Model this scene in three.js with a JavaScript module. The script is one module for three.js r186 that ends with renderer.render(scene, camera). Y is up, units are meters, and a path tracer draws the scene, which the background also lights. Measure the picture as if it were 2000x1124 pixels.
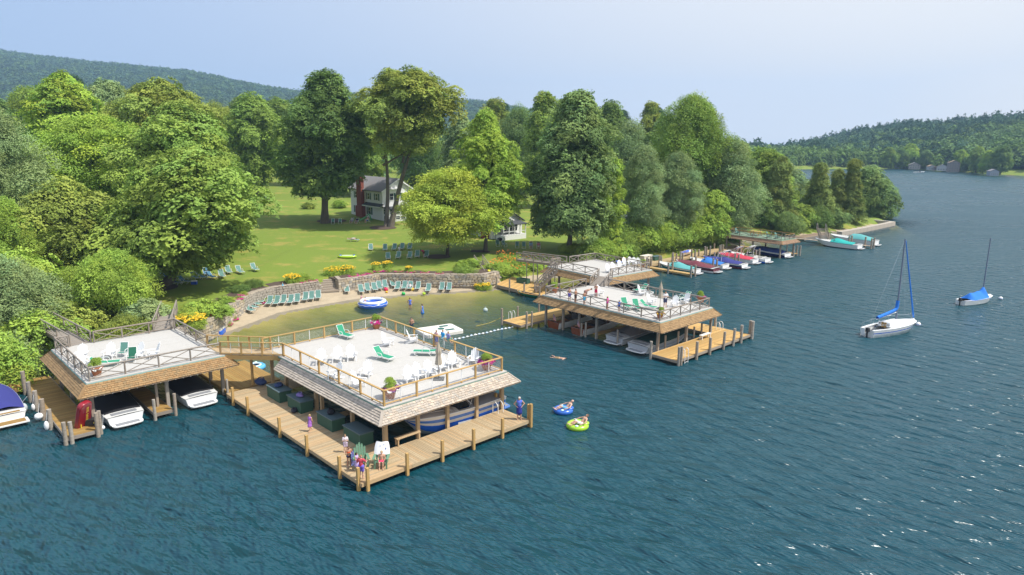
import * as THREE from 'three';
import { mergeGeometries } from 'three/addons/utils/BufferGeometryUtils.js';

// ---------- camera, sky, sun, exposure ----------
const scene = new THREE.Scene();
const camera = new THREE.PerspectiveCamera(45.34, 1024 / 575, 0.5, 9000);
camera.position.set(0, 20, 0);
camera.rotation.set(-0.2098, 0, 0.0087, 'XYZ');
camera.updateMatrixWorld();
const renderer = new THREE.WebGLRenderer();
renderer.toneMapping = THREE.LinearToneMapping;
renderer.toneMappingExposure = 1.62;
renderer.shadowMap.enabled = true;

const SUN = new THREE.Vector3(0.80, 1.22, 0.16).normalize();
const sun = new THREE.DirectionalLight(new THREE.Color(1.0, 0.955, 0.87), 3.5);
sun.name = 'sun'; sun.position.copy(SUN).multiplyScalar(400); sun.target.position.set(0, 0, -60);
sun.position.add(sun.target.position); sun.castShadow = true; sun.shadow.radius = 1;
Object.assign(sun.shadow.camera, { left: -160, right: 160, top: 160, bottom: -160, near: 1, far: 900 });
sun.shadow.mapSize.set(4096, 4096);
scene.add(sun, sun.target);

{ // clear summer sky, paler towards the horizon and towards the sun
  const w = 1024, h = 512, d = new Float32Array(w * h * 4);
  const zen = [0.17, 0.31, 0.58], mid = [0.225, 0.325, 0.51], hor = [0.57, 0.61, 0.66], glare = [0.66, 0.655, 0.645];
  for (let j = 0; j < h; j++) {
    const el = ((j + 0.5) / h - 0.5) * Math.PI, sy = Math.sin(el), cy = Math.cos(el);
    for (let i = 0; i < w; i++) {
      const az = ((i + 0.5) / w - 0.5) * 2 * Math.PI, x = cy * Math.cos(az), z = cy * Math.sin(az);
      const cs = x * SUN.x + sy * SUN.y + z * SUN.z, e = Math.max(0, el), f = Math.min(1, Math.max(0, (cs + 0.42) / 0.80));
      const a = Math.exp(-e / 0.7), b = Math.exp(-e / 0.13), toSun = f * f * (3 - 2 * f) * (0.35 + 0.65 * Math.exp(-e / 0.9));
      const k = (j * w + i) * 4;
      for (let c = 0; c < 3; c++) { const base = zen[c] + (mid[c] - zen[c]) * a, low = base + (hor[c] - base) * 0.5 * b; d[k + c] = low + (glare[c] - low) * toSun + 0.10 * Math.pow(Math.max(0, cs), 14); }
      d[k + 3] = 1;
    }
  }
  const t = new THREE.DataTexture(d, w, h, THREE.RGBAFormat, THREE.FloatType);
  t.mapping = THREE.EquirectangularReflectionMapping; t.magFilter = THREE.LinearFilter; t.needsUpdate = true;
  scene.background = t; scene.environment = t;
}
scene.fog = new THREE.FogExp2(new THREE.Color(0.44, 0.68, 1.0), 0.00022);

// ---------- helpers ----------
const PI = Math.PI, sin = Math.sin, cos = Math.cos, hyp = Math.hypot, min = Math.min, max = Math.max, abs = Math.abs;
const V = (x, y, z) => new THREE.Vector3(x, y, z);
const lin = (r, g, b) => new THREE.Color().setRGB(r, g, b);
const mixn = (a, b, t) => a + (b - a) * t, clamp = (x, a = 0, b = 1) => min(b, max(a, x));
const smooth = (a, b, x) => { const t = clamp((x - a) / (b - a)); return t * t * (3 - 2 * t); };
function RNG(s) { s = (s * 2654435761) >>> 0 || 1; const f = () => { s ^= s << 13; s >>>= 0; s ^= s >>> 17; s ^= s << 5; s >>>= 0; return s / 4294967296; }; f(); f(); f(); f.r = (a, b) => a + (b - a) * f(); f.pick = (a) => a[Math.floor(f() * a.length)]; return f; }
const hash = (x, y, s) => { let h = (x * 374761393 + y * 668265263 + s * 2147483647) | 0; h = Math.imul(h ^ (h >>> 13), 1274126177); return ((h ^ (h >>> 16)) >>> 0) / 4294967296; };
function vnoise(x, y, per = 0, s = 0) { // value noise, tiling with period per if given
  const xi = Math.floor(x), yi = Math.floor(y), fx = x - xi, fy = y - yi, w = (n) => per ? ((n % per) + per) % per : n;
  const u = fx * fx * (3 - 2 * fx), v = fy * fy * (3 - 2 * fy);
  return mixn(mixn(hash(w(xi), w(yi), s), hash(w(xi + 1), w(yi), s), u), mixn(hash(w(xi), w(yi + 1), s), hash(w(xi + 1), w(yi + 1), s), u), v);
}
const fbm = (x, y, per, oct, s = 0) => { let a = 0, n = 0, k = 1; for (let o = 0; o < oct; o++) { a += k * vnoise(x * (1 << o), y * (1 << o), per << o, s + o * 7); n += k; k *= 0.55; } return a / n; };
function tex(size, fn, srgb = true, wx = 1, wy = 1) { // fn(u,v) -> [r,g,b] 0..1, linear values where srgb
  const [w, h] = Array.isArray(size) ? size : [size, size], d = new Uint8Array(w * h * 4), e = (c) => 255 * clamp(srgb ? (c <= 0.0031308 ? 12.92 * c : 1.055 * Math.pow(c, 1 / 2.4) - 0.055) : c);
  for (let j = 0; j < h; j++) for (let i = 0; i < w; i++) { const c = fn((i + 0.5) / w, (j + 0.5) / h), k = (j * w + i) * 4; d[k] = e(c[0]); d[k + 1] = e(c[1]); d[k + 2] = e(c[2]); d[k + 3] = 255; }
  const t = new THREE.DataTexture(d, w, h); t.wrapS = t.wrapT = THREE.RepeatWrapping; t.magFilter = THREE.LinearFilter; t.minFilter = THREE.LinearMipmapLinearFilter; t.generateMipmaps = true;
  if (srgb) t.colorSpace = THREE.SRGBColorSpace; t.repeat.set(wx, wy); t.needsUpdate = true; return t;
}
const again = (t, rx, ry = rx, rot = 0, ox = 0, oy = 0) => { const c = t.clone(); c.repeat.set(rx, ry); c.rotation = rot; c.offset.set(ox, oy); c.needsUpdate = true; return c; };
const mat = (r, g, b, rough = 0.8, o = {}) => new THREE.MeshStandardMaterial({ color: lin(r, g, b), roughness: rough, side: THREE.DoubleSide, ...o });
const pmat = (r, g, b, rough = 0.8, o = {}) => new THREE.MeshPhysicalMaterial({ color: lin(r, g, b), roughness: rough, side: THREE.DoubleSide, ...o });

// names: a repeat takes the next three-digit number
const taken = {};
const numbered = (n) => { const k = taken[n] = (taken[n] ?? -1) + 1; return k ? `${n}_${String(k).padStart(3, '0')}` : n; };
function tag(o, label, category, group, kind) { o.userData.label = label; o.userData.category = category; if (group) o.userData.group = group; if (kind) o.userData.kind = kind; return o; }
function thing(name, label, category, p = [0, 0, 0], turn = 0, group) {
  const o = new THREE.Group(); o.name = numbered(name); o.position.set(...p); o.rotation.y = turn; scene.add(o); return tag(o, label, category, group);
}
const one = (g) => Array.isArray(g) ? (g.length === 1 ? g[0] : mergeGeometries(g)) : g;
function part(name, g, m, parent = scene) { const o = new THREE.Mesh(one(g), m); o.name = parent === scene ? numbered(name) : name; o.castShadow = o.receiveShadow = true; parent.add(o); return o; }
function setting(name, g, m, label, category) { const o = part(name, g, m); o.userData.kind = 'structure'; return label ? tag(o, label, category) : o; }
function copyOf(src, p, turn, label, group) { const c = src.clone(); c.name = numbered(src.name.replace(/_\d{3}$/, '')); c.userData = { ...src.userData }; c.position.set(...p); c.rotation.y = turn; if (label) c.userData.label = label; if (group) c.userData.group = group; scene.add(c); return c; }

// geometries; uv in metres, u along the longest side
function uvBox(g, w, h, d) {
  const p = g.attributes.position, n = g.attributes.normal, uv = g.attributes.uv, ax = [w, h, d], L = ax.indexOf(max(w, h, d));
  for (let i = 0; i < p.count; i++) {
    const q = [p.getX(i), p.getY(i), p.getZ(i)], m = [abs(n.getX(i)), abs(n.getY(i)), abs(n.getZ(i))], k = m.indexOf(max(...m));
    const o = [0, 1, 2].filter((a) => a !== k), u = o.includes(L) ? L : o[0], v = o.find((a) => a !== u);
    uv.setXY(i, q[u], q[v] + k * 0.37);
  }
  return g;
}
const rawBox = (w, h, d) => uvBox(new THREE.BoxGeometry(w, h, d), w, h, d);
const _m = new THREE.Matrix4(), _e = new THREE.Euler(), _q = new THREE.Quaternion();
function put(g, x, y, z, ry = 0, rx = 0, rz = 0) { return g.applyMatrix4(_m.compose(V(x, y, z), _q.setFromEuler(_e.set(rx, ry, rz, 'YXZ')), V(1, 1, 1))); }
const box = (w, h, d, x = 0, y = 0, z = 0, ry = 0, rx = 0, rz = 0) => put(rawBox(w, h, d), x, y, z, ry, rx, rz);
function span(g, a, b) { // a shape that stands along +y, its middle at 0, laid from a to b
  const d = V(b[0] - a[0], b[1] - a[1], b[2] - a[2]), l = d.length(), q = new THREE.Quaternion(), up = V(0, 1, 0);
  d.normalize();
  if (abs(d.y) > 0.999) q.setFromUnitVectors(up, d); else { const x = V(d.z, 0, -d.x).normalize(), z = V().crossVectors(x, d); q.setFromRotationMatrix(new THREE.Matrix4().makeBasis(x, d, z)); }
  return g.applyMatrix4(new THREE.Matrix4().compose(V((a[0] + b[0]) / 2, (a[1] + b[1]) / 2, (a[2] + b[2]) / 2), q, V(1, 1, 1)));
}
const dist3 = (a, b) => hyp(a[0] - b[0], a[1] - b[1], a[2] - b[2]);
const beam = (a, b, w, h = w) => span(rawBox(w, dist3(a, b), h), a, b);            // w across (level), h the other way
const rod = (a, b, r0, r1 = r0, n = 6) => span(new THREE.CylinderGeometry(r1, r0, dist3(a, b), n, 1), a, b);
const pipe = (pts, r, n = 5, seg = 0, closed = false) => new THREE.TubeGeometry(new THREE.CatmullRomCurve3(pts.map((p) => V(...p)), closed, 'catmullrom', 0.3), seg || pts.length * 4, r, n, closed);
const ball = (r, x = 0, y = 0, z = 0, sx = 1, sy = 1, sz = 1, n = 10) => { const g = new THREE.SphereGeometry(r, n, max(6, n * 0.7 | 0)); g.scale(sx, sy, sz); g.translate(x, y, z); return g; };
const lathe = (pts, n = 14) => new THREE.LatheGeometry(pts.map(([r, y]) => new THREE.Vector2(r, y)), n);
function slab(poly, y0, y1) { // prism over a polygon given as [x, z], uv in metres
  const s = new THREE.Shape(poly.map(([x, z]) => new THREE.Vector2(x, -z))), g = new THREE.ExtrudeGeometry(s, { depth: y1 - y0, bevelEnabled: false });
  g.rotateX(-PI / 2); g.translate(0, y0, 0); return g;
}
function grid(nu, nv, fn, uvf) { // surface of nu by nv cells, fn(u,v) -> [x,y,z]
  const p = [], uv = [], ix = [];
  for (let j = 0; j <= nv; j++) for (let i = 0; i <= nu; i++) { const q = fn(i / nu, j / nv); p.push(...q); uv.push(...(uvf ? uvf(i / nu, j / nv, q) : [i / nu, j / nv])); }
  for (let j = 0; j < nv; j++) for (let i = 0; i < nu; i++) { const a = j * (nu + 1) + i, b = a + 1, c = a + nu + 1, d = c + 1; ix.push(a, b, d, a, d, c); }
  const g = new THREE.BufferGeometry(); g.setAttribute('position', new THREE.Float32BufferAttribute(p, 3)); g.setAttribute('uv', new THREE.Float32BufferAttribute(uv, 2)); g.setIndex(ix); g.computeVertexNormals(); return g;
}
const flat = (g) => { const q = g.index ? g.toNonIndexed() : g; q.computeVertexNormals(); return q; };
const idx = (g) => { if (!g.index) g.setIndex([...Array(g.attributes.position.count).keys()]); return g; };

// frames of the boathouses: a runs along the outer (lake) side, b towards the shore
const FR = { A: [-8.070, -41.270, 0.7637], B: [-29.300, -45.410, 0.7720], C: [14.030, -63.200, 0.7500], U: [11.430, -83.760, 0.7020], D: [47.500, -120.800, 0.6800], P: [27.100, -116.200, 0.7760] };
const inFrame = (k, a, b) => { const [x, z, t] = FR[k]; return [x + a * cos(t) - b * sin(t), z - a * sin(t) - b * cos(t)]; };
// ---------- ground ----------
// waterline from the far end of the near shore round the beach, the docks and the point to the far shore; land lies on the shoreward side
const SHORE = [[-420, 40], [-120, 0], [-60, -38], [-46, -52], [-43, -60], [-39, -66], [-33.5, -68], [-30.4, -69.5], [-29.2, -73.2], [-27.6, -78.6], [-23.9, -82.6], [-19.8, -86.3], [-13.6, -89.2], [-7, -91.3], [-1.6, -93.6],
  [0.6, -97], [5.6, -102], [14, -107.3], [26, -117.2], [42.4, -133.4], [46, -141], [62.5, -151], [69, -155], [84.5, -166.5], [99, -180], [92, -190], [80, -215], [70, -300], [110, -430], [200, -540], [318, -585], [342, -468], [390, -330], [520, -180], [700, -60], [900, 100]];
// foot of the lawn: the bank, then the retaining walls behind the beach, then the bank again
const WALL_1 = [[-35, -61.5], [-31.6, -65], [-30.9, -68.6], [-31.3, -74], [-31.2, -80.2], [-29.8, -83.3], [-25.2, -87.2]], WALL_2 = [[-22.9, -88.3], [-18.2, -92.6], [-9.3, -92.6], [-4.2, -93], [-2.2, -95.2]];
const EDGE = [[-420, 41], [-122, 2], [-62, -36], [-48, -51.5], [-45, -60], [-40, -65], ...WALL_1, [-24.8, -89.6], [-23.2, -90.2], ...WALL_2, [-0.4, -99], [4.8, -103.6], [13.6, -109], [25.2, -118.5], [41.5, -134.8], [44.8, -142.4], [61.5, -153], [68, -157], [83.5, -168.5], [97.4, -180.4],
  [91, -189], [78, -216], [68, -301], [108, -432], [199, -543], [319, -588], [344, -470], [392, -329], [522, -178], [702, -58], [902, 102]];
const CLOSE = [[900, -2600], [-1500, -2600], [-1500, 40]];
function signed(line) {
  const loop = [...line, ...CLOSE];
  return (x, z) => {
    let d = 1e9, inside = false;
    for (let i = 0; i < line.length - 1; i++) { const [ax, az] = line[i], [bx, bz] = line[i + 1], ex = bx - ax, ez = bz - az, t = clamp(((x - ax) * ex + (z - az) * ez) / (ex * ex + ez * ez)); d = min(d, hyp(x - ax - ex * t, z - az - ez * t)); }
    for (let i = 0, j = loop.length - 1; i < loop.length; j = i++) { const [ax, az] = loop[i], [bx, bz] = loop[j]; if ((az > z) !== (bz > z) && x < (bx - ax) * (z - az) / (bz - az) + ax) inside = !inside; }
    return inside ? d : -d;
  };
}
const sdShore = signed(SHORE), sdEdge = signed(EDGE);
const farLand = (x, z) => smooth(280, 330, x + 0.28 * (z + 500)) ;
function lawnY(x, z) {
  const e = sdEdge(x, z); if (e <= 0) return -1;
  const onWall = x > -36 && x < -1.5 && z < -60 && z > -110, point = smooth(70, 90, x) * smooth(-230, -200, z);
  let h = onWall ? 2.0 : mixn(0.55, 1.9, smooth(0, 5, e));
  h += 0.031 * min(e, 170) + 0.03 * max(0, min(e - 170, 300));
  h = mixn(h, 0.95 + 0.004 * e, point);
  const f = farLand(x, z); if (f > 0) h = mixn(h, 0.5 + min(0.12 * e, 7), f);
  return h + 0.12 * (vnoise(x * 0.11, z * 0.11) - 0.5) * smooth(0, 6, e);
}
function bedY(x, z) {
  const s = sdShore(x, z);
  if (s >= 0) return min(0.95, 0.03 + 0.13 * s) + 0.03 * (vnoise(x * 0.9, z * 0.9) - 0.5) * min(1, s);
  const shelving = 1 - smooth(24, 36, hyp(x + 12, z + 84)), fall = mixn(0.5, 0.13, shelving); // metres of depth per metre out: the swimming cove shelves gently, the rest drops off
  return -fall * min(-s, 10) - 0.16 * max(0, min(-s - 10, 40)) + 0.10 * (vnoise(x * 0.3, z * 0.3) - 0.5) * min(1, -s);
}
const groundY = (x, z) => sdEdge(x, z) > 0 ? lawnY(x, z) : max(bedY(x, z), -9);

// lawn: a dry-summer mix of greens and straw
const lawnTex = tex(1024, (u, v) => {
  const a = fbm(u * 8, v * 8, 8, 5, 3), b = fbm(u * 24, v * 24, 24, 3, 9), c = hash(Math.floor(u * 1024), Math.floor(v * 1024), 5), dry = smooth(0.48, 0.76, a * 0.62 + b * 0.38), k = 0.78 + 0.44 * c;
  return [mixn(0.158, 0.285, dry) * k, mixn(0.222, 0.255, dry) * k, mixn(0.022, 0.050, dry) * k];
});
const M = {};
M.lawn = mat(1, 1, 1, 0.95, { map: again(lawnTex, 1 / 26), bumpMap: again(lawnTex, 1 / 9), bumpScale: 0.06 });
const sandTex = tex(512, (u, v) => { const a = fbm(u * 6, v * 6, 6, 5, 21), c = hash(Math.floor(u * 512), Math.floor(v * 512), 8), f = fbm(u * 40, v * 40, 40, 2, 4), k = 0.72 + 0.36 * a + 0.12 * c + 0.16 * (f - 0.5); return [0.42 * k, 0.34 * k, 0.235 * k]; });
M.sand = mat(1, 1, 1, 0.95, { map: again(sandTex, 1 / 5), bumpMap: again(sandTex, 1 / 2.5), bumpScale: 0.05 });
const bedTex = tex(512, (u, v) => { const a = fbm(u * 5, v * 5, 5, 5, 33), k = 0.8 + 0.5 * (a - 0.5); return [0.9 * k, 0.9 * k, 0.9 * k]; });
M.bed = mat(1, 1, 1, 1, { map: again(bedTex, 1 / 11) });
M.bed.vertexColors = true;
{ // one height field, cut into lawn, beach and lake bed
  const xs = [], zs = [];
  const steps = (a, b, s) => { const o = []; for (let x = a; x < b - 1e-6; x += s) o.push(x); return o; };
  xs.push(...steps(-1400, -300, 60), ...steps(-300, -80, 10), ...steps(-80, -44, 2), ...steps(-44, 10, 0.5), ...steps(10, 110, 2), ...steps(110, 420, 10), ...steps(420, 1601, 60));
  zs.push(...steps(-2400, -700, 60), ...steps(-700, -240, 10), ...steps(-240, -116, 2), ...steps(-116, -58, 0.5), ...steps(-58, -40, 2), ...steps(-40, 181, 12));
  const nx = xs.length, nz = zs.length, pos = new Float32Array(nx * nz * 3), uv = new Float32Array(nx * nz * 2), land = new Uint8Array(nx * nz);
  for (let j = 0; j < nz; j++) for (let i = 0; i < nx; i++) { const k = j * nx + i, x = xs[i], z = zs[j], e = sdEdge(x, z); land[k] = e > 0 ? 2 : bedY(x, z) > -0.06 ? 1 : 0; pos.set([x, e > 0 ? lawnY(x, z) : max(bedY(x, z), -9), z], k * 3); uv.set([x, z], k * 2); }
  const sets = [[], [], []], bedCol = new Float32Array(nx * nz * 3);
  // sand near the shore, more and more overgrown by weed, then silt: patches of each
  for (let j = 0; j < nz; j++) for (let i = 0; i < nx; i++) { const k = j * nx + i, x = xs[i], z = zs[j], s = -sdShore(x, z), n = fbm(x * 0.13, z * 0.13, 0, 4, 61), w = smooth(0.30, 0.62, n * 0.9 + s * 0.022 - 0.12), q = smooth(0.35, 0.75, n * 0.5 + s * 0.0125 - 0.28); bedCol.set([mixn(mixn(0.66, 0.42, w), 0.028, q), mixn(mixn(0.54, 0.42, w), 0.045, q), mixn(mixn(0.13, 0.045, w), 0.018, q)], k * 3); }
  for (let j = 0; j < nz - 1; j++) for (let i = 0; i < nx - 1; i++) { const a = j * nx + i, b = a + 1, c = a + nx, d = c + 1, k = max(land[a], land[b], land[c], land[d]); sets[k].push(a, c, b, b, c, d); }
  const make = (ix, col) => { const g = new THREE.BufferGeometry(); g.setAttribute('position', new THREE.BufferAttribute(pos, 3)); g.setAttribute('uv', new THREE.BufferAttribute(uv, 2)); if (col) g.setAttribute('color', new THREE.BufferAttribute(col, 3)); g.setIndex(ix); g.computeVertexNormals(); const q = g.toNonIndexed(); return q; };
  setting('lawn', make(sets[2]), M.lawn, 'mown green lawn with dry patches rising from the beach wall', 'lawn');
  setting('beach', make(sets[1]), M.sand, 'small pale sand beach below the stone wall', 'beach');
  setting('lake_bed', make(sets[0], bedCol), M.bed, 'sandy weedy lake bed seen through the shallows', 'lake bed');
}
// ---------- water: wind ripples as relief, two sizes ----------
const waveTex = (n, seed, lo, hi, dir, spread) => {
  const r = RNG(seed), ws = []; for (let k = 0; k < 46; k++) { const f = lo * Math.pow(hi / lo, r()), a = dir + spread * (r() + r() - 1); ws.push([Math.round(f * cos(a)), Math.round(f * sin(a)), r() * 6.283, Math.pow(f, -0.95)]); }
  const h = new Float32Array(n * n); let mx = 0; const N = n * n;
  for (const [kx, ky, ph, am] of ws) { const cx = [], sx = []; for (let i = 0; i < n; i++) { cx.push(cos(6.28318 * kx * i / n + ph)); sx.push(sin(6.28318 * kx * i / n + ph)); } for (let j = 0; j < n; j++) { const c = cos(6.28318 * ky * j / n) * am, s = sin(6.28318 * ky * j / n) * am; for (let i = 0; i < n; i++) h[j * n + i] += cx[i] * c - sx[i] * s; } }
  for (let i = 0; i < N; i++) mx = max(mx, abs(h[i]));
  const d = new Float32Array(N * 4); for (let i = 0; i < N; i++) { const v = 0.5 + 0.5 * h[i] / mx; d[i * 4] = d[i * 4 + 1] = d[i * 4 + 2] = v; d[i * 4 + 3] = 1; }
  const t = new THREE.DataTexture(d, n, n, THREE.RGBAFormat, THREE.FloatType); t.wrapS = t.wrapT = THREE.RepeatWrapping; t.magFilter = THREE.LinearFilter; t.needsUpdate = true; t.h = h; t.mx = mx; return t;
};
const rip = waveTex(1024, 5, 7, 90, 0.95, 0.75);
const swell = waveTex(512, 11, 5, 34, 1.25, 0.8);
const swellN = (() => { const n = 512, d = new Uint8Array(n * n * 4), h = swell.h, k = 3.4 / swell.mx; for (let j = 0; j < n; j++) for (let i = 0; i < n; i++) { const dx = (h[j * n + (i + 1) % n] - h[j * n + (i + n - 1) % n]) * k, dy = (h[((j + 1) % n) * n + i] - h[((j + n - 1) % n) * n + i]) * k, l = hyp(dx, dy, 1), o = (j * n + i) * 4; d[o] = 127.5 * (1 - dx / l); d[o + 1] = 127.5 * (1 - dy / l); d[o + 2] = 127.5 * (1 + 1 / l); d[o + 3] = 255; } const t = new THREE.DataTexture(d, n, n); t.wrapS = t.wrapT = THREE.RepeatWrapping; t.magFilter = THREE.LinearFilter; t.needsUpdate = true; return t; })();
const windTex = tex(256, (u, v) => { const q = 0.72 + 0.28 * smooth(0.35, 0.65, fbm(u * 4, v * 9, 4, 4, 71)); return [q, q, q]; }, false);
M.water = pmat(0.004, 0.057, 0.080, 0.36, { ior: 1.48, roughnessMap: again(windTex, 1 / 110, 1 / 110, 0.3), bumpMap: again(rip, 1 / 15), bumpScale: 0.5, normalMap: again(swellN, 1 / 19, 1 / 19, 0.35), normalScale: new THREE.Vector2(0.65, 0.65), transparent: true, opacity: 0.97 });
{ // the thinner the water over the bottom, the more of the bottom shows through it
  const xs = [], zs = []; for (let x = -900; x < -60; x += 60) xs.push(x); for (let x = -60; x < 30; x += 1.5) xs.push(x); for (let x = 30; x < 120; x += 6) xs.push(x); for (let x = 120; x <= 1560; x += 60) xs.push(x);
  for (let z = 200; z > -50; z -= 25) zs.push(z); for (let z = -50; z > -125; z -= 1.5) zs.push(z); for (let z = -125; z > -240; z -= 6) zs.push(z); for (let z = -240; z >= -2300; z -= 60) zs.push(z);
  const nu = xs.length - 1, nv = zs.length - 1, g = grid(nu, nv, (u, v) => [xs[Math.round(u * nu)], 0, zs[Math.round(v * nv)]], (u, v, q) => [q[0], -q[2]]), p = g.attributes.position, c = new Float32Array(p.count * 4);
  for (let i = 0; i < p.count; i++) { const depth = max(0, -bedY(p.getX(i), p.getZ(i))); c.set([1, 1, 1, 1 - 0.76 * Math.exp(-depth / 2.6)], i * 4); }
  g.setAttribute('color', new THREE.BufferAttribute(c, 4)); M.water.vertexColors = true;
  setting('lake_water', g, M.water, 'deep teal lake water ruffled by wind ripples', 'lake');
}
// ---------- trees ----------
// a lobe of foliage: many leaf-sized faces through a rounded, uneven volume of radius 1
function leafCloud(seed, n, leaf, o = {}) {
  const r = RNG(seed), p = [], { squash = 0.85, inner = 0.62, droop = 0, wide = 0.62, low = -0.6, rough = 0.5, sprays = 26, spread = 0.27, thin = 0.3, loose = 0.12 } = o;
  const A = V(), B = V(), N = V(), D = V(), T = V(), X = V(), Y = V(), S = V();
  const per = Math.ceil(n / sprays);
  for (let q = 0; q < sprays; q++) { // sprays of leaves on the lobe's surface, each a tilted shelf, with gaps between them
    const gy = mixn(1, low, (q + 0.5) / sprays), ga = q * 2.39996 + r.r(-0.3, 0.3), gr = Math.sqrt(max(0, 1 - gy * gy)); D.set(gr * cos(ga), gy, gr * sin(ga));
    const rad = inner + (1 - inner) * r(), w = spread * r.r(0.7, 1.3); S.set(D.x * 0.6 + r.r(-0.3, 0.3), D.y * 0.5 + 0.62, D.z * 0.6 + r.r(-0.3, 0.3)).normalize(); X.set(-S.z, 0.01, S.x).normalize(); Y.crossVectors(S, X);
    for (let k = 0; k < per; k++) {
      const a = r() * 6.2832, t = Math.sqrt(r()) * w * (r() < loose ? 1.5 : 1), h = r.r(-1, 1) * w * thin, cx = D.x * rad + X.x * t * cos(a) + Y.x * t * sin(a) + S.x * h, cz = D.z * rad + X.z * t * cos(a) + Y.z * t * sin(a) + S.z * h, cy = D.y * rad * squash + X.y * t * cos(a) + Y.y * t * sin(a) + S.y * h - 0.6 * t * t - droop * (cx * cx + cz * cz);
      N.set(S.x + r.r(-rough, rough), S.y + r.r(-rough, rough), S.z + r.r(-rough, rough)).normalize(); T.set(r.r(-1, 1), r.r(-0.7, 0.2), r.r(-1, 1)).addScaledVector(D, 0.6); A.copy(T).addScaledVector(N, -T.dot(N)).normalize(); B.crossVectors(N, A);
      const l = leaf * r.r(0.65, 1.35), v = l * wide, e = [[-l / 2, 0, 0], [0.05 * l, v / 2, 0.12 * v], [l / 2, 0, -0.06 * l], [0.05 * l, -v / 2, 0.12 * v]].map(([u, y, z]) => [cx + A.x * u + B.x * y + N.x * z, cy + A.y * u + B.y * y + N.y * z, cz + A.z * u + B.z * y + N.z * z]);
      p.push(...e[0], ...e[2], ...e[1], ...e[0], ...e[3], ...e[2]);
    }
  }
  const g = new THREE.BufferGeometry(); g.setAttribute('position', new THREE.Float32BufferAttribute(p, 3)); g.computeVertexNormals(); return g;
}
const LOBES = {
  broad: [1, 2, 3, 4].map((s) => leafCloud(s, 900, 0.15, {})),
  airy: [5, 6, 7].map((s) => leafCloud(s, 620, 0.13, { inner: 0.3, squash: 0.55, wide: 0.5, rough: 0.6, sprays: 20, spread: 0.34, thin: 0.22, loose: 0.3 })),
  fine: [8, 9, 10].map((s) => leafCloud(s, 1000, 0.12, { squash: 0.9, wide: 0.45, droop: 0.12, sprays: 34, spread: 0.25, thin: 0.6, loose: 0.3, rough: 0.8 })),
  spray: [11, 12, 13].map((s) => leafCloud(s, 640, 0.19, { squash: 0.42, wide: 0.34, droop: 0.30, inner: 0.3, low: -0.3, sprays: 22, loose: 0.3 })),
};
const leafMat = (r, g, b, t = 0.22) => pmat(r, g, b, 1, { transmission: t, thickness: 0, specularIntensity: 0.3 });
const LEAF = {
  maple: leafMat(0.271, 0.385, 0.074), dark: leafMat(0.176, 0.275, 0.070), bright: leafMat(0.351, 0.494, 0.074), locust: leafMat(0.405, 0.490, 0.068), oak: leafMat(0.228, 0.332, 0.108),
  grey: leafMat(0.294, 0.394, 0.162), olive: leafMat(0.299, 0.370, 0.074), pine: leafMat(0.085, 0.157, 0.088, 0.15), cedar: leafMat(0.242, 0.304, 0.081, 0.15), shrub: leafMat(0.328, 0.456, 0.074),
};
const barkTex = tex([64, 256], (u, v) => { const a = fbm(u * 10, v * 6, 0, 3, 40), b = vnoise(u * 16, v * 5, 16, 3), k = 0.6 + 0.5 * a + 0.25 * (b - 0.5); return [k, k, k]; });
const bark = (r, g, b) => mat(r, g, b, 0.95, { map: again(barkTex, 2, 4), bumpMap: again(barkTex, 2, 4), bumpScale: 0.05 });
const BARK = { grey: bark(0.16, 0.135, 0.105), dark: bark(0.085, 0.068, 0.052), pale: bark(0.46, 0.43, 0.37), brown: bark(0.15, 0.105, 0.075) };
function limb(pts, r0, r1, n = 7) { // tapered bough through points
  const c = new THREE.CatmullRomCurve3(pts.map((p) => V(...p))), seg = max(3, pts.length * 2), g = new THREE.TubeGeometry(c, seg, 1, n, false), P = g.attributes.position, ctr = V();
  for (let i = 0; i <= seg; i++) { c.getPointAt(i / seg, ctr); const r = mixn(r0, r1, i / seg) * (i === 0 ? 1.35 : 1); for (let k = 0; k <= n; k++) { const j = i * (n + 1) + k; P.setXYZ(j, ctr.x + (P.getX(j) - ctr.x) * r, ctr.y + (P.getY(j) - ctr.y) * r, ctr.z + (P.getZ(j) - ctr.z) * r); } }
  g.computeVertexNormals(); return g;
}
const SHAPES = { // radius of the crown (share of its widest) over height 0..1
  round: (t) => Math.pow(sin(PI * Math.pow(clamp(t * 0.93 + 0.05), 0.85)), 0.6),
  tall: (t) => 0.55 + 0.45 * sin(PI * clamp(t * 0.8 + 0.12)) - 0.7 * Math.pow(t, 4),
  vase: (t) => (0.5 + 0.55 * smooth(0, 0.6, t)) * Math.sqrt(max(0.05, 1 - Math.pow(max(0, t - 0.45) / 0.58, 2))),
  cone: (t) => 1.0 - 0.88 * t, oval: (t) => Math.pow(sin(PI * clamp(t * 0.9 + 0.07)), 0.75), flat: (t) => 0.75 + 0.3 * sin(PI * t) - 0.35 * t * t,
};
const C4 = new THREE.Color();
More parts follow.
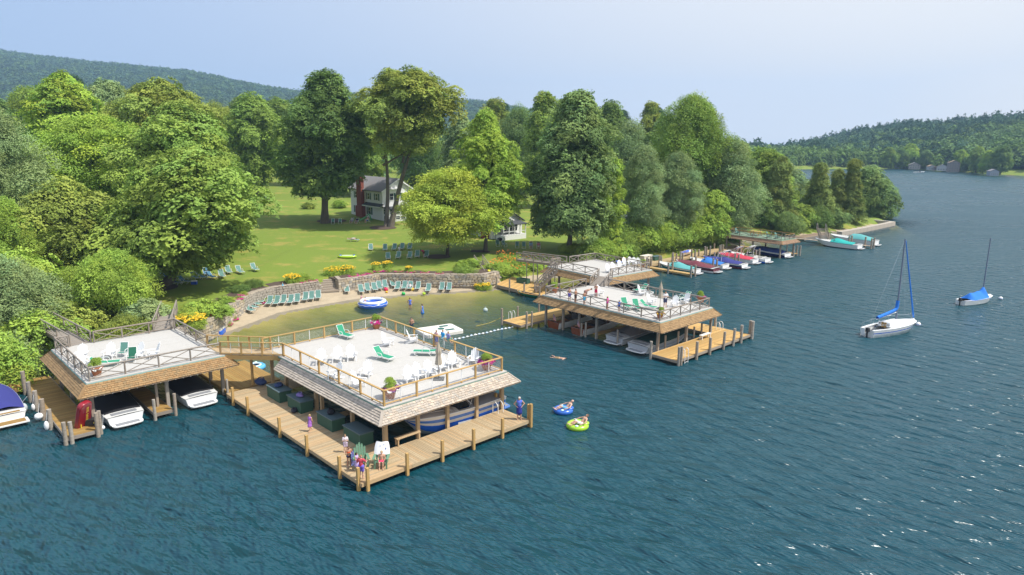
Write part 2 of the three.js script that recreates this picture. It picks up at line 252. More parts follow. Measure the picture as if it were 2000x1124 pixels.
// x, z: foot; H top, B underside of the crown, R half width, metres above the ground
function tree(name, label, [x, z, H, B, R], o = {}) {
  const { leaf = 'maple', lobe = 'broad', shape = 'round', seed = 1, barkKind = 'grey', size = 1, dens = 1, lean = [0, 0], trunks = null, tint = 0.2, trunkR = 0, group, y = groundY(x, z) - 0.1, boughs = 7, gap = 0.16, category = 'tree' } = o;
  const r = RNG(seed * 97 + 13), t = thing(name, label, category, [x, y, z], 0, group), h = H - B, f = SHAPES[shape];
  const lobes = [], lr = clamp(0.34 * R, 0.26, 2.7) * size, area = 2 * PI * R * h * 0.75 + 2 * PI * R * R, N = Math.round(max(14, dens * area / (lr * lr * 1.5)));
  for (let k = 0; k < N; k++) {
    const u = (k + 0.5) / N, ty = clamp(1 - Math.pow(u, 0.92) + r.r(-0.03, 0.03)), a = k * 2.39996 + r.r(-0.35, 0.35), s = lr * r.r(0.55, 1.35), inner = r() < 0.22 ? r.r(0.2, 0.7) : r.r(0.78, 1.16);
    const rad = max(0, f(ty) * R * inner * (0.64 + 0.58 * vnoise(a % 6.2832 * 1.3 + seed * 3.7, ty * 3.4 + seed, 0, 3)) - s * 0.5);
    if (gap && vnoise(a * 1.1 + seed, ty * 5, 0, seed) < gap) continue;
    lobes.push([rad * cos(a) + lean[0] * ty, B + s * 0.45 + (h - s * 1.05) * ty, rad * sin(a) + lean[1] * ty, s]);
  }
  const tr = trunkR || clamp(H * 0.02, 0.08, 0.5), wood = [];
  const stems = trunks || [[0, 0, lean[0] * 0.5, lean[1] * 0.5, 1]];
  for (const [sx, sz, ex, ez, k] of stems) wood.push(limb([[sx, -0.2, sz], [mixn(sx, ex, 0.35) + r.r(-0.1, 0.1), B * 0.6 + 0.3, mixn(sx, ex, 0.35)], [ex * 0.9, B + h * 0.35, ez * 0.9], [ex + r.r(-0.2, 0.2), B + h * 0.82, ez]], tr * k, tr * 0.2 * k, 8));
  for (let k = 0; k < boughs && lobes.length; k++) { const q = lobes[Math.floor(r() * lobes.length)], st = stems[k % stems.length], y0 = mixn(B * 0.85, B + h * 0.4, r()), w = y0 / (B + h * 0.8); wood.push(limb([[mixn(st[0], st[2], w), y0, mixn(st[1], st[3], w)], [q[0] * 0.5, mixn(y0, q[1], 0.55) + 0.3, q[2] * 0.5], [q[0] * 0.92, q[1], q[2] * 0.92]], tr * 0.42, tr * 0.08, 5)); }
  part('trunk', wood, BARK[barkKind], t);
  const kinds = LOBES[lobe], im = new THREE.InstancedMesh(kinds[seed % kinds.length], LEAF[leaf], lobes.length); im.name = 'crown'; im.userData.kind = 'stuff'; im.castShadow = im.receiveShadow = true;
  lobes.forEach(([px, py, pz, s], i) => {
    im.setMatrixAt(i, _m.compose(V(px, py, pz), _q.setFromEuler(_e.set(r.r(-0.3, 0.3), r() * 6.28, r.r(-0.3, 0.3))), V(s * r.r(0.9, 1.2), s * r.r(0.8, 1.1), s * r.r(0.9, 1.2))));
    const k = 1 + tint * r.r(-1, 1), w = tint * 0.5 * r.r(-1, 1); im.setColorAt(i, C4.setRGB(k * (1 + w), k, k * (1 - w)));
  });
  t.add(im); return t;
}
const NT = 'tree', BG = 'background trees behind the lawn';
// the big trees round the lawn
tree('maple_tree', 'broad dense maple shading the loungers beside the beach garden', [-40.3, -81.8, 16.7, 2.2, 8.6], { seed: 1, lean: [2.2, 0], trunkR: 0.62, dens: 1.15, trunks: [[-2.6, 0, 0.8, 0, 1]] });
tree('maple_tree', 'tall maple rising behind the dense maple by the garden', [-48.5, -103.0, 22.6, 0.1, 8.9], { seed: 2, dens: 1.05 });
tree('ash_tree', 'open ash tree with bare pale limbs showing in its crown', [-64.4, -108.0, 21.1, 0.8, 9.4], { seed: 3, leaf: 'bright', lobe: 'airy', shape: 'vase', barkKind: 'pale', boughs: 16, gap: 0.22, dens: 1.5, tint: 0.25 });
tree('oak_tree', 'dark spreading oak crown over the shore path behind the shingled boathouse', [-52.2, -80.0, 12.7, 0.1, 5.9], { seed: 4, leaf: 'olive', dens: 1.1 });
tree('sumac_tree', 'light green bushy sumac overhanging the grey boathouse walkway', [-41.4, -70.0, 6.7, 0.1, 4.4], { seed: 5, leaf: 'shrub', lobe: 'fine', dens: 1.2, trunks: [[-1, 0, -1.6, 0, 0.6], [0.3, 0, 0.8, 0, 0.6]] });
tree('willow_tree', 'feathery pale willow hanging over the plank dock', [-46.1, -61.0, 8.6, 0.1, 4.3], { seed: 6, leaf: 'grey', lobe: 'fine', shape: 'oval', dens: 1.3, trunks: [[-1, 0, -2, 0, 0.7], [0.8, 0, 1.2, 0, 0.7]] });
tree('locust_tree', 'feathery locust with soft pale leaves above the willow', [-67.7, -92.0, 20.5, 0.1, 6.3], { seed: 7, leaf: 'grey', lobe: 'fine', shape: 'oval', dens: 1.1 });
tree('beech_tree', 'young beech with yellowish leaves below the feathery locust', [-55.0, -74.0, 11.2, 1.4, 3.9], { seed: 8, leaf: 'shrub', lobe: 'fine' });
tree('maple_tree', 'high maple with stacked leaf tiers on the hill edge', [-85.8, -136.0, 28.3, 9.7, 7.3], { seed: 9, leaf: 'bright', shape: 'tall', tint: 0.28, dens: 1.1 });
tree('oak_tree', 'wide olive oak filling the gap behind the tall maple', [-65.2, -132.0, 27.1, 10.5, 8.8], { seed: 10, leaf: 'olive', shape: 'round', dens: 1.1 });
tree('maple_tree', 'dark maple by the two white loungers far up the lawn', [-67.2, -182.6, 26.0, 3.0, 8.0], { seed: 12, leaf: 'maple', shape: 'oval', trunkR: 0.5 });
tree('maple_tree', 'huge dark maple spreading beside the white house', [-37.9, -138.5, 29.8, 5.3, 9.0], { seed: 13, leaf: 'dark', shape: 'tall', trunkR: 0.75, dens: 1.15, lean: [1.5, 0] });
tree('ash_tree', 'lofty two-stemmed ash with bare grey trunks in front of the white house', [-20.5, -134.7, 30.5, 14.3, 8.9], { seed: 14, leaf: 'olive', lobe: 'broad', shape: 'vase', boughs: 14, trunkR: 0.55, size: 0.85, dens: 1.15, gap: 0.12, trunks: [[-4.3, 0, -4.9, 0, 0.8], [-3.5, 0.2, 2.4, 0, 1]], tint: 0.26 });
tree('honey_locust', 'low spreading honey locust with yellow-green feathery leaves', [-10.1, -105.2, 14.4, 2.4, 6.7], { seed: 15, leaf: 'locust', lobe: 'airy', shape: 'flat', dens: 2.6, gap: 0.3, size: 0.9, barkKind: 'dark', boughs: 14, trunkR: 0.26, lean: [0.8, 0] });
tree('pear_tree', 'upright bright green tree with dense pointed crown', [-4.4, -111.2, 22.3, 3.7, 5.9], { seed: 16, leaf: 'bright', lobe: 'broad', shape: 'tall', size: 0.72, dens: 1.1, trunkR: 0.3 });
tree('oak_tree', 'massive dark oak behind the grey railed boathouse deck', [9.3, -113.2, 25.9, 2.6, 8.1], { seed: 17, leaf: 'oak', shape: 'tall', size: 0.9, dens: 1.15, trunkR: 0.42, lean: [1.0, 0], gap: 0.06 });
tree('maple_tree', 'yellow-green maple between the dark oak and the pale birches', [15.5, -115.1, 18.2, 2.0, 4.4], { seed: 18, leaf: 'bright', size: 0.8, dens: 1.1, trunkR: 0.16, shape: 'oval', lean: [-1, 0] });
tree('birch_tree', 'grey-green birch with white trunk beside the yellow-green maple', [22.9, -120.9, 17.7, 2.1, 4.3], { seed: 19, leaf: 'grey', lobe: 'fine', shape: 'oval', barkKind: 'pale', size: 0.9, dens: 1.15, trunkR: 0.2, trunks: [[-1.4, 0, 0.8, 0, 1], [-3, 0, -2.6, 0, 0.6]] });
tree('birch_tree', 'grey-green birch with leaning white trunk above the vine-covered bank', [30.2, -126.8, 17.5, 2.4, 4.3], { seed: 20, leaf: 'grey', lobe: 'fine', shape: 'oval', barkKind: 'pale', size: 0.9, dens: 1.15, trunkR: 0.2, trunks: [[-3, 0, 1.4, 0, 1]] });
tree('elm_tree', 'tall elm with a ragged top above the birches', [35.7, -140.0, 27.5, 3.5, 7.1], { seed: 21, leaf: 'maple', lobe: 'fine', shape: 'vase', dens: 1.15, gap: 0.15, boughs: 10 });
tree('elm_tree', 'broad elm sloping down towards the moored boats', [42.9, -138.0, 21.1, 2.2, 6.3], { seed: 22, leaf: 'grey', lobe: 'fine', dens: 1.1, boughs: 12 });
tree('oak_tree', 'rounded oak above the green-decked boathouse', [59.7, -166.0, 17.1, 0.1, 7.3], { seed: 23, leaf: 'maple', dens: 1.1 });
tree('cedar_tree', 'bushy olive cedar leaning over the end of the green-decked boathouse', [60.7, -158.0, 15.7, 0.1, 5.1], { seed: 24, leaf: 'cedar', lobe: 'spray', shape: 'cone', size: 1.1, dens: 1.9, barkKind: 'brown' });
tree('cedar_tree', 'olive cedar standing behind the wooden boat stairs', [73.1, -166.0, 14.4, 0.1, 4.2], { seed: 25, leaf: 'cedar', lobe: 'spray', shape: 'cone', size: 1.1, dens: 2.1, barkKind: 'brown' });
tree('cedar_tree', 'slim olive cedar between its two bushier neighbours', [80.3, -172.0, 12.9, 0.1, 3.3], { seed: 26, leaf: 'cedar', lobe: 'spray', shape: 'cone', size: 1.1, dens: 2.1, barkKind: 'brown' });
tree('cedar_tree', 'pointed olive cedar next to the round tree on the point', [84.0, -172.0, 16.0, 0.1, 3.7], { seed: 27, leaf: 'cedar', lobe: 'spray', shape: 'cone', size: 1.1, dens: 2.1, barkKind: 'brown' });
tree('maple_tree', 'round maple standing on the grassy point', [97.5, -190.0, 16.4, 0.1, 6.4], { seed: 28, leaf: 'oak', dens: 1.15, trunkR: 0.4, gap: 0.06 });
tree('maple_tree', 'leafy maple crowded behind the olive cedars', [97.0, -205.0, 15.2, 0.1, 6.0], { seed: 29, leaf: 'maple' });
tree('cherry_tree', 'rounded leafy tree overhanging the vines beside the green-decked boathouse', [38.3, -132.0, 10.6, 0.4, 3.9], { seed: 30, leaf: 'shrub', lobe: 'broad', dens: 1.1 });
// the wood behind: pixel-wide crowns that can be told apart
const behind = [[-129.8, -190.0, 26.8, 5.0, 9.7], [-126.1, -170.0, 24.4, 6.3, 8.6], [-102.4, -180.0, 29.3, 10.3, 7.3], [-86.7, -205.0, 24.7, 5.3, 7.4], [-92.6, -240.0, 26.6, 8.0, 7.0], [-83.7, -250.0, 27.9, 7.8, 7.6], [-66.9, -215.0, 24.1, 1.9, 6.3], [-14.2, -190.0, 22.8, 0.1, 6.1], [-6.1, -225.0, 28.9, 6.2, 6.2], [1.4, -200.0, 25.8, 0.1, 6.4],
  [7.6, -175.0, 28.6, 3.4, 5.6], [25.3, -185.0, 27.2, 2.9, 6.2], [27.5, -165.0, 22.5, 2.6, 5.5], [40.8, -210.0, 28.9, 5.4, 4.9], [35.3, -165.0, 23.4, 2.8, 5.3], [65.8, -205.0, 18.5, 0.1, 6.0], [84.1, -240.0, 19.2, 2.3, 3.9], [83.3, -215.0, 16.6, 0.1, 5.7], [95.3, -225.0, 14.2, 0.1, 5.9], [107.6, -240.0, 12.9, 0.1, 4.9], [-41.9, -190.0, 24.8, 0.1, 6.9], [-28.0, -210.0, 23.7, 0.1, 6.8], [24.6, -230.0, 29.5, 6.7, 5.7], [-109.7, -210.0, 29.5, 8.9, 7.0], [-144.8, -230.0, 31.3, 10.4, 8.3], [16.1, -240.0, 30.3, 5.8, 6.3], [49.0, -180.0, 25.3, 1.4, 5.3]];
const behindKind = ['maple', 'olive', 'dark', 'oak', 'grey'];
behind.forEach((s, i) => tree('forest_tree', 'leafy tree in the wood rising behind the lawn and houses', s, { seed: 40 + i, leaf: behindKind[(i * 7) % 5], lobe: i % 3 ? 'broad' : 'fine', shape: ['round', 'tall', 'oval'][i % 3], group: BG, boughs: 3, size: 1.1 }));
const pines = [[-159.6, -260.0, 34.6, 12.9, 4.9], [-3.4, -265.0, 30.3, 9.4, 3.8], [40.0, -260.0, 29.5, 7.1, 4.9], [52.6, -255.0, 30.1, 11.4, 4.1], [-95.9, -300.0, 29.6, 11.9, 4.8], [-106.8, -300.0, 29.7, 11.6, 4.8]];
pines.forEach((s, i) => tree('pine_tree', 'dark pine standing among the leafy trees of the wood', s, { seed: 80 + i, leaf: 'pine', lobe: 'spray', shape: 'cone', size: 1.3, dens: 1.5, group: 'pines in the background wood', boughs: 3, barkKind: 'brown' }));
// understorey and bank vegetation: shrubs
function shrub(name, label, x, z, R, h, o = {}) { return tree(name, label, [x, z, h, 0.05, R], { shape: 'oval', lobe: 'broad', leaf: 'shrub', size: 1.5, boughs: 2, trunkR: 0.05, dens: 1.1, category: 'shrub', ...o }); }
[[-15, 5, 2.6, 3], [-12.5, 6, 3, 4], [-9, 5.5, 2.8, 3.6], [-5.5, 5.8, 3.4, 4.6], [-1.5, 6, 3.6, 5.2], [2.5, 5.6, 3.4, 5.5], [6.5, 5.6, 3.4, 5.6], [10.5, 5.4, 3.4, 6], [14.5, 5, 3.2, 6], [18, 4.6, 3, 5.5]].map(([a, b, R, h]) => [...inFrame('P', a, b), R, h]).forEach(([x, z, R, h], i) => shrub('bank_shrub', 'vine-covered shrub on the bank above the boat dock', x, z, R, h, { seed: 120 + i, group: 'shrubs on the bank above the boat dock', lobe: i % 2 ? 'fine' : 'broad', leaf: i % 3 ? 'shrub' : 'maple' }));
[[-42.70, -59.19, 3.5, 5], [-42.43, -55.60, 3, 4.5], [-42.67, -62.74, 3, 4], [-42.65, -53.00, 4, 6], [-36.19, -66.26, 2.2, 2.6], [-36.71, -63.47, 2.4, 3], [-49.98, -67.63, 4, 7]].forEach(([x, z, R, h], i) => shrub('shore_shrub', 'leafy shrub crowding the shore behind the shingled boathouse', x, z, R, h, { seed: 140 + i, group: 'shrubs along the shore behind the shingled boathouse', lobe: i % 2 ? 'fine' : 'broad', leaf: ['shrub', 'grey', 'olive'][i % 3] }));
[[46.79, -137.68, 3.2, 5.5], [61.83, -148.10, 3.4, 5], [66.96, -153.69, 3.6, 6], [73.06, -157.81, 3.2, 5], [78.13, -161.07, 3, 4.5], [63.74, -157.16, 4, 7], [56.30, -151.18, 4, 7]].forEach(([x, z, R, h], i) => shrub('shore_shrub', 'dark leafy shrub between the cedars along the far dock shore', x - 1.5, z - 3.5, R, h, { seed: 160 + i, group: 'shrubs between the cedars', lobe: i % 2 ? 'fine' : 'broad', leaf: ['dark', 'oak', 'maple'][i % 3] }));
// ---------- hills and far woods ----------
M.farLeaf = leafMat(0.11, 0.185, 0.06); M.forestFloor = mat(0.05, 0.075, 0.022, 1);
function hillside(name, label, foot, ridge, back) { // foot, ridge: rows of [x, y, z] with the same count
  const n = foot.length - 1, at = (row, u) => { const k = min(n - 1, Math.floor(u * n)), f = u * n - k; return row[k].map((c, i) => mixn(c, row[k + 1][i], f)); };
  const surf = (u, v) => { const a = at(foot, u), b = at(ridge, u); if (v <= 0.8) { const t = v / 0.8; return [mixn(a[0], b[0], t), mixn(a[1], b[1], Math.pow(sin(t * PI / 2), 1.15)) + 7 * (vnoise(u * 22, v * 9, 0, 5) - 0.5) * sin(t * PI), mixn(a[2], b[2], t)]; } const t = (v - 0.8) / 0.2; return [b[0] * (1 + 0.1 * t), mixn(b[1], 0, t * t), b[2] - back * t]; };
  setting(name, grid(90, 40, surf), M.forestFloor, label, 'hill'); return surf;
}
const farHill = hillside('hill', 'long wooded ridge rising far behind the trees', [[-1500, 12, -700], [-1100, 12, -760], [-700, 12, -820], [-420, 12, -880], [-160, 12, -900], [60, 12, -900], [140, 12, -900]],
  [[-2061.47, 284.00, -2300.00], [-1640.32, 264.14, -2300.00], [-1336.68, 227.38, -2250.00], [-996.00, 193.74, -2200.00], [-747.62, 144.20, -2200.00], [-170.64, 122.99, -2300.00], [11.79, 95.59, -2300.00]], 900);
const lakeHill = hillside('hill', 'wooded hill sloping down to the houses across the lake', [[150, 5, -640], [240, 5, -640], [320, 5, -620], [352, 6, -520], [400, 6, -350], [540, 6, -200]],
  [[399.63, -7.41, -1250.00], [442.74, 0.37, -1150.00], [487.16, 23.05, -1020.00], [530.53, 34.06, -930.00], [619.98, 41.99, -860.00], [820.51, 48.15, -760.00]], 400);
const farBroad = [31, 32, 33].map((s) => leafCloud(s, 190, 0.34, { squash: 1.0, inner: 0.6 }));
const farPine = [34, 35].map((s) => { const r = RNG(s), p = []; for (let k = 0; k < 150; k++) { const t = Math.pow(r(), 0.8), a = r() * 6.283, R = 0.62 * (1 - t) + 0.05, y = -0.8 + 2.2 * t, l = 0.18 + 0.5 * R, w = 0.16; const x = cos(a), z = sin(a), c = R * 0.45; p.push(x * c - z * w, y, z * c + x * w, x * (c + l), y - 0.16 - r() * 0.1, z * (c + l), x * c + z * w, y + 0.04, z * c - x * w); } const g = new THREE.BufferGeometry(); g.setAttribute('position', new THREE.Float32BufferAttribute(p, 3)); g.computeVertexNormals(); return g; });
function wood(name, label, geo, m, spots, tint = 0.25, seed = 1) {
  const r = RNG(seed), im = new THREE.InstancedMesh(geo, m, spots.length); im.name = numbered(name); im.castShadow = im.receiveShadow = true;
  spots.forEach(([x, y, z, R, H], i) => { im.setMatrixAt(i, _m.compose(V(x, y + H * 0.5, z), _q.setFromEuler(_e.set(0, r() * 6.28, 0)), V(R, H * 0.55, R))); const k = 1 + tint * r.r(-1, 1); im.setColorAt(i, C4.setRGB(k * (1 + 0.2 * tint * r.r(-1, 1)), k, k)); });
  scene.add(im); return tag(im, label, 'woodland', null, 'stuff');
}
{
  const r = RNG(71), far = [[], []], lake = [[], [], []], mid = [[], []];
  for (let k = 0; k < 15000; k++) { const u = r(), v = 0.8 * Math.pow(r(), 0.8) + r.r(0, 0.03), q = farHill(u, v), s = r.r(0.7, 1.3); if (q[0] / -q[2] > 0.06) continue; far[k % 2].push([q[0], q[1] - 2, q[2], 7 * s, 15 * s]); }
  for (let k = 0; k < 9000; k++) { const u = r(), v = Math.pow(r(), 1.15) * 0.83, q = lakeHill(u, v), s = r.r(0.65, 1.25), pine = vnoise(u * 26, v * 12, 0, 9) + 0.5 * v > 0.80 + r.r(-0.3, 0.3); if (sdEdge(q[0], q[2]) < 9) continue; lake[pine ? 2 : k % 2].push(pine ? [q[0], q[1] - 1.5, q[2], 4.4 * s, mixn(10, 18, r()) * s] : [q[0], q[1] - 2, q[2], 6.6 * s, 12 * s]); }
  for (let k = 0; k < 3600; k++) { const x = r.r(-900, 130), z = r.r(-950, -262), e = sdEdge(x, z); if (e < 25 || x / -z > 0.30) continue; const s = r.r(0.75, 1.2); mid[r() < 0.3 ? 1 : 0].push([x, lawnY(x, z) - 1, z, (r() < 0.3 ? 4 : 6.5) * s, 16 * s]); }
  for (let k = 0; k < 2600; k++) { const x = r.r(30, 345), z = r.r(-640, -205), e = sdEdge(x, z); if (e < 3) continue; const s = r.r(0.7, 1.15); mid[0].push([x, lawnY(x, z) - 1, z, 5.5 * s, 13 * s]); }
  wood('forest', 'bluish leafy forest covering the long far ridge', farBroad[0], LEAF.pine, far[0], 0.3, 1); wood('forest', 'leafy forest patches mixed through the far ridge', farBroad[1], M.farLeaf, far[1], 0.3, 2);
  wood('forest', 'leafy woods on the slope across the lake', farBroad[2], M.farLeaf, lake[0], 0.3, 3); wood('forest', 'lighter leafy woods above the houses across the lake', farBroad[0], LEAF.dark, lake[1], 0.3, 4); wood('forest', 'dark pines along the crest of the hill across the lake', farBroad[1], LEAF.pine, lake[2], 0.3, 5);
  wood('forest', 'leafy wood stretching back from the lawn to the ridge', farBroad[1], LEAF.dark, mid[0], 0.3, 6); wood('forest', 'pines scattered in the wood behind the lawn', farPine[1], LEAF.pine, mid[1], 0.3, 7);
}
// trees along the far shore that stand out one by one
[[297.60, -546.81, 17], [314.20, -560.07, 13], [320.24, -556.52, 16], [321.88, -546.77, 20], [335.70, -549.75, 12], [333.90, -530.12, 15], [331.00, -503.06, 10], [334.16, -493.80, 16], [330.71, -478.20, 18], [322.12, -455.90, 14], [324.43, -449.77, 19], [324.83, -443.48, 16]].forEach(([x, z, h], i) => tree('shore_tree', 'leafy tree standing between the houses on the far shore', [x + 4 - (i % 3) * 4, z - 15 - (i % 2) * 14, h, 1, h * 0.36], { seed: 200 + i, leaf: ['maple', 'oak', 'dark', 'bright'][i % 4], size: 1.3, group: 'trees on the far shore', boughs: 2, y: 1 }));
// ---------- wood and roofing ----------
const woodTex = tex([512, 128], (u, v) => { const g = fbm(u * 3, v * 26, 0, 4, 12), s = vnoise(u * 2 + 0.6 * sin(v * 40), v * 60, 0, 5), k = 0.72 + 0.38 * g + 0.16 * (s - 0.5) - (hash(Math.floor(u * 26), Math.floor(v * 14), 2) > 0.985 ? 0.25 : 0); return [k, k * (0.98 + 0.03 * g), k * (0.94 + 0.08 * g)]; });
const woodSet = (r, g, b, n, vary, seed, rough = 0.8) => { const q = RNG(seed); return [...Array(n)].map(() => { const k = 1 + vary * q.r(-1, 1), w = 0.35 * vary * q.r(-1, 1); return mat(r * k * (1 + w), g * k, b * k * (1 - w), rough, { map: again(woodTex, 0.5, 2.2, 0, q(), q()), bumpMap: again(woodTex, 0.5, 2.2, 0, q(), q()), bumpScale: 0.008 }); }); };
const WOOD = { fresh: woodSet(0.44, 0.32, 0.185, 6, 0.16, 3), rail: woodSet(0.50, 0.315, 0.115, 3, 0.08, 4), honey: woodSet(0.36, 0.215, 0.062, 6, 0.20, 5), tan: woodSet(0.54, 0.335, 0.115, 5, 0.18, 6), grey: woodSet(0.30, 0.255, 0.215, 4, 0.15, 7), pile: woodSet(0.37, 0.32, 0.265, 4, 0.15, 8), post: woodSet(0.52, 0.375, 0.215, 3, 0.1, 9), path: woodSet(0.50, 0.37, 0.2, 4, 0.15, 10) };
const SHINGLE = { pale: woodSet(0.49, 0.42, 0.35, 6, 0.17, 11, 0.9), brown: woodSet(0.32, 0.205, 0.098, 6, 0.2, 12, 0.9) };
const vwood = (s) => mat(1, 1, 1, 0.85, { vertexColors: true, map: again(woodTex, 0.5, 2.2) });
M.vwood = vwood(); const deckTex = tex(512, (u, v) => { const a = fbm(u * 5, v * 5, 5, 5, 88), c = smooth(0.62, 0.7, fbm(u * 11, v * 11, 11, 3, 17)), k = 0.93 + 0.12 * a - 0.07 * c; return [k, k * 0.995, k * 0.985]; }); M.membrane = mat(0.47, 0.453, 0.428, 0.75, { map: again(deckTex, 0.9), bumpMap: again(sandTex, 2), bumpScale: 0.004 }); M.drip = mat(0.10, 0.22, 0.17, 0.5); M.teal = mat(0.20, 0.42, 0.40, 0.5); M.white = mat(0.82, 0.82, 0.81, 0.5); M.cable = mat(0.72, 0.72, 0.72, 0.35, { metalness: 0.4 }); M.steel = mat(0.75, 0.76, 0.78, 0.22, { metalness: 0.9 });
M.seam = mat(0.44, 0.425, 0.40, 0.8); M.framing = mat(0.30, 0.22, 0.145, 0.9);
function tint(g, c) { const n = g.attributes.position.count, a = new Float32Array(n * 3); for (let i = 0; i < n; i++) a.set(c, i * 3); g.setAttribute('color', new THREE.BufferAttribute(a, 3)); return g; }
// planks laid across a rectangle of a boathouse frame; along 'a' or 'b' is the way the planks run
const plankGeo = {};
function planks(parent, set, [a0, a1, b0, b1], along, y, w, o = {}) {
  const { joined = false, seed = 1, thick = 0.04, base = [0.5, 0.32, 0.12] } = o, r = RNG(seed), across = along === 'a' ? [b0, b1] : [a0, a1], run = along === 'a' ? [a0, a1] : [b0, b1], n = Math.round((across[1] - across[0]) / w), ww = (across[1] - across[0]) / n, L = run[1] - run[0], all = [];
  for (let k = 0; k < n; k++) {
    const c = across[0] + (k + 0.5) * ww, m = (run[0] + run[1]) / 2 + r.r(-0.012, 0.012), yy = y - thick / 2 + r.r(-0.003, 0.003), a = along === 'a' ? m : c, b = along === 'a' ? c : m, key = `${along}${L.toFixed(2)}_${ww.toFixed(3)}`;
    if (joined) { const t = 1 + 0.2 * r.r(-1, 1), g = along === 'a' ? box(L, thick, ww - 0.014, a, yy, -b) : box(ww - 0.014, thick, L, a, yy, -b); all.push(tint(g, base.map((q) => q * t))); continue; }
    const g = plankGeo[key] ||= along === 'a' ? rawBox(L, thick, ww - 0.014) : rawBox(ww - 0.014, thick, L);
    const p = part('plank', g, r.pick(set), parent); p.position.set(a, yy, -b); p.rotation.y = r.r(-0.0015, 0.0015);
  }
  if (joined) { const p = part('decking', all, M.vwood, parent); p.userData.kind = 'stuff'; }
}
const pile = (parent, a, b, top, r = 0.11, m = WOOD.pile[0], sq = false, leanA = 0, leanB = 0) => part('pile', sq ? beam([a, -2.2, -b], [a + leanA, top, -b - leanB], r * 1.7, r * 1.7) : rod([a, -2.2, -b], [a + leanA, top, -b - leanB], r * 1.05, r, 10), m, parent);
// shingled skirt along one side: from (p0, y0) on the deck edge down to (p1, y1) at the eave, corners mitred
function skirt(parent, set, A0, A1, E0, E1, y0, y1, o = {}) {
  const { single = false, seed = 1, courses = 6, w = 0.25, base = [0.32, 0.205, 0.098] } = o, r = RNG(seed), all = [];
  const P = (u, t) => [mixn(mixn(A0[0], A1[0], u), mixn(E0[0], E1[0], u), t), mixn(y0, y1, t), -mixn(mixn(A0[1], A1[1], u), mixn(E0[1], E1[1], u), t)];
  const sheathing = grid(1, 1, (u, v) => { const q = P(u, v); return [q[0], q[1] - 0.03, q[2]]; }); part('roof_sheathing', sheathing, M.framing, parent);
  const dir = V(A1[0] - A0[0], 0, -(A1[1] - A0[1])).normalize(), ang = Math.atan2(-dir.z, dir.x), geos = {};
  for (let c = 0; c < courses; c++) {
    const t0 = c / courses, t1 = (c + 1) / courses, m = (t0 + t1) / 2, s = P(0, m), e = P(1, m), L = dist3(s, e), down = dist3(P(0.5, t0), P(0.5, t1));
    const out = dist3(P(0.5, 1), P(0.5, 0)), tilt = Math.atan2(y0 - y1, Math.sqrt(max(0.01, out * out - (y0 - y1) ** 2)));
    for (let x = -r.r(0, w); x < L;) {
      const ww = w * r.r(0.6, 1.3), x0 = max(0, x), x1 = min(L, x + ww); x += ww; if (x1 - x0 < 0.05) continue;
      const u = (x0 + x1) / 2 / L, q = [mixn(s[0], e[0], u), mixn(s[1], e[1], u), mixn(s[2], e[2], u)], wq = Math.round((x1 - x0 - 0.012) * 40) / 40 || 0.05;
      const key = wq.toFixed(3), lift = 0.03 + r.r(0, 0.016), T = (g) => put(g, q[0], q[1] + lift, q[2], ang, tilt - 0.2, 0);
      if (single) { const p = part('shingle', geos[key] ||= rawBox(wq, 0.05, down * 1.12), r.pick(set), parent); p.position.set(q[0], q[1] + lift, q[2]); p.rotation.set(tilt - 0.2, ang, 0, 'YXZ'); }
      else { const k = 1 + 0.2 * r.r(-1, 1); all.push(tint(T(rawBox(wq, 0.05, down * 1.12)), base.map((v) => v * k))); }
    }
  }
  if (!single) { const p = part('shingle_field', all, M.vwood, parent); p.userData.kind = 'stuff'; }
  part('hip_cap', beam([P(0, 0)[0], P(0, 0)[1] + 0.04, P(0, 0)[2]], [P(0, 1)[0], P(0, 1)[1] + 0.04, P(0, 1)[2]], 0.2, 0.03), set[0], parent);
}
// a railing along points [a, b, y]; style 'cable' (new boards and wires) or 'rustic' (grey logs with crosses)
function railing(parent, pts, bays, style, h = 1.0, capWood) {
  for (let i = 0; i < pts.length - 1; i++) {
    const p = pts[i], q = pts[i + 1], n = bays[i], at = (t, y) => [mixn(p[0], q[0], t), mixn(p[2], q[2], t) + y, -mixn(p[1], q[1], t)];
    if (style === 'cable') {
      part('top_rail', beam(at(0, h), at(1, h), 0.16, 0.05), WOOD.rail[i % 3], parent); part('bottom_rail', beam(at(0, 0.13), at(1, 0.13), 0.09, 0.05), WOOD.rail[1], parent);
      for (let k = 1; k <= 8; k++) part('cable', rod(at(0, 0.16 + k * 0.09), at(1, 0.16 + k * 0.09), 0.0045, 0.0045, 4), M.cable, parent);
      for (let k = 0; k <= n; k++) { if (k < n || i === pts.length - 2) part('rail_post', beam(at(k / n, 0), at(k / n, h), 0.12), WOOD.rail[k % 3], parent); if (k < n) { part('baluster', beam(at((k + 0.5) / n, 0.0), at((k + 0.5) / n, h), 0.035), M.white, parent); part('rail_block', box(0.1, 0.1, 0.1, ...at((k + 0.5) / n, 0.06)), WOOD.rail[2], parent); } }
    } else {
      part('top_rail', rod(at(0, h), at(1, h), 0.065, 0.065, 7), capWood || WOOD.grey[i % 4], parent); part('bottom_rail', rod(at(0, 0.16), at(1, 0.16), 0.035, 0.035, 5), WOOD.grey[1], parent);
      for (let k = 0; k <= n; k++) { if (k < n || i === pts.length - 2) part('rail_post', rod(at(k / n, -0.05), at(k / n, h + 0.03), 0.07, 0.06, 7), WOOD.grey[k % 4], parent); if (k < n) { part('cross_brace', rod(at(k / n, 0.14), at((k + 1) / n, h - 0.06), 0.034, 0.034, 5), WOOD.grey[2], parent); part('cross_brace', rod(at(k / n, h - 0.06), at((k + 1) / n, 0.14), 0.034, 0.034, 5), WOOD.grey[3], parent); } }
    }
  }
}
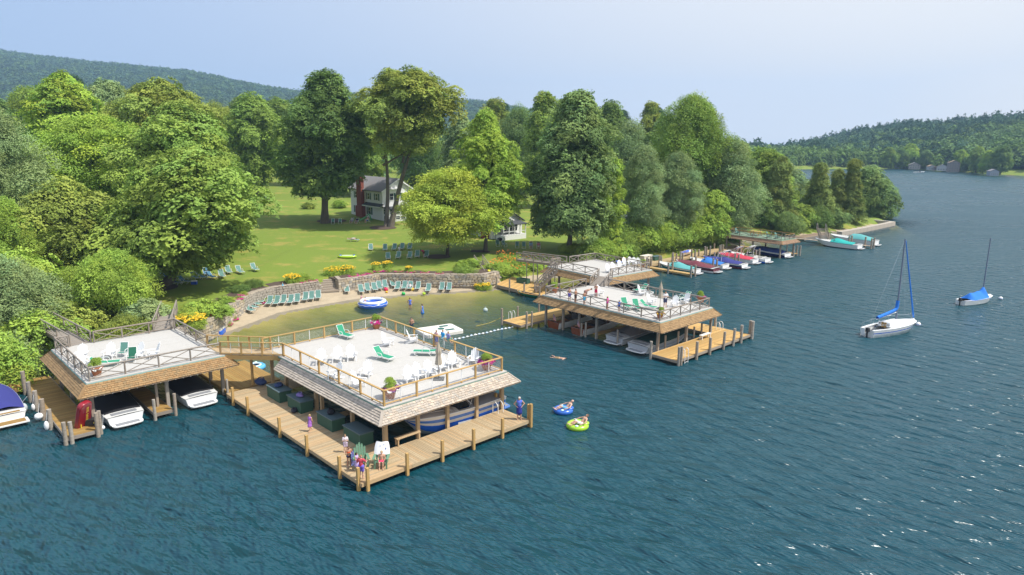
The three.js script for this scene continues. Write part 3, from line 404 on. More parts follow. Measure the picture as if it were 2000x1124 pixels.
function boathouse(key, label, o) {
  const { W, L, deck, out = 0.28, eave = 1.0, drop = 0.68, set, single = ['front'], posts, postM, brace = true, sides = ['front', 'left', 'right', 'back'], edge = M.drip, base, tails = M.white, membrane = M.membrane, slope = [0, W, 0, L], group, leftTo = L } = o;
  const [fx, fz, t] = FR[key], H = thing('boathouse', label, 'boathouse', [fx, 0, fz], t, group);
  part('roof_deck', box(W + out * 2, 0.12, L + out * 2, W / 2, deck - 0.06, -L / 2), membrane, H);
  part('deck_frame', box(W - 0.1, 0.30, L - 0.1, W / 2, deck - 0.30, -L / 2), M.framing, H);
  for (let k = 1; k * 1.9 < L; k++) part('membrane_seam', box(W + out * 2 - 0.1, 0.006, 0.06, W / 2, deck + 0.003, -k * 1.9), M.seam, H);
  part('drip_edge', [box(W + out * 2 + 0.04, 0.09, 0.03, W / 2, deck - 0.10, out + 0.018), box(W + out * 2 + 0.04, 0.09, 0.03, W / 2, deck - 0.10, -L - out - 0.018), box(0.03, 0.09, L + out * 2, -out - 0.018, deck - 0.10, -L / 2), box(0.03, 0.09, L + out * 2, W + out + 0.018, deck - 0.10, -L / 2)], edge, H);
  const i0 = out + 0.03, e = eave, y0 = deck - 0.15, y1 = deck - 0.15 - drop, S = { front: [[-i0, -i0], [W + i0, -i0], [-e, -e], [W + e, -e]], left: [[-i0, leftTo + (leftTo === L ? i0 : 0)], [-i0, -i0], [-e, leftTo + (leftTo === L ? e : 0)], [-e, -e]], right: [[W + i0, -i0], [W + i0, L + i0], [W + e, -e], [W + e, L + e]], back: [[W + i0, L + i0], [-i0, L + i0], [W + e, L + e], [-e, L + e]] };
  for (const s of sides) {
    skirt(H, set, ...S[s], y0, y1, { single: single.includes(s), seed: s.length + key.charCodeAt(0), base });
    const [, , e0, e1] = S[s], n = Math.round(hyp(e1[0] - e0[0], e1[1] - e0[1]) / 0.52), g = []; for (let k = 1; k < n; k++) { const u = k / n, a = mixn(e0[0], e1[0], u), b = mixn(e0[1], e1[1], u), ia = clamp(a, 0, W), ib = clamp(b, 0, L), d = max(0.01, hyp(a - ia, b - ib)); g.push(beam([a + (ia - a) / d * 0.08, y1 - 0.06, -(b + (ib - b) / d * 0.08)], [a + (ia - a) / d * 0.9, y1 - 0.06 + 0.5, -(b + (ib - b) / d * 0.9)], 0.07, 0.11)); }
    part('rafter_tails', g, tails, H).userData.kind = 'stuff';
  }
  for (const [a, b, w = 0.22] of posts) {
    const top = deck - 0.42; part('post', beam([a, -1.6, -b], [a, top, -b], w), postM[Math.floor(abs(a * 3 + b)) % postM.length], H);
    if (brace) for (const [da, db] of [[0.5, 0], [-0.5, 0], [0, 0.5], [0, -0.5]]) if (a + da > -0.3 && a + da < W + 0.3 && b + db > -0.3 && b + db < L + 0.3) part('brace', beam([a, top - 0.55, -b], [a + da, top, -b - db], 0.09, 0.09), postM[0], H);
  }
  const rows = [...new Set(posts.map((p) => p[0]))]; part('girder', [beam([0, deck - 0.5, 0], [W, deck - 0.5, 0], 0.15, 0.24), beam([0, deck - 0.5, -L], [W, deck - 0.5, -L], 0.15, 0.24)], postM[0], H); part('girder', [beam([0, deck - 0.5, -0.1], [0, deck - 0.5, -L + 0.1], 0.15, 0.24), beam([W, deck - 0.5, -0.1], [W, deck - 0.5, -L + 0.1], 0.15, 0.24)], postM[0], H);
  return H;
}
const dockAt = (key, name, label, group) => thing(name, label, 'dock', [FR[key][0], 0, FR[key][1]], FR[key][2], group);
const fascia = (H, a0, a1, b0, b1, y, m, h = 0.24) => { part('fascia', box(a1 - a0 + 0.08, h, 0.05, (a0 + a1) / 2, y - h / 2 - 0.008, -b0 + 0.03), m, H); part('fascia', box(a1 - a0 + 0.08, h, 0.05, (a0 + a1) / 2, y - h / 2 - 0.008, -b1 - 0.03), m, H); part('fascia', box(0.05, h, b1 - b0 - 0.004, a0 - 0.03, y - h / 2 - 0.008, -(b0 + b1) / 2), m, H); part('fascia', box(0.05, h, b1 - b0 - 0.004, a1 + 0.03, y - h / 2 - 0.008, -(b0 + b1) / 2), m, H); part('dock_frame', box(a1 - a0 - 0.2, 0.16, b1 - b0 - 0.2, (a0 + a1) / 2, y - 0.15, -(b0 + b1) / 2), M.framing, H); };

// ---------- the new boathouse with the cable railing ----------
const HA = 3.42;
{
  const H = boathouse('A', 'new boathouse with pale shingle skirt, white roof deck and tan board railing', { W: 10.2, L: 16.4, deck: HA, set: SHINGLE.pale, posts: [[0, 0, 0.26], [2.5, -0.1], [5, -0.1], [7.65, -0.1], [10.2, 0, 0.26], [0, 4], [0, 8.2], [-0.02, 9.0, 0.24], [0, 13.8], [0, 16.3], [10.2, 16.3], [10.2, 8.2], [5, 16.3]], postM: WOOD.post, base: [0.49, 0.42, 0.35], tails: WOOD.post[1], leftTo: 13.7 });
  railing(H, [[0, 14.0, HA], [0, 0, HA], [10.2, 0, HA], [10.2, 16.4, HA], [-0.6, 16.4, HA]], [5, 4, 6, 4], 'cable', 1.04);
  const D = dockAt('A', 'wooden_dock', 'fresh tan plank dock wrapping round the new boathouse');
  planks(D, WOOD.fresh, [-3.6, -0.15, -3.0, 16.6], 'a', 0.55, 0.15, { seed: 4 }); planks(D, WOOD.fresh, [-0.15, 10.05, -3.0, -0.3], 'b', 0.55, 0.15, { seed: 5 });
  planks(D, WOOD.fresh, [-0.15, 2.6, 14.2, 16.6], 'b', 0.55, 0.16, { seed: 6 });
  fascia(D, -3.6, -0.15, -3.0, 16.6, 0.55, WOOD.fresh[1]); fascia(D, -0.05, 10.05, -3.0, -0.3, 0.55, WOOD.fresh[2]);
  planks(D, WOOD.fresh, [0.3, 10.1, 6.6, 7.4], 'b', 0.5, 0.16, { seed: 8, joined: true, base: [0.45, 0.33, 0.18] });
  for (const [a, b] of [[-3.72, 15.2], [-3.72, 12.5], [-3.72, 7.3], [-3.72, 3.4], [-3.72, -0.7], [-3.68, -2.75], [-3.3, -3.15], [-0.5, -3.12], [2.2, -3.12], [4.8, -3.12], [7.4, -3.12]]) pile(D, a, b, 1.45, 0.1, WOOD.rail[1], true);
  pile(D, 10.18, -3.1, 1.75, 0.11, WOOD.rail[0], true); pile(D, 10.2, -2.85, 1.65, 0.1, WOOD.rail[1], true); pile(D, 10.55, 0.3, 1.8, 0.1, WOOD.rail[1], true); pile(D, 9.85, 0.25, 1.7, 0.1, WOOD.rail[2], true);
  const lad = part('ladder', [pipe([[9.2, -0.7, 0.15], [9.2, 1.2, 0.15], [9.2, 1.35, 0.45], [9.2, 1.1, 0.7], [9.2, 0.56, 0.72]], 0.03), pipe([[9.7, -0.7, 0.15], [9.7, 1.2, 0.15], [9.7, 1.35, 0.45], [9.7, 1.1, 0.7], [9.7, 0.56, 0.72]], 0.03)], M.white, D);
}
// footbridge between the two roof decks
{
  const p = inFrame('A', 0, 14.1), q = inFrame('A', 0, 16.3), r = inFrame('B', 9.04, 0), s = inFrame('B', 9.04, 2.6), yA = HA, yB = 3.4;
  const T = thing('footbridge', 'tan plank footbridge joining the two boathouse roof decks', 'bridge', [0, 0, 0]);
  const n = 34, wd = WOOD.fresh; for (let k = 0; k < n; k++) { const t0 = k / n, t1 = (k + 0.93) / n, P = (a, b, t) => [mixn(a[0], b[0], t), mixn(a[1], b[1], t)], a = P(p, r, t0), b = P(p, r, t1), c = P(q, s, t1), d = P(q, s, t0); part('plank', slab([a, b, c, d], yA - 0.035, yA + 0.01), wd[k % 6], T); }
  part('beam', beam([p[0], yA - 0.2, p[1]], [r[0], yB - 0.2, r[1]], 0.1, 0.32), WOOD.rail[0], T); part('beam', beam([q[0], yA - 0.2, q[1]], [s[0], yB - 0.2, s[1]], 0.1, 0.32), WOOD.rail[0], T);
  railing(T, [[p[0], -p[1], HA], [r[0], -r[1], 3.4]], [3], 'cable', 1.04); railing(T, [[q[0], -q[1], HA], [s[0], -s[1], 3.4]], [3], 'cable', 1.04);
  part('bridge_post', [beam([q[0] - 1.6, -1.5, q[1] + 0.1], [q[0] - 1.6, 3.1, q[1] + 0.1], 0.16)], WOOD.rail[1], T);
}
// ---------- the shingled boathouse with grey log rails ----------
const HB = 3.4;
{
  const H = boathouse('B', 'older boathouse with brown shingle skirt and grey log railing beside the willow', { W: 9.04, L: 10.17, deck: HB, set: SHINGLE.brown, posts: [[-0.1, -0.3], [4.8, -0.3], [4.1, -0.2, 0.16], [9.1, 0.2], [9.2, 3], [0, 3.2], [0, 6.4], [0, 9.8], [9.04, 9.8], [4.5, 9.8]], postM: WOOD.pile, base: [0.32, 0.205, 0.098], edge: M.teal, brace: false });
  railing(H, [[0.9, 10.17, HB], [0, 10.17, HB], [0, 0, HB], [9.04, 0, HB]], [1, 5, 4], 'rustic', 0.95); railing(H, [[9.04, 2.6, HB], [9.04, 10.17, HB], [2.7, 10.17, HB]], [3, 3], 'rustic', 0.95);
  const D = dockAt('B', 'plank_dock', 'golden brown plank dock under the older boathouse');
  planks(D, WOOD.honey, [-2.1, -0.25, -1.9, 13.2], 'a', 0.5, 0.19, { seed: 14 }); planks(D, WOOD.honey, [3.5, 4.7, -1.5, 10], 'a', 0.5, 0.2, { seed: 15 }); planks(D, WOOD.honey, [9.15, 13.4, -0.7, 6.2], 'b', 0.48, 0.2, { seed: 16 }); planks(D, WOOD.honey, [-9, -2.15, 11.2, 13.2], 'b', 0.5, 0.24, { seed: 17 }); planks(D, WOOD.honey, [-0.2, 9.1, 10.2, 11.6], 'b', 0.5, 0.22, { seed: 18 });
  fascia(D, -2.1, -0.25, -1.9, 13.2, 0.5, WOOD.grey[0]); fascia(D, 3.5, 4.7, -1.5, 10, 0.5, WOOD.grey[1]); fascia(D, 9.15, 13.4, -0.7, 6.2, 0.48, WOOD.honey[1]); fascia(D, -9, -2.15, 11.2, 13.2, 0.5, WOOD.honey[2]);
  for (const [a, b, h, w = 0.13] of [[-2.2, -1.95, 1.6], [-1.85, -2.0, 1.55], [-0.3, -2.0, 1.75], [-0.05, -1.6, 1.7], [3.45, -1.6, 1.6, 0.11], [4.85, -1.65, 1.7, 0.11], [-2.35, 1.6, 1.5, 0.15], [-2.35, 3.9, 1.6, 0.17], [-2.35, 6.2, 1.6, 0.15], [-2.35, 8.6, 1.65, 0.15], [-2.3, 10.9, 1.9, 0.15], [9.0, -0.9, 1.6, 0.09], [10.4, 6.4, 1.7], [12.2, 6.4, 1.6]]) pile(D, a, b, h, w, WOOD.pile[Math.floor(abs(a * 7 + b)) % 4]);
}
// grey plank walk from the shingled boathouse deck to the bank, and the stair at its far corner
function walkway(label, P, Q, w, bays, style = 'rustic', wd = WOOD.grey, steps = false, h = 0.95, legs = 0) {
  const T = thing(steps ? 'stairway' : 'walkway', label, steps ? 'stairs' : 'walkway', [0, 0, 0]), d = V(Q[0] - P[0], 0, Q[2] - P[2]), L = d.length(), n = Math.round(L / (steps ? 0.32 : 0.2)); d.normalize(); const s = [-d.z, d.x], ang = Math.atan2(-d.z, d.x);
  const g = steps ? rawBox(0.29, 0.05, w) : rawBox(0.185, 0.045, w);
  for (let k = 0; k < n; k++) { const t = (k + 0.5) / n, p = part(steps ? 'tread' : 'plank', g, wd[(k * 7 + 3) % wd.length], T); p.position.set(mixn(P[0], Q[0], t), mixn(P[1], Q[1], t), mixn(P[2], Q[2], t)); p.rotation.y = ang; }
  for (const k of [-1, 1]) { const o = [s[0] * w / 2 * k, s[1] * w / 2 * k]; part('stringer', beam([P[0] + o[0], P[1] - 0.16, P[2] + o[1]], [Q[0] + o[0], Q[1] - 0.16, Q[2] + o[1]], 0.07, 0.24), wd[1], T); railing(T, [[P[0] + o[0], -(P[2] + o[1]), P[1]], [Q[0] + o[0], -(Q[2] + o[1]), Q[1]]], [bays], style, h); for (let i = 1; i <= legs; i++) { const t = i / (legs + 1), x = mixn(P[0], Q[0], t) + o[0], z = mixn(P[2], Q[2], t) + o[1]; part('leg', rod([x, groundY(x, z) - 0.3, z], [x, mixn(P[1], Q[1], t) - 0.2, z], 0.08, 0.08, 6), wd[2], T); } }
  return T;
}
{ const a = inFrame('B', 1.8, 10.4), b = [-45.40, -63.05]; walkway('grey plank walk from the older boathouse deck to the shady bank', [a[0], HB, a[1]], [b[0], 3.3, b[1]], 1.5, 4); }
{ const a = inFrame('B', 8.1, 10.5), b = [-35.23, -68.76]; walkway('grey wooden stairs climbing from the older boathouse deck to the garden', [a[0], HB, a[1]], [b[0], 2.7, b[1]], 1.4, 2, 'rustic', WOOD.grey, true); }
// ---------- the two linked boathouses across the cove ----------
const HC = 3.4;
{
  const H = boathouse('C', 'boathouse with brown shingle skirt, grey log rails and crowd of children on top', { W: 8.6, L: 15.1, deck: HC, set: SHINGLE.brown, single: [], posts: [[-0.1, 0], [4.7, 0], [9.3, 0.05], [-0.1, 7.6], [-0.1, 10, 0.18], [-0.1, 12.3], [0, 15], [8.6, 7.5], [8.6, 15], [4.3, 15]], postM: WOOD.pile, edge: M.teal });
  railing(H, [[8.6, 13.2, HC], [8.6, 0, HC], [0, 0, HC], [0, 15.1, HC], [6.7, 15.1, HC]], [6, 5, 7, 3], 'rustic', 0.95);
  const D = dockAt('C', 'plank_dock', 'tan plank dock with swim ladders round the crowded boathouse');
  planks(D, WOOD.tan, [-1.3, 12.0, -3.0, -0.1], 'a', 0.5, 0.19, { seed: 24 }); planks(D, WOOD.tan, [9.2, 12.0, -0.1, 5.5], 'a', 0.5, 0.19, { seed: 25 }); planks(D, WOOD.tan, [-3.6, 6.5, 15.3, 18.2], 'a', 0.5, 0.19, { seed: 26 });
  fascia(D, -1.3, 12.0, -3.0, -0.1, 0.5, WOOD.pile[0]); fascia(D, 9.2, 12, -0.02, 5.5, 0.5, WOOD.pile[1]); fascia(D, -3.6, 6.5, 15.3, 18.2, 0.5, WOOD.grey[1]);
  planks(D, WOOD.tan, [0, 8.6, 7.4, 8.2], 'b', 0.45, 0.2, { seed: 27, joined: true });
  for (const [a, b, h, w = 0.13, la = 0] of [[-1.45, -0.2, 1.75], [-1.2, -3.1, 1.8, 0.12], [-0.85, -3.15, 1.8, 0.12], [1.7, -3.15, 1.75, 0.14], [4.0, -3.15, 1.7, 0.14], [6.4, -3.15, 1.8, 0.13, 0.2], [8.2, -3.15, 1.8, 0.13, 0.3], [9.9, -3.15, 1.9, 0.14], [12.2, -3.1, 1.9, 0.17], [12.3, -2.8, 1.9, 0.15], [12.15, 1.2, 1.9, 0.14], [1.4, 0.2, 1.7, 0.1], [3.6, 0.2, 1.7, 0.1], [6.6, 0.3, 1.6, 0.1], [8, 0.3, 1.7, 0.1], [-0.4, 8.8, 1.6, 0.11], [-0.5, 9.3, 1.4, 0.11], [-0.4, 4.6, 1.7, 0.1], [-3.8, 18.1, 1.9, 0.12], [-2.8, 15.2, 1.9, 0.12], [-2.0, 15.2, 1.8, 0.1], [-1.2, 18.3, 1.7, 0.1], [2.2, 18.3, 1.8, 0.1], [4.6, 15.2, 1.6, 0.1]]) pile(D, a, b, h, w, WOOD.pile[Math.floor(abs(a * 7 + b)) % 4], false, la);
  for (const [a, b, db] of [[-0.2, -3.1, 1], [10.9, 0.3, -1], [-2.6, 18.3, -1]]) part('ladder', [0, 0.55].map((k) => pipe([[a + k, -0.6, -b], [a + k, 1.2, -b], [a + k, 1.38, -b - 0.25 * db], [a + k, 1.1, -b - 0.45 * db], [a + k, 0.5, -b - 0.45 * db]], 0.03)).concat([0, 1, 2].map((k) => rod([a, -0.5 + k * 0.3, -b], [a + 0.55, -0.5 + k * 0.3, -b], 0.02))), M.white, D);
}
{
  const H = boathouse('U', 'upper boathouse deck with white chairs beside the bank, brown shingle skirt below', { W: 8.7, L: 9.75, deck: 3.55, set: SHINGLE.brown, single: [], posts: [[0, 0], [4, 0], [8.7, 0], [0, 4], [0, 8], [0, 9.75], [8.7, 5], [8.7, 9.75]], postM: WOOD.grey, edge: M.teal });
  railing(H, [[1.1, 0, 3.55], [8.7, 0, 3.55], [8.7, 9.75, 3.55], [3.6, 9.75, 3.55]], [5, 5, 3], 'rustic', 0.95); railing(H, [[-0.05, 1.1, 3.55], [0, 9.75, 3.55], [1.6, 9.75, 3.55]], [4, 1], 'rustic', 0.95);
  const p = inFrame('U', 0.1, 0.1), q = inFrame('C', 7.9, 14.4); walkway('short grey ramp linking the two railed boathouse decks', [q[0], HC + 0.03, q[1]], [p[0] + 0.2, 3.57, p[1] - 0.2], 1.7, 2);
}
{ const a = inFrame('U', 2.6, 9.9), b = [1.08, -98.55]; walkway('grey plank gangway on tall legs leading from the lawn to the upper deck', [a[0], 3.55, a[1]], [b[0], 3.3, b[1]], 1.4, 5, 'rustic', WOOD.grey, false, 0.95, 3); }
{ const a = inFrame('U', -0.9, 7.6), b = inFrame('U', -3.2, 9.2); walkway('steep grey stairs beside the upper boathouse deck down to the shore dock', [a[0], 3.5, a[1]], [b[0], 0.75, b[1]], 1.2, 2, 'rustic', WOOD.grey, true); }
// ---------- retaining walls of field stone ----------
const STONE = [[0.40, 0.34, 0.26], [0.34, 0.30, 0.25], [0.46, 0.38, 0.27], [0.29, 0.27, 0.24], [0.50, 0.44, 0.35], [0.38, 0.31, 0.22]].map((c) => mat(...c, 0.95, { bumpMap: again(sandTex, 1.5), bumpScale: 0.03 }));
M.mortar = mat(0.26, 0.225, 0.18, 1); M.cap = mat(0.34, 0.285, 0.225, 0.9, { bumpMap: again(sandTex, 1), bumpScale: 0.02 });
const stoneGeo = [...Array(9)].map((_, i) => { const r = RNG(300 + i), g = new THREE.BoxGeometry(1, 1, 1, 2, 2, 2).toNonIndexed(), p = g.attributes.position, j = {}; for (let k = 0; k < p.count; k++) { const key = [p.getX(k), p.getY(k), p.getZ(k)].map((v) => Math.round(v * 2)).join(), e = j[key] ||= [r.r(-0.09, 0.09), r.r(-0.1, 0.1), r.r(-0.1, 0.12)], n = key.split(',').filter((v) => abs(+v) === 1).length, s = n === 3 ? 0.84 : n === 2 ? 0.93 : 1.04; p.setXYZ(k, p.getX(k) * s + e[0] * 0.7, p.getY(k) * s + e[1] * 0.7, p.getZ(k) * s + e[2] * 0.7); } g.computeVertexNormals(); return g; });
function stoneWall(label, line, top, foot, seed) {
  const T = thing('stone_wall', label, 'wall', [0, 0, 0]), r = RNG(seed), spots = [];
  for (let i = 0; i < line.length - 1; i++) {
    const [x0, z0] = line[i], [x1, z1] = line[i + 1], L = hyp(x1 - x0, z1 - z0), d = [(x1 - x0) / L, (z1 - z0) / L], n = [-d[1], d[0]], ang = Math.atan2(-d[1], d[0]);
    part('mortar_core', box(L + 0.3, top - foot, 0.62, (x0 + x1) / 2 + n[0] * 0.1, (top + foot) / 2 - 0.02, (z0 + z1) / 2 + n[1] * 0.1, ang), M.mortar, T);
    for (let y = foot + 0.4; y < top - 0.06;) { const h = min(r.r(0.24, 0.36), top - y); for (let x = -0.1; x < L;) { const w = r.r(0.3, 0.62); spots.push([x0 + d[0] * (x + w / 2) + n[0] * 0.42, y + h / 2, z0 + d[1] * (x + w / 2) + n[1] * 0.42, w * 0.98, h * 0.98, ang]); x += w; } y += h; }
    for (let x = 0; x < L;) { const w = min(r.r(0.7, 1.2), L - x + 0.05), c = part('cap_stone', stoneGeo[Math.floor(r() * 9)], M.cap, T); c.position.set(x0 + d[0] * (x + w / 2) + n[0] * 0.14, top + 0.05, z0 + d[1] * (x + w / 2) + n[1] * 0.14); c.rotation.y = ang; c.scale.set(w * 1.02, 0.13, 0.72); x += w; }
  }
  spots.sort((a, b) => hyp(a[0], a[2]) - hyp(b[0], b[2])); const rest = [];
  spots.forEach(([x, y, z, w, h, a], k) => { const g = stoneGeo[Math.floor(r() * 9)]; if (k < 295) { const s = part('stone', g, r.pick(STONE), T); s.position.set(x, y, z); s.rotation.y = a; s.scale.set(w, h, 0.26); } else { const q = g.clone(); q.scale(w, h, 0.26); rest.push(put(q, x, y, z, a)); } });
  if (rest.length) part('stonework', rest, STONE[1], T).userData.kind = 'stuff';
}
stoneWall('curved field stone wall between the flower border and the beach steps', WALL_1, 2.02, -0.5, 5);
stoneWall('long field stone wall with bend behind the row of beach chairs', WALL_2, 2.02, 0, 6);
{ // stone steps between the walls
  const T = thing('stone_steps', 'broad stone steps leading from the beach up to the lawn', 'steps', [-24.0, 0, -87.8], Math.atan2(1.1, 2.3)); const n = 6;
  for (let k = 0; k < n; k++) { part('step', box(2.7, 0.2, 0.42, 0, 0.72 + k * 0.215, 0.35 - k * 0.36), M.cap, T); part('riser', box(2.6, 0.9, 0.36, 0, 0.24 + k * 0.215, 0.33 - k * 0.36), STONE[1], T); }
  part('cheek_wall', box(0.4, 1.7, 2.3, 1.5, 1.2, -0.75), STONE[3], T); part('cheek_wall', box(0.4, 1.4, 2.0, -1.5, 1.05, -0.95), STONE[3], T); part('cheek_cap', box(0.55, 0.1, 2.4, 1.5, 2.1, -0.75), M.cap, T);
}
{ const p = [-3.04, -95.24], q = [-5.04, -100.67]; walkway('grey wooden beach stairs with log handrails beside the daylilies', [p[0], 0.9, p[1]], [q[0], 2.5, q[1]], 1.3, 2, 'rustic', WOOD.grey, true); }
// ---------- planted borders ----------
M.mulch = mat(0.085, 0.058, 0.042, 1, { bumpMap: again(sandTex, 1), bumpScale: 0.05 });
function ribbon(line, w0, w1, lift) { const out = []; for (let i = 0; i < line.length - 1; i++) { const [x0, z0] = line[i], [x1, z1] = line[i + 1], L = hyp(x1 - x0, z1 - z0), n = [(z1 - z0) / L, -(x1 - x0) / L], k = max(1, Math.round(L / 0.8)); out.push(grid(k, 4, (u, v) => { const w = mixn(w0, w1 * (0.85 + 0.3 * vnoise(u * L * 0.6 + i * 5, 3)), v), x = mixn(x0, x1, u) + n[0] * w, z = mixn(z0, z1, u) + n[1] * w; return [x, max(lawnY(x, z), 2.0) + lift, z]; })); } return mergeGeometries(out); }
setting('garden_soil', ribbon(WALL_1, 0.1, 2.4, 0.035), M.mulch, 'dark mulch border along the curved beach wall', 'garden bed'); setting('garden_soil', ribbon(WALL_2, 0.1, 2.3, 0.035), M.mulch, 'dark mulch border along the long beach wall', 'garden bed');
const petal = { yellow: mat(0.78, 0.52, 0.02, 0.7), orange: mat(0.80, 0.26, 0.03, 0.7), magenta: mat(0.55, 0.02, 0.24, 0.7), white: mat(0.8, 0.78, 0.75, 0.7), purple: mat(0.22, 0.03, 0.22, 0.7) };
const petalGeo = (() => { const g = []; for (let k = 0; k < 5; k++) { const a = k * 1.2566; g.push(put(new THREE.ConeGeometry(0.035, 0.09, 3), 0.04 * cos(a), 0.02, 0.04 * sin(a), -a, 0, -1.1)); } return mergeGeometries(g); })();
function blooms(parent, R, h, m, n, seed, sc = 1) { const r = RNG(seed), im = new THREE.InstancedMesh(petalGeo, m, n); im.name = 'blossoms'; im.userData.kind = 'stuff'; for (let k = 0; k < n; k++) { const a = r() * 6.283, t = Math.sqrt(r()), y = h * (0.75 + 0.35 * Math.sqrt(1 - t * t)) + r.r(-0.1, 0.1) * h; im.setMatrixAt(k, _m.compose(V(R * t * cos(a) * 1.02, y, R * t * sin(a) * 1.02), _q.setFromEuler(_e.set(r.r(-0.6, 0.6), r() * 6, r.r(-0.6, 0.6))), V(sc, sc, sc).multiplyScalar(r.r(0.8, 1.5)))); } parent.add(im); }
function flowerBush(label, x, z, R, h, color, n, o = {}) { const t = shrub(o.name || 'flower_bush', label, x, z, R, h, { lobe: 'fine', seed: o.seed || 1, size: 1.6, ...o, category: 'flowers' }); blooms(t, R, h, petal[color], n, (o.seed || 1) + 500, o.sc || 1.6); return t; }
flowerBush('clump of yellow daylilies at the foot of the garden by the grey stairs', -31.71, -65.70, 1.5, 0.9, 'yellow', 130, { seed: 301, sc: 2 });
shrub('border_shrub', 'large rounded green shrub above the yellow daylilies', -32.37, -68.99, 1.9, 1.5, { seed: 302 }); shrub('border_shrub', 'broad green rose shrub with few pink flowers at the wall bend', -31.04, -69.86, 1.6, 1.2, { seed: 303 });
shrub('border_shrub', 'small bright green shrub on the mulch below the junipers', -32.01, -74.85, 0.8, 0.8, { seed: 304 }); shrub('border_shrub', 'clipped dark juniper mound at the lawn edge', -32.64, -80.60, 1.2, 0.8, { seed: 305, leaf: 'dark', lobe: 'fine' }); shrub('border_shrub', 'dark green yew mound beside the juniper', -32.17, -83.47, 1.2, 0.8, { seed: 306, leaf: 'dark', lobe: 'fine' }); shrub('border_shrub', 'pale hosta clump behind the curved wall', -30.28, -82.06, 0.9, 0.5, { seed: 307 });
flowerBush('round yellow coreopsis bush beside the stone steps', -28.18, -86.32, 1.1, 1.0, 'yellow', 90, { seed: 308 }); shrub('border_shrub', 'clipped globe shrub next to the yellow coreopsis', -27.17, -87.33, 1.1, 0.9, { seed: 309, lobe: 'fine' });
flowerBush('wide yellow flowering mound at the head of the stone steps', -24.25, -92.02, 1.4, 0.9, 'yellow', 110, { seed: 310 }); flowerBush('second yellow mound beyond the lamp post by the steps', -22.86, -92.88, 1.3, 0.9, 'yellow', 90, { seed: 311 });
const magenta = [-30.88, -72.08, -30.97, -73.96, -31.34, -76.49, -31.39, -78.60, -30.46, -80.84, -29.45, -82.93, -28.15, -84.58, -26.83, -86.20, -25.81, -87.21], magenta2 = [-21.26, -90.48, -20.40, -91.24, -19.45, -92.35, -18.61, -93.79, -17.40, -94.18, -15.65, -93.92, -13.98, -93.66, -12.03, -93.42, -9.99, -92.85, -8.56, -92.58];
for (const L of [magenta, magenta2]) for (let k = 0; k < L.length; k += 2) flowerBush(L === magenta ? 'low magenta petunias edging the curved wall' : 'low magenta petunias edging the long wall', L[k], L[k + 1], 0.6, 0.22, 'magenta', 46, { seed: 320 + k + L.length, name: 'petunia_clump', group: L === magenta ? 'petunias along the curved wall' : 'petunias along the long wall' });
flowerBush('tall yellow lilies beside a dark shrub on the long border', -19.14, -95.42, 0.7, 1.0, 'yellow', 40, { seed: 341 }); flowerBush('yellow lilies standing alone in the middle of the long border', -17.81, -96.87, 0.7, 0.9, 'yellow', 40, { seed: 342 }); flowerBush('small yellow lily clump near the end of the long border', -14.47, -94.63, 0.5, 0.7, 'yellow', 30, { seed: 343 });
shrub('border_shrub', 'round green shrub in the long border near the beach stairs', -7.13, -96.99, 1.2, 1.1, { seed: 344 }); shrub('border_shrub', 'tall green shrub between the flat hedge and the stairs', -5.79, -97.85, 1.1, 1.3, { seed: 345 }); shrub('border_shrub', 'flat clipped yew hedge above the long wall', -6.58, -94.32, 1.7, 0.6, { seed: 346, lobe: 'fine', leaf: 'maple' }); flowerBush('golden daylily clump beside the beach stairs', -4.09, -92.75, 1.2, 0.8, 'yellow', 90, { seed: 347, sc: 1.9 });
[[-1.19, -102.32], [0.20, -104.10], [1.94, -104.78], [-0.63, -100.76], [0.75, -102.18], [3.13, -104.51], [-0.84, -106.01], [4.63, -106.76], [-1.86, -97.44]].forEach(([x, z], k) => flowerBush('orange daylilies and tall grass on the bank under the gangway', x, z, 1.9, 1.1, 'orange', k % 3 ? 12 : 26, { seed: 360 + k, name: 'daylily_clump', group: 'daylilies on the bank under the gangway', leaf: 'shrub', lobe: 'spray', sc: 1.5, y: groundY(x, z) - 0.1 }));
shrub('border_shrub', 'yellow-green spirea spreading beside the oak trunk', 10.16, -113.24, 2.2, 1.3, { seed: 380, leaf: 'locust', lobe: 'fine' });
shrub('border_shrub', 'round boxwood near the house chimney', -40.96, -163.17, 1.6, 1.9, { seed: 381 }); shrub('border_shrub', 'small leafy bush under the huge dark maple', -47.37, -160.24, 1.5, 1.6, { seed: 382, leaf: 'olive' });
// mulch rings round the trunks
function ring(label, x, z, R) { setting('mulch_ring', grid(20, 2, (u, v) => { const a = u * 6.283, q = R * v * (0.93 + 0.1 * vnoise(u * 8, 1, 8)), X = x + q * cos(a), Z = z + q * sin(a); return [X, lawnY(X, Z) + 0.05 + 0.14 * (1 - v), Z]; }), M.mulch, label, 'mulch'); }
ring('dark mulch ring round the dense maple', -43.23, -81.44, 2.6); ring('dark mulch ring under the honey locust', -11.43, -105.03, 1.9); ring('dark mulch ring under the upright bright tree', -5.23, -111.06, 1.6); ring('dark mulch ring round the two-stemmed ash', -25.30, -134.02, 2.6); ring('dark mulch ring round the huge dark maple', -37.26, -141.65, 3);
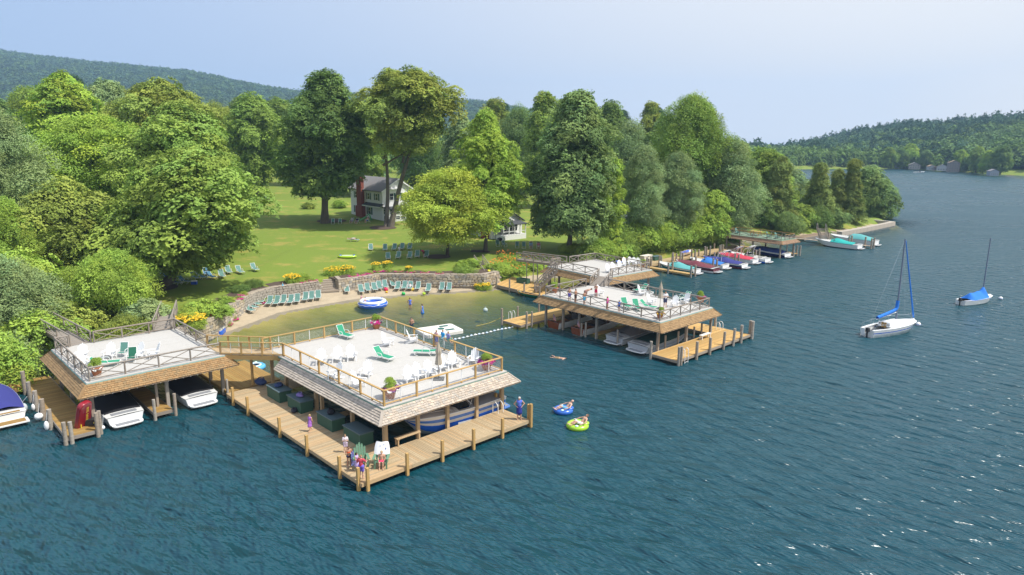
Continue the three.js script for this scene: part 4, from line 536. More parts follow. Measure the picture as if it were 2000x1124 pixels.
// ---------- houses ----------
const clapTex = tex([16, 256], (u, v) => { const f = (v * 16) % 1, k = 0.86 + 0.14 * smooth(0.0, 0.12, f); return [k, k, k]; }, false);
const clap = (r, g, b) => mat(r, g, b, 0.7, { bumpMap: again(clapTex, 1, 0.5), bumpScale: 0.03 });
M.clap = clap(0.80, 0.80, 0.80); M.roofGrey = mat(0.22, 0.21, 0.21, 0.95, { bumpMap: again(sandTex, 0.7), bumpScale: 0.03 }); M.roofDark = mat(0.07, 0.075, 0.08, 0.9); M.brick = mat(0.26, 0.075, 0.05, 0.95, { bumpMap: again(sandTex, 2), bumpScale: 0.03 }); M.pane = pmat(0.03, 0.04, 0.05, 0.08, { specularIntensity: 1 }); M.shutter = mat(0.02, 0.09, 0.06, 0.6); M.trim = mat(0.80, 0.80, 0.79, 0.6); M.greenPaint = mat(0.03, 0.22, 0.15, 0.6);
// a window on a wall: side 'x' lies on the wall x = at (facing +x or -x by s), side 'z' on z = at
function windowOn(H, side, s, at, c, y, w, h, shutters = true) {
  const W = new THREE.Group(); W.name = 'window'; H.add(W); W.position.set(side === 'x' ? at : c, y, side === 'x' ? c : at); W.rotation.y = side === 'x' ? s * PI / 2 : (s > 0 ? 0 : PI);
  part('frame', [box(w + 0.16, 0.08, 0.08, 0, h / 2, 0.03), box(w + 0.16, 0.1, 0.1, 0, -h / 2, 0.03), box(0.08, h - 0.09, 0.08, -w / 2, 0, 0.03), box(0.08, h - 0.09, 0.08, w / 2, 0, 0.03), box(w - 0.08, 0.05, 0.06, 0, 0.02, 0.03)], M.trim, W); part('pane', box(w - 0.04, h - 0.04, 0.03, 0, 0, 0.012), M.pane, W);
  if (shutters) for (const k of [-1, 1]) part('shutter', box(w * 0.42, h, 0.05, k * (w / 2 + w * 0.25 + 0.05), 0, 0.03), M.shutter, W);
}
function gable(W, L, y, rise, over, th = 0.18) { // roof over x 0..W, z 0..-L, ridge along z
  const h = W / 2, g = []; for (const s of [0, 1]) { const p = s ? [[W + over, y - rise * over / h], [h, y + rise]] : [[-over, y - rise * over / h], [h, y + rise]]; g.push(grid(1, 1, (u, v) => [mixn(p[0][0], p[1][0], v), mixn(p[0][1], p[1][1], v) + th, mixn(over, -L - over, u)]), grid(1, 1, (u, v) => [mixn(p[0][0], p[1][0], v), mixn(p[0][1], p[1][1], v), mixn(over, -L - over, u)])); for (const e of [over, -L - over]) g.push(grid(1, 1, (u, v) => [mixn(p[0][0], p[1][0], v), mixn(p[0][1], p[1][1], v) + th * u, e])); g.push(grid(1, 1, (u, v) => [p[0][0], p[0][1] + th * v, mixn(over, -L - over, u)])); } return mergeGeometries(g);
}
const wallsWithGable = (W, L, y, rise) => { const s = new THREE.Shape([[0, -0.6], [W, -0.6], [W, y], [W / 2, y + rise], [0, y]].map(([a, b]) => new THREE.Vector2(a, b))), g = new THREE.ExtrudeGeometry(s, { depth: L, bevelEnabled: false }); g.translate(0, 0, -L); return g; };
{
  const [x, z] = [-26.96, -142.99], y = groundY(x, z) + 0.2, H = thing('house', 'white two-storey clapboard house with brick chimney behind the ash', 'house', [x, y, z], 0.74);
  part('wall', wallsWithGable(7.6, 13, 6.0, 2.3), M.clap, H); part('roof', gable(7.6, 13, 6.0, 2.3, 0.45), M.roofGrey, H);
  const ch = part('chimney', [box(0.75, 9.0, 1.9, -0.4, 3.9, -8.2), box(0.9, 0.2, 2.0, -0.4, 8.4, -8.2)], M.brick, H); part('chimney_base', box(1.0, 3.0, 2.6, -0.45, 0.9, -8.2), M.brick, H);
  part('pent_roof', grid(1, 1, (u, v) => [mixn(-1.0, 0.02, v), mixn(2.75, 3.3, v), mixn(0.5, -6.6, u)]), M.roofDark, H); part('pent_trim', box(0.06, 0.2, 7.1, -1.02, 2.66, -3.05), M.trim, H);
  for (const [c, w] of [[-5.4, 0.9], [-2.2, 1.0], [-10.6, 0.9]]) windowOn(H, 'x', -1, -0.01, c, 4.6, w, 1.35); for (const c of [-10.6, -5.2]) windowOn(H, 'x', -1, -0.01, c, 1.5, 1.1, 1.5);
  windowOn(H, 'z', 1, 0.01, 2.2, 4.7, 0.95, 1.45); windowOn(H, 'z', 1, 0.01, 5.4, 4.7, 0.95, 1.45); windowOn(H, 'z', 1, 0.01, 6.4, 1.6, 0.8, 1.5, true);
  part('porch_wall', box(4.4, 3.0, 1.9, 2.3, 0.9, 0.95), M.clap, H); for (const [c, y2, h] of [[1.0, 1.75, 1.1], [2.4, 1.75, 1.1], [3.7, 1.75, 1.1], [1.0, 0.5, 0.7], [2.4, 0.5, 0.7], [3.7, 0.5, 0.7]]) windowOn(H, 'z', 1, 1.91, c, y2, 1.05, h, false); for (const [y2, h] of [[1.75, 1.1], [0.5, 0.7]]) windowOn(H, 'x', -1, 0.09, 0.9, y2, 1.2, h, false); part('porch_roof', box(4.9, 0.16, 2.4, 2.3, 2.5, 1.05, 0, 0.12), M.roofDark, H);
  part('gable_trim', [beam([-0.45, 5.75, 0.47], [3.8, 8.3, 0.47], 0.06, 0.25), beam([8.05, 5.75, 0.47], [3.8, 8.3, 0.47], 0.06, 0.25)], M.trim, H); part('entry_hood', [box(2.2, 0.15, 1.0, 2.6, 6.3, 0.35), box(1.4, 0.9, 0.1, 2.6, 6.8, 0.2)], M.trim, H);
  part('steps', [0, 1, 2, 3].map((k) => box(1.3, 0.16, 0.34, 5.4, 0.75 - k * 0.24, 0.4 + k * 0.32)), M.greenPaint, H); for (const k of [-1, 1]) part('stair_rail', [beam([5.4 + k * 0.7, 1.7, 0.3], [5.4 + k * 0.7, 0.7, 1.6], 0.07, 0.1), ...[0, 1, 2, 3, 4].map((i) => beam([5.4 + k * 0.7, 0.7 - i * 0.2, 0.3 + i * 0.32], [5.4 + k * 0.7, 1.65 - i * 0.24, 0.3 + i * 0.32], 0.05))], M.greenPaint, H);
}
{
  const [x, z] = [-3.59, -123.48], y = groundY(x, z) + 0.1, H = thing('cottage', 'white cottage with screened porch and brick chimney behind the bright upright tree', 'house', [x, y, z], 0.7);
  part('wall', wallsWithGable(7, 9, 3.0, 2.0), M.clap, H); part('roof', gable(7, 9, 3.0, 2.0, 0.4), M.roofDark, H); part('chimney', box(1.0, 5.8, 1.2, -0.5, 2.4, -1.6), M.brick, H);
  part('porch_floor', box(5.4, 0.9, 2.2, 3.4, 0.3, 1.15), M.clap, H); part('porch_roof', box(5.8, 0.16, 2.6, 3.4, 2.75, 1.1, 0, 0.14), M.roofDark, H); for (const c of [0.8, 2.1, 3.4, 4.7, 6.0]) part('porch_post', beam([c, 0.75, 2.15], [c, 2.65, 2.15], 0.14), M.trim, H); part('porch_rail', [box(5.3, 0.1, 0.08, 3.4, 1.35, 2.15)], M.trim, H); for (const c of [1.5, 2.8, 4.1, 5.3]) windowOn(H, 'z', 1, 0.01, c, 1.75, 0.9, 1.3, false); windowOn(H, 'x', -1, -0.01, -5, 1.6, 1, 1.3);
}
for (const [x, z, t, label] of [[25.27, -142.93, 0.7, 'white cottage glimpsed through the birches'], [15.20, -136.63, 0.8, 'white cottage half hidden behind the dark oak'], [-10.64, -134.51, 0.72, 'white cottage hidden behind the honey locust']]) {
  const H = thing('cottage', label, 'house', [x, groundY(x, z), z], t); part('wall', wallsWithGable(7, 9, 3.2, 2), M.clap, H); part('roof', gable(7, 9, 3.2, 2, 0.4), M.roofGrey, H); for (const c of [1.6, 5.2]) windowOn(H, 'z', 1, 0.01, c, 1.7, 0.9, 1.3); for (const c of [-2, -6]) windowOn(H, 'x', -1, -0.01, c, 1.7, 0.9, 1.3);
}
// houses across the lake
M.farWall = [[0.30, 0.33, 0.38], [0.36, 0.33, 0.30], [0.45, 0.46, 0.47], [0.28, 0.24, 0.22], [0.40, 0.42, 0.44]].map((c) => mat(...c, 0.8));
[[319.49, -566.82, 11, 4, 0, 'small dark cottage by the water across the lake'], [321.88, -546.77, 15, 6, 1, 'brown-roofed house among trees across the lake'], [323.23, -527.90, 9, 5, 4, 'pale gabled cottage across the lake behind the boat shed'], [327.36, -519.65, 15, 5, 2, 'long white lake house with low hipped roof across the lake'], [319.68, -494.26, 14, 12, 3, 'tall grey three-storey house with chimney across the lake'], [311.47, -440.44, 10, 5, 0, 'small hut with pale roof in the far shore trees']].forEach(([x, z, w, h, k, label], i) => {
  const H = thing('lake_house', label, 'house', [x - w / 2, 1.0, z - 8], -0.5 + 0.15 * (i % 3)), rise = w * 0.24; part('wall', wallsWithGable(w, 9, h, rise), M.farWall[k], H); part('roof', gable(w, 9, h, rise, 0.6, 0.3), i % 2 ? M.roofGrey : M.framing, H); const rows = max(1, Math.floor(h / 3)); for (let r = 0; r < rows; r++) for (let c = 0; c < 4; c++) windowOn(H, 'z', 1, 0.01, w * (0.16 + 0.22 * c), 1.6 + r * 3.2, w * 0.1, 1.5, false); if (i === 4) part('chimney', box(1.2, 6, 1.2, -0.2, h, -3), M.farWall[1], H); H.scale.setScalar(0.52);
});
[[335.48, -607.91, 12, 3.4], [329.01, -534.61, 14, 3]].forEach(([x, z, w, h], i) => { const H = thing('boat_shed', i ? 'brown flat-roofed boat shed on the far water edge' : 'grey boat shed with pale roof on the far water edge', 'boathouse', [x - w / 2, 0, z], -0.5); part('wall', [box(w, h - 0.6, 0.3, w / 2, h / 2 + 0.2, -5), box(0.3, h, 5, 0.1, h / 2, -2.4), box(0.3, h, 5, w - 0.1, h / 2, -2.4)], M.farWall[3], H); part('roof', box(w + 1, 0.4, 6.4, w / 2, h + 0.2, -2.5), i ? M.framing : M.farWall[2], H); for (let k = 0; k < 5; k++) part('post', box(0.3, h, 0.3, 0.3 + k * (w - 0.6) / 4, h / 2, 0.2), M.farWall[3], H); });
// the point with its sea wall
{ const P = [[72.37, -151.62], [82.42, -160.40], [95.84, -173.07]], T = thing('sea_wall', 'low concrete sea wall edging the grassy point', 'wall', [0, 0, 0]); const m = mat(0.42, 0.37, 0.31, 0.95, { bumpMap: again(sandTex, 0.4), bumpScale: 0.08 }); for (let i = 0; i < 2; i++) { const n = 7; for (let k = 0; k < n; k++) { const a = [mixn(P[i][0], P[i + 1][0], k / n), 0.32, mixn(P[i][1], P[i + 1][1], k / n)], b = [mixn(P[i][0], P[i + 1][0], (k + 0.97) / n), 0.32, mixn(P[i][1], P[i + 1][1], (k + 0.97) / n)]; part('concrete_block', beam(a, b, 1.1, 1.35), m, T); } } part('return_wall', beam([P[2][0], 0.3, P[2][1]], [P[2][0] - 6, 0.3, P[2][1] - 9], 1.1, 1.3), m, T); }
// ---------- docks along the shore on the far side of the cove ----------
{
  const D = dockAt('P', 'plank_dock', 'long boardwalk with finger piers for the row of covered boats');
  planks(D, WOOD.path, [-14, 23, -1.2, 0.9], 'b', 0.52, 0.24, { seed: 41 }); part('fascia', box(37, 0.3, 0.06, 4.5, 0.35, 1.24), WOOD.path[1], D);
  for (const [a, l] of [[-9.2, 8.5], [-1.9, 8], [5.2, 8], [13.6, 7.5]]) { planks(D, WOOD.tan, [a - 0.45, a + 0.45, -1.25 - l, -1.25], 'a', 0.5, 0.25, { seed: 45 + a, joined: true, base: [0.5, 0.34, 0.14] }); part('fascia', [box(0.06, 0.22, l, a - 0.48, 0.38, 1.25 + l / 2), box(0.06, 0.22, l, a + 0.48, 0.38, 1.25 + l / 2)], WOOD.tan[1], D); for (const b of [-1.4 - l, -1.2 - l * 0.55, -1.9]) { pile(D, a - 0.6, b, 1.9 + 0.2 * sin(a + b), 0.15, WOOD.pile[Math.floor(abs(a + b)) % 4]); pile(D, a + 0.6, b, 1.8, 0.15, WOOD.pile[Math.floor(abs(a + b) + 1) % 4]); } }
  for (const a of [-13, -8.5, -7.9, -5.5, -4.9, -1.4, 0.8, 1.5, 4.4, 8.8, 9.4, 10.6, 14.5, 16]) pile(D, a, a % 1 ? -1.35 : 0.9, 1.75 + 0.2 * sin(a * 3), 0.14, WOOD.pile[Math.floor(abs(a * 3)) % 4]);
}
{
  const D = thing('shore_dock', 'tan plank dock along the bank between beach and upper boathouse', 'dock', [0, 0, 0]), p = [-2.28, -93.53], q = [5.52, -84.97], r = [-0.01, -99.15], s = [7.23, -90.56], n = 60;
  for (let k = 0; k < n; k++) { const t0 = k / n, t1 = (k + 0.95) / n, P = (a, b, t) => [mixn(a[0], b[0], t), mixn(a[1], b[1], t)]; part('plank', slab([P(p, q, t0), P(p, q, t1), P(r, s, t1), P(r, s, t0)], 0.47, 0.51), WOOD.tan[(k * 7) % 5], D); }
  part('fascia', beam([p[0], 0.3, p[1] + 0.05], [q[0], 0.3, q[1] + 0.05], 0.08, 0.4), WOOD.grey[1], D); for (const t of [0.02, 0.25, 0.5, 0.75, 0.95]) part('pile', rod([mixn(p[0], q[0], t), -2, mixn(p[1], q[1], t) + 0.15], [mixn(p[0], q[0], t), 1.7, mixn(p[1], q[1], t) + 0.15], 0.11, 0.11, 8), WOOD.pile[1], D);
}
{ // planter box of green boards standing on it, and another on the boardwalk
  M.boxGreen = mat(0.035, 0.10, 0.065, 0.7); M.boxLid = mat(0.09, 0.14, 0.16, 0.5);
  const mk = (label, x, y, z, t, open) => { const B = thing('storage_box', label, 'box', [x, y, z], t); const f = []; for (let k = 0; k < 12; k++) { part('board', box(0.145, 0.66, 0.03, -0.82 + k * 0.149, 0.33, 0.4), M.boxGreen, B); } part('back_panel', box(1.8, 0.66, 0.03, 0, 0.33, -0.4), M.boxGreen, B); for (const k of [-1, 1]) part('side_panel', box(0.03, 0.66, 0.77, k * 0.885, 0.33, 0), M.boxGreen, B); part('floor_panel', box(1.74, 0.03, 0.77, 0, 0.04, 0), M.boxGreen, B); if (!open) part('lid', box(1.9, 0.05, 0.92, 0, 0.69, 0, 0, 0.03), M.boxLid, B); return B; };
  const a = [1.57, -94.65]; mk('open green board box on the shore dock', a[0], 0.515, a[1], -0.6, true); const b = [24.33, -114.77]; mk('green box with pale lid on the boardwalk beside the shrubs', b[0], 0.53, b[1], 0.7);
  for (const [aa, bb, t, label] of [[-1.05, 12.9, 0.78, 'green storage box holding a backpack near the footbridge'], [-0.85, 9.9, 0.78, 'green storage box with towels beside the orange bucket'], [-0.8, 5.5, 0.78, 'green storage box with dive gear on its lid'], [-0.65, 2.2, 0.78, 'green storage box with bare lid next to the corner post']]) { const [x, z] = inFrame('A', aa, bb), B = mk(label, x, 0.555, z, FR.A[2] + PI / 2); B.scale.set(1.15, 1.25, 1.2); }
}
// boathouse with the green roof deck
{
  M.greenDeck = mat(0.17, 0.26, 0.18, 0.8);
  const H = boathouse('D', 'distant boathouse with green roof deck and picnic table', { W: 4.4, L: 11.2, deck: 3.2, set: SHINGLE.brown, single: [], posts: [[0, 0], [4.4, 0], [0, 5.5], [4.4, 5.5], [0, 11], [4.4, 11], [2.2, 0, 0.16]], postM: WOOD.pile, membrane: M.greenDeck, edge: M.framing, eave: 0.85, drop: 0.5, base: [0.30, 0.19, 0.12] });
  railing(H, [[4.4, 0.2, 3.2], [4.4, 11.2, 3.2], [0, 11.2, 3.2], [0, 0, 3.2]], [5, 2, 4], 'rustic', 0.9, WOOD.honey[0]); railing(H, [[1.2, 0, 3.2], [4.4, 0, 3.2]], [2], 'rustic', 0.9, WOOD.honey[0]);
  const D = dockAt('D', 'plank_dock', 'narrow tan dock beneath the green-decked boathouse'); planks(D, WOOD.tan, [3.6, 5.2, -0.6, 11], 'a', 0.5, 0.24, { seed: 61, joined: true }); for (const [a, b] of [[5.4, -0.8], [5.4, -0.2], [3.4, -0.7]]) pile(D, a, b, 1.9, 0.14, WOOD.pile[2]);
}
{ // pier with stairs for the two white cruisers
  const D = thing('wooden_pier', 'grey pier with wooden stairs between two white cruisers', 'dock', [69.5, 0, -134.2], 2.35); planks(D, WOOD.grey, [-1.0, 16, -0.6, 0.6], 'b', 0.5, 0.3, { seed: 66, joined: true, base: [0.34, 0.28, 0.22] }); for (const [a, b] of [[-1.2, 0.7], [-1.2, -0.7], [3, 0.7], [3, -0.7], [7, 0.7], [0.4, -0.7]]) pile(D, a, b, 2.1, 0.16, WOOD.pile[0]);
  walkway('grey stairs climbing the wooded bank behind the cruisers', [64.07, 0.60, -140.10], [61.17, 3.60, -136.09], 1.6, 2, 'rustic', WOOD.grey, true);
  const Q = thing('wooden_platform', 'low weathered platform at the water edge below the cedars', 'dock', [63.00, -142.95, 0].slice(0, 0).concat([63.85, 0.00, -147.41]), 0.7); planks(Q, WOOD.grey, [-4, 6, -1, 1.6], 'a', 0.55, 0.3, { seed: 67, joined: true, base: [0.24, 0.17, 0.11] }); part('retaining_board', box(10, 0.6, 0.1, 1, 0.25, 1.05), WOOD.grey[3], Q);
}
// ---------- chairs ----------
M.plasticWhite = mat(0.83, 0.83, 0.83, 0.45); M.sling = mat(0.015, 0.26, 0.14, 0.7); M.slingGrey = mat(0.10, 0.24, 0.20, 0.75); M.slingFade = mat(0.11, 0.235, 0.205, 0.75); M.frameWhite = mat(0.78, 0.78, 0.77, 0.4); M.adGreen = mat(0.12, 0.24, 0.15, 0.7); M.slingBlue = mat(0.05, 0.16, 0.26, 0.75); M.terra = mat(0.40, 0.15, 0.07, 0.85); M.towelWhite = mat(0.78, 0.78, 0.8, 0.95); M.towelBlue = mat(0.04, 0.10, 0.38, 0.95); M.towelRed = mat(0.45, 0.03, 0.08, 0.95);
// adirondack chair: faces +z, origin on the floor under the seat
function adirondack(label, m) {
  const T = thing('adirondack_chair', label, 'chair');
  const heights = [0.72, 0.86, 0.94, 0.86, 0.72];
  heights.forEach((h, k) => { const x = (k - 2) * 0.118, b = beam([x, 0.26, -0.18], [x * 1.12, 0.26 + h * 0.93, -0.18 - h * 0.36], 0.108, 0.022); part('back_slat', b, m, T); part('slat_tip', rod([x * 1.12, 0.26 + h * 0.93, -0.17 - h * 0.36], [x * 1.12, 0.26 + h * 0.93 + 0.004, -0.195 - h * 0.36], 0.054, 0.054, 8), m, T); });
  for (let k = 0; k < 5; k++) part('seat_slat', box(0.6, 0.022, 0.098, 0, 0.27 + k * 0.027, -0.14 + k * 0.112, 0, -0.23), m, T);
  for (const s of [-1, 1]) { part('arm', box(0.14, 0.025, 0.78, s * 0.37, 0.58, 0.05, 0, -0.04), m, T); part('front_leg', box(0.09, 0.57, 0.03, s * 0.315, 0.285, 0.36), m, T); part('back_leg', beam([s * 0.275, 0.36, 0.42], [s * 0.275, 0.02, -0.58], 0.03, 0.12), m, T); part('arm_bracket', box(0.03, 0.2, 0.1, s * 0.34, 0.47, 0.33), m, T); part('arm_post', box(0.05, 0.32, 0.05, s * 0.3, 0.42, -0.27), m, T); }
  part('back_rail', box(0.7, 0.08, 0.025, 0, 0.55, -0.32, 0, -0.36), m, T); return T;
}
// reclining chaise with a sling: foot towards +z; recline in radians from level
function chaise(label, m, recline, frame = M.frameWhite) {
  const T = thing('lounge_chair', label, 'chair'), c = cos(recline), s = sin(recline), L = 0.78, y = 0.34, zb = -0.25;
  part('seat_sling', box(0.58, 0.015, 1.25, 0, y + 0.01, 0.37), m, T); part('back_sling', box(0.58, 0.015, L, 0, y + 0.012 + s * L / 2, zb - c * L / 2, 0, recline), m, T);
  for (const k of [-1, 1]) { part('side_rail', rod([k * 0.31, y, -0.28], [k * 0.31, y, 1.0], 0.024), frame, T); part('back_rail', rod([k * 0.31, y, zb], [k * 0.31, y + s * L, zb - c * L], 0.024), frame, T); part('leg', pipe([[k * 0.31, y, 0.92], [k * 0.31, 0.12, 0.86], [k * 0.31, 0.02, 0.62]], 0.022), frame, T); part('leg', pipe([[k * 0.33, 0.02, -0.42], [k * 0.33, 0.2, -0.3], [k * 0.33, y, -0.1]], 0.022), frame, T); part('arm', pipe([[k * 0.34, y, 0.28], [k * 0.36, y + 0.24, 0.2], [k * 0.36, y + 0.27, -0.1], [k * 0.34, y + 0.2, -0.32], [k * 0.33, y, -0.36]], 0.024), frame, T); }
  part('foot_bar', rod([-0.31, y, 1.0], [0.31, y, 1.0], 0.022), frame, T); part('head_bar', rod([-0.31, y + s * L, zb - c * L], [0.31, y + s * L, zb - c * L], 0.022), frame, T); part('rear_bar', rod([-0.33, 0.03, -0.42], [0.33, 0.03, -0.42], 0.02), frame, T); return T;
}
// upright sling armchair
function slingChair(label, m) {
  const T = thing('sling_chair', label, 'chair'); part('seat_sling', box(0.54, 0.015, 0.52, 0, 0.36, 0.08, 0, -0.1), m, T); part('back_sling', box(0.54, 0.72, 0.015, 0, 0.70, -0.31, 0, -0.36), m, T);
  for (const k of [-1, 1]) { part('frame', pipe([[k * 0.3, 0.02, 0.4], [k * 0.3, 0.36, 0.34], [k * 0.3, 0.58, 0.26], [k * 0.3, 0.6, -0.25]], 0.024), M.frameWhite, T); part('rear_leg', pipe([[k * 0.29, 0.02, -0.5], [k * 0.29, 0.34, -0.18]], 0.022), M.frameWhite, T); part('back_rail', rod([k * 0.29, 0.34, -0.18], [k * 0.29, 1.04, -0.44], 0.024), M.frameWhite, T); } part('head_bar', rod([-0.29, 1.04, -0.44], [0.29, 1.04, -0.44], 0.022), M.frameWhite, T); part('front_bar', rod([-0.3, 0.03, 0.4], [0.3, 0.03, 0.4], 0.02), M.frameWhite, T); return T;
}
// a row of places: the first is the original, the others copies
function setOut(make, spots, group, label) { let first = null; for (const [x, y, z, t, own] of spots) { if (!first) { first = make(own || label); first.position.set(x, y, z); first.rotation.y = t; first.userData.group = group; } else copyOf(first, [x, y, z], t, own || label, group); } return first; }
const onA = (a, b, t, own) => { const [x, z] = inFrame('A', a, b); return [x, HA + 0.002, z, t, own]; }, onB = (a, b, t, own) => { const [x, z] = inFrame('B', a, b); return [x, HB + 0.002, z, t, own]; }, onC = (a, b, t, own) => { const [x, z] = inFrame('C', a, b); return [x, HC + 0.002, z, t, own]; }, onU = (a, b, t, own) => { const [x, z] = inFrame('U', a, b); return [x, 3.552, z, t, own]; };
const white = (l) => adirondack(l, M.plasticWhite);
const adA = setOut(white, [onA(3.73, 2.48, 0.5), onA(4.67, 2.63, 0.7), onA(5.56, 2.55, 0.55), onA(7.07, 3.00, 0.45), onA(8.21, 3.09, 0.45), onA(9.68, 2.57, -0.25)], 'white adirondack chairs in a row by the closed umbrella', 'white adirondack chair in the row around the closed umbrella');
const more = (spots, group, label) => { for (const [x, y, z, t, own] of spots) copyOf(adA, [x, y, z], t, own || label, group); };
more([onA(1.17, 10.27, 0.15), onA(2.39, 10.00, 0.1), onA(3.37, 9.62, 0.35)], 'three white adirondacks near the footbridge', 'white adirondack chair in the group of three near the footbridge');
more([onA(2.13, 5.53, -0.1, 'white adirondack chair standing alone facing the corner planter'), onA(7.55, 10.94, 1.25, 'white adirondack chair facing sideways beside the back flower pot'), onA(9.59, 10.29, 1.7, 'white adirondack chair turned to the cove at the back railing'), onA(0.30, 6.61, -0.6, 'white adirondack chair against the long side railing'), onA(0.62, 4.08, 1.2, 'white adirondack chair by the railing next to the corner planter')], 'single white adirondacks on the new deck');
more([onB(0.85, 5.80, 0.3, 'white adirondack chair at the walkway end of the older deck'), onB(0.64, 3.69, 1.4, 'white adirondack chair turned sideways at the older deck railing'), onB(2.49, 4.82, 0.15, 'white adirondack chair beside the grey sling chair on the older deck'), onB(4.10, 3.51, -0.35, 'white adirondack chair behind the dark green sling chair'), onB(4.99, 2.69, -0.9, 'white adirondack chair at the open end of the older deck group')], 'white adirondacks on the older deck');
more([onC(4.13, 10.95, 0.4, 'white adirondack chair among the children on the crowded deck'), onC(5.09, 4.67, 0.9, 'white adirondack chair beside the umbrella on the crowded deck'), onC(6.00, 2.39, -0.4, 'white adirondack chair near the lounge by the end railing'), onC(7.99, 2.47, -0.8, 'white adirondack chair touching the end railing lounge'), onC(7.96, 7.99, 1.1, 'white adirondack chair behind the reclined green lounge')], 'white adirondacks on the crowded deck');
more([onU(2.84, 1.75, 0.6), onU(4.18, 2.06, 0.6), onU(5.99, 2.51, 0.5), onU(8.25, 3.66, 0.5), onU(9.11, 3.49, 0.3), onU(9.25, 2.89, 0.2), onU(9.28, 2.38, -0.1)], 'white adirondacks on the upper deck', 'white adirondack chair in the row on the upper deck');
const green = (r) => (l) => chaise(l, M.sling, r);
const upA = setOut(green(1.1), [onA(6.14, 15.45, 0.9, 'green lounge chair with upright back at the rear railing')], 'green lounges on the new deck'), flatA = setOut(green(0.85), [onA(5.23, 8.10, 0.95, 'green lounge chair alone in the middle of the new deck')], 'green lounges on the new deck'); setOut(green(0.12), [onA(8.39, 6.83, -1.6, 'flattened green lounge chair near the closed umbrella')], 'green lounges on the new deck');
setOut(green(0.5), [onB(1.68, 2.88, 1.9, 'low green lounge chair beside the pot on the older deck')], 'lounges on the older deck'); setOut((l) => slingChair(l, M.slingGrey), [onB(3.34, 4.55, 0.1, 'tall grey-green sling chair between white adirondacks')], 'lounges on the older deck'); setOut((l) => slingChair(l, mat(0.012, 0.13, 0.075, 0.7)), [onB(3.47, 2.71, 0.3, 'dark green sling chair in front of the white adirondacks')], 'lounges on the older deck');
setOut(green(0.95), [onC(1.79, 5.44, 0.25), onC(2.13, 4.28, 0.2)], 'pair of green lounges facing the camera side railing', 'green lounge chair with high back in the pair near the log railing'); setOut(green(0.75), [onC(3.14, 3.70, 0.9, 'reclined green lounge chair by the foot of the grey umbrella'), onC(9.18, 9.04, -1.0, 'green lounge chair backed against the far railing'), onC(9.31, 3.53, -1.0, 'green lounge chair in the far corner beside the potted plant')], 'green lounges on the crowded deck');
{ const [x, z] = inFrame('A', ...[-2.53, -1.18]), [x2, z2] = inFrame('A', ...[-1.58, -1.96]); const g1 = adirondack('green adirondack chair behind the boy in red shirt', M.adGreen); g1.position.set(x, 0.552, z); g1.rotation.y = 0.35; g1.scale.setScalar(1.12); const g2 = copyOf(g1, [x2, 0.552, z2], 0.05, 'green adirondack chair draped with white towel under a seated boy'); const tw = thing('towel', 'white patterned beach towel over the back of the green chair', 'towel', [x2, 0.552, z2], 0.05); part('cloth', grid(8, 8, (u, v) => { const a = (u - 0.5) * 0.95, t = v; return [a * (1 - 0.25 * Math.pow(t, 3)), 0.62 + t * 0.72 + 0.02 * sin(u * 11), -0.28 - t * 0.32 + 0.05 - 0.10 * Math.pow(abs(a * 2), 3)]; }), M.towelWhite, tw); part('printed_mark', [box(0.1, 0.02, 0.012, -0.1, 1.12, -0.42, 0, -0.4), box(0.07, 0.02, 0.012, 0.12, 1.2, -0.46, 0, -0.4), box(0.05, 0.1, 0.012, 0.24, 0.98, -0.36, 0, -0.4)], M.towelBlue, tw); }
// beach row and lawn groups
const beachAt = (x, z, t, own) => [x, groundY(x, z) + 0.005, z, t, own];
const bch = setOut((l) => chaise(l, M.slingFade, 1.0), [beachAt(-29.26, -80.88, 0.1), beachAt(-28.50, -81.18, 0.1), beachAt(-27.88, -81.75, 0.12), beachAt(-27.10, -82.05, 0.1), beachAt(-26.47, -82.64, 0.2), beachAt(-25.72, -83.52, 0.15), beachAt(-25.13, -84.12, 0.2), beachAt(-24.46, -84.73, 0.25), beachAt(-30.31, -81.38, 0.1)], 'lounge chairs along the curved wall', 'faded green lounge chair lined up along the curved beach wall');
for (const [x, z] of [[-30.51, -77.46], [-30.62, -78.72], [-30.68, -80.02]]) copyOf(bch, beachAt(x, z).slice(0, 3), 0.9, 'faded green lounge chair angled at the bend of the curved wall', 'lounge chairs at the wall bend');
for (const [x, z] of [[-20.16, -89.00], [-19.43, -89.68], [-18.61, -90.05], [-18.06, -90.74], [-17.43, -91.44], [-16.52, -92.17]]) copyOf(bch, beachAt(x + 0.3, z + 0.5).slice(0, 3), 0.35, 'faded green lounge chair in the slanting row at the long wall', 'lounge chairs in the slanting row at the long wall');
for (const [x, z] of [[-15.38, -92.08], [-14.53, -92.46], [-13.76, -92.49], [-12.72, -92.54], [-11.24, -91.91], [-9.50, -92.68], [-8.52, -92.72]]) copyOf(bch, beachAt(x, z + 1.5).slice(0, 3), 0.0, 'faded green lounge chair standing square to the long wall', 'lounge chairs square to the long wall');
copyOf(bch, beachAt(-21.67, -88.21).slice(0, 3), 0.3, 'pale lounge chair alone beside the stone steps', 'single beach lounge');
const lawnAt = (x, z, t, own) => [x, groundY(x, z) + 0.005, z, t, own];
for (const [x, z, t] of [[-37.90, -88.14, 0.6], [-38.06, -90.70, 0.6], [-36.63, -90.91, 0.75], [-35.14, -92.29, 0.75]]) copyOf(bch, lawnAt(x, z).slice(0, 3), t, 'pale green lounge chair in the sunny group on the lawn by the maple', 'sunny lounges by the maple');
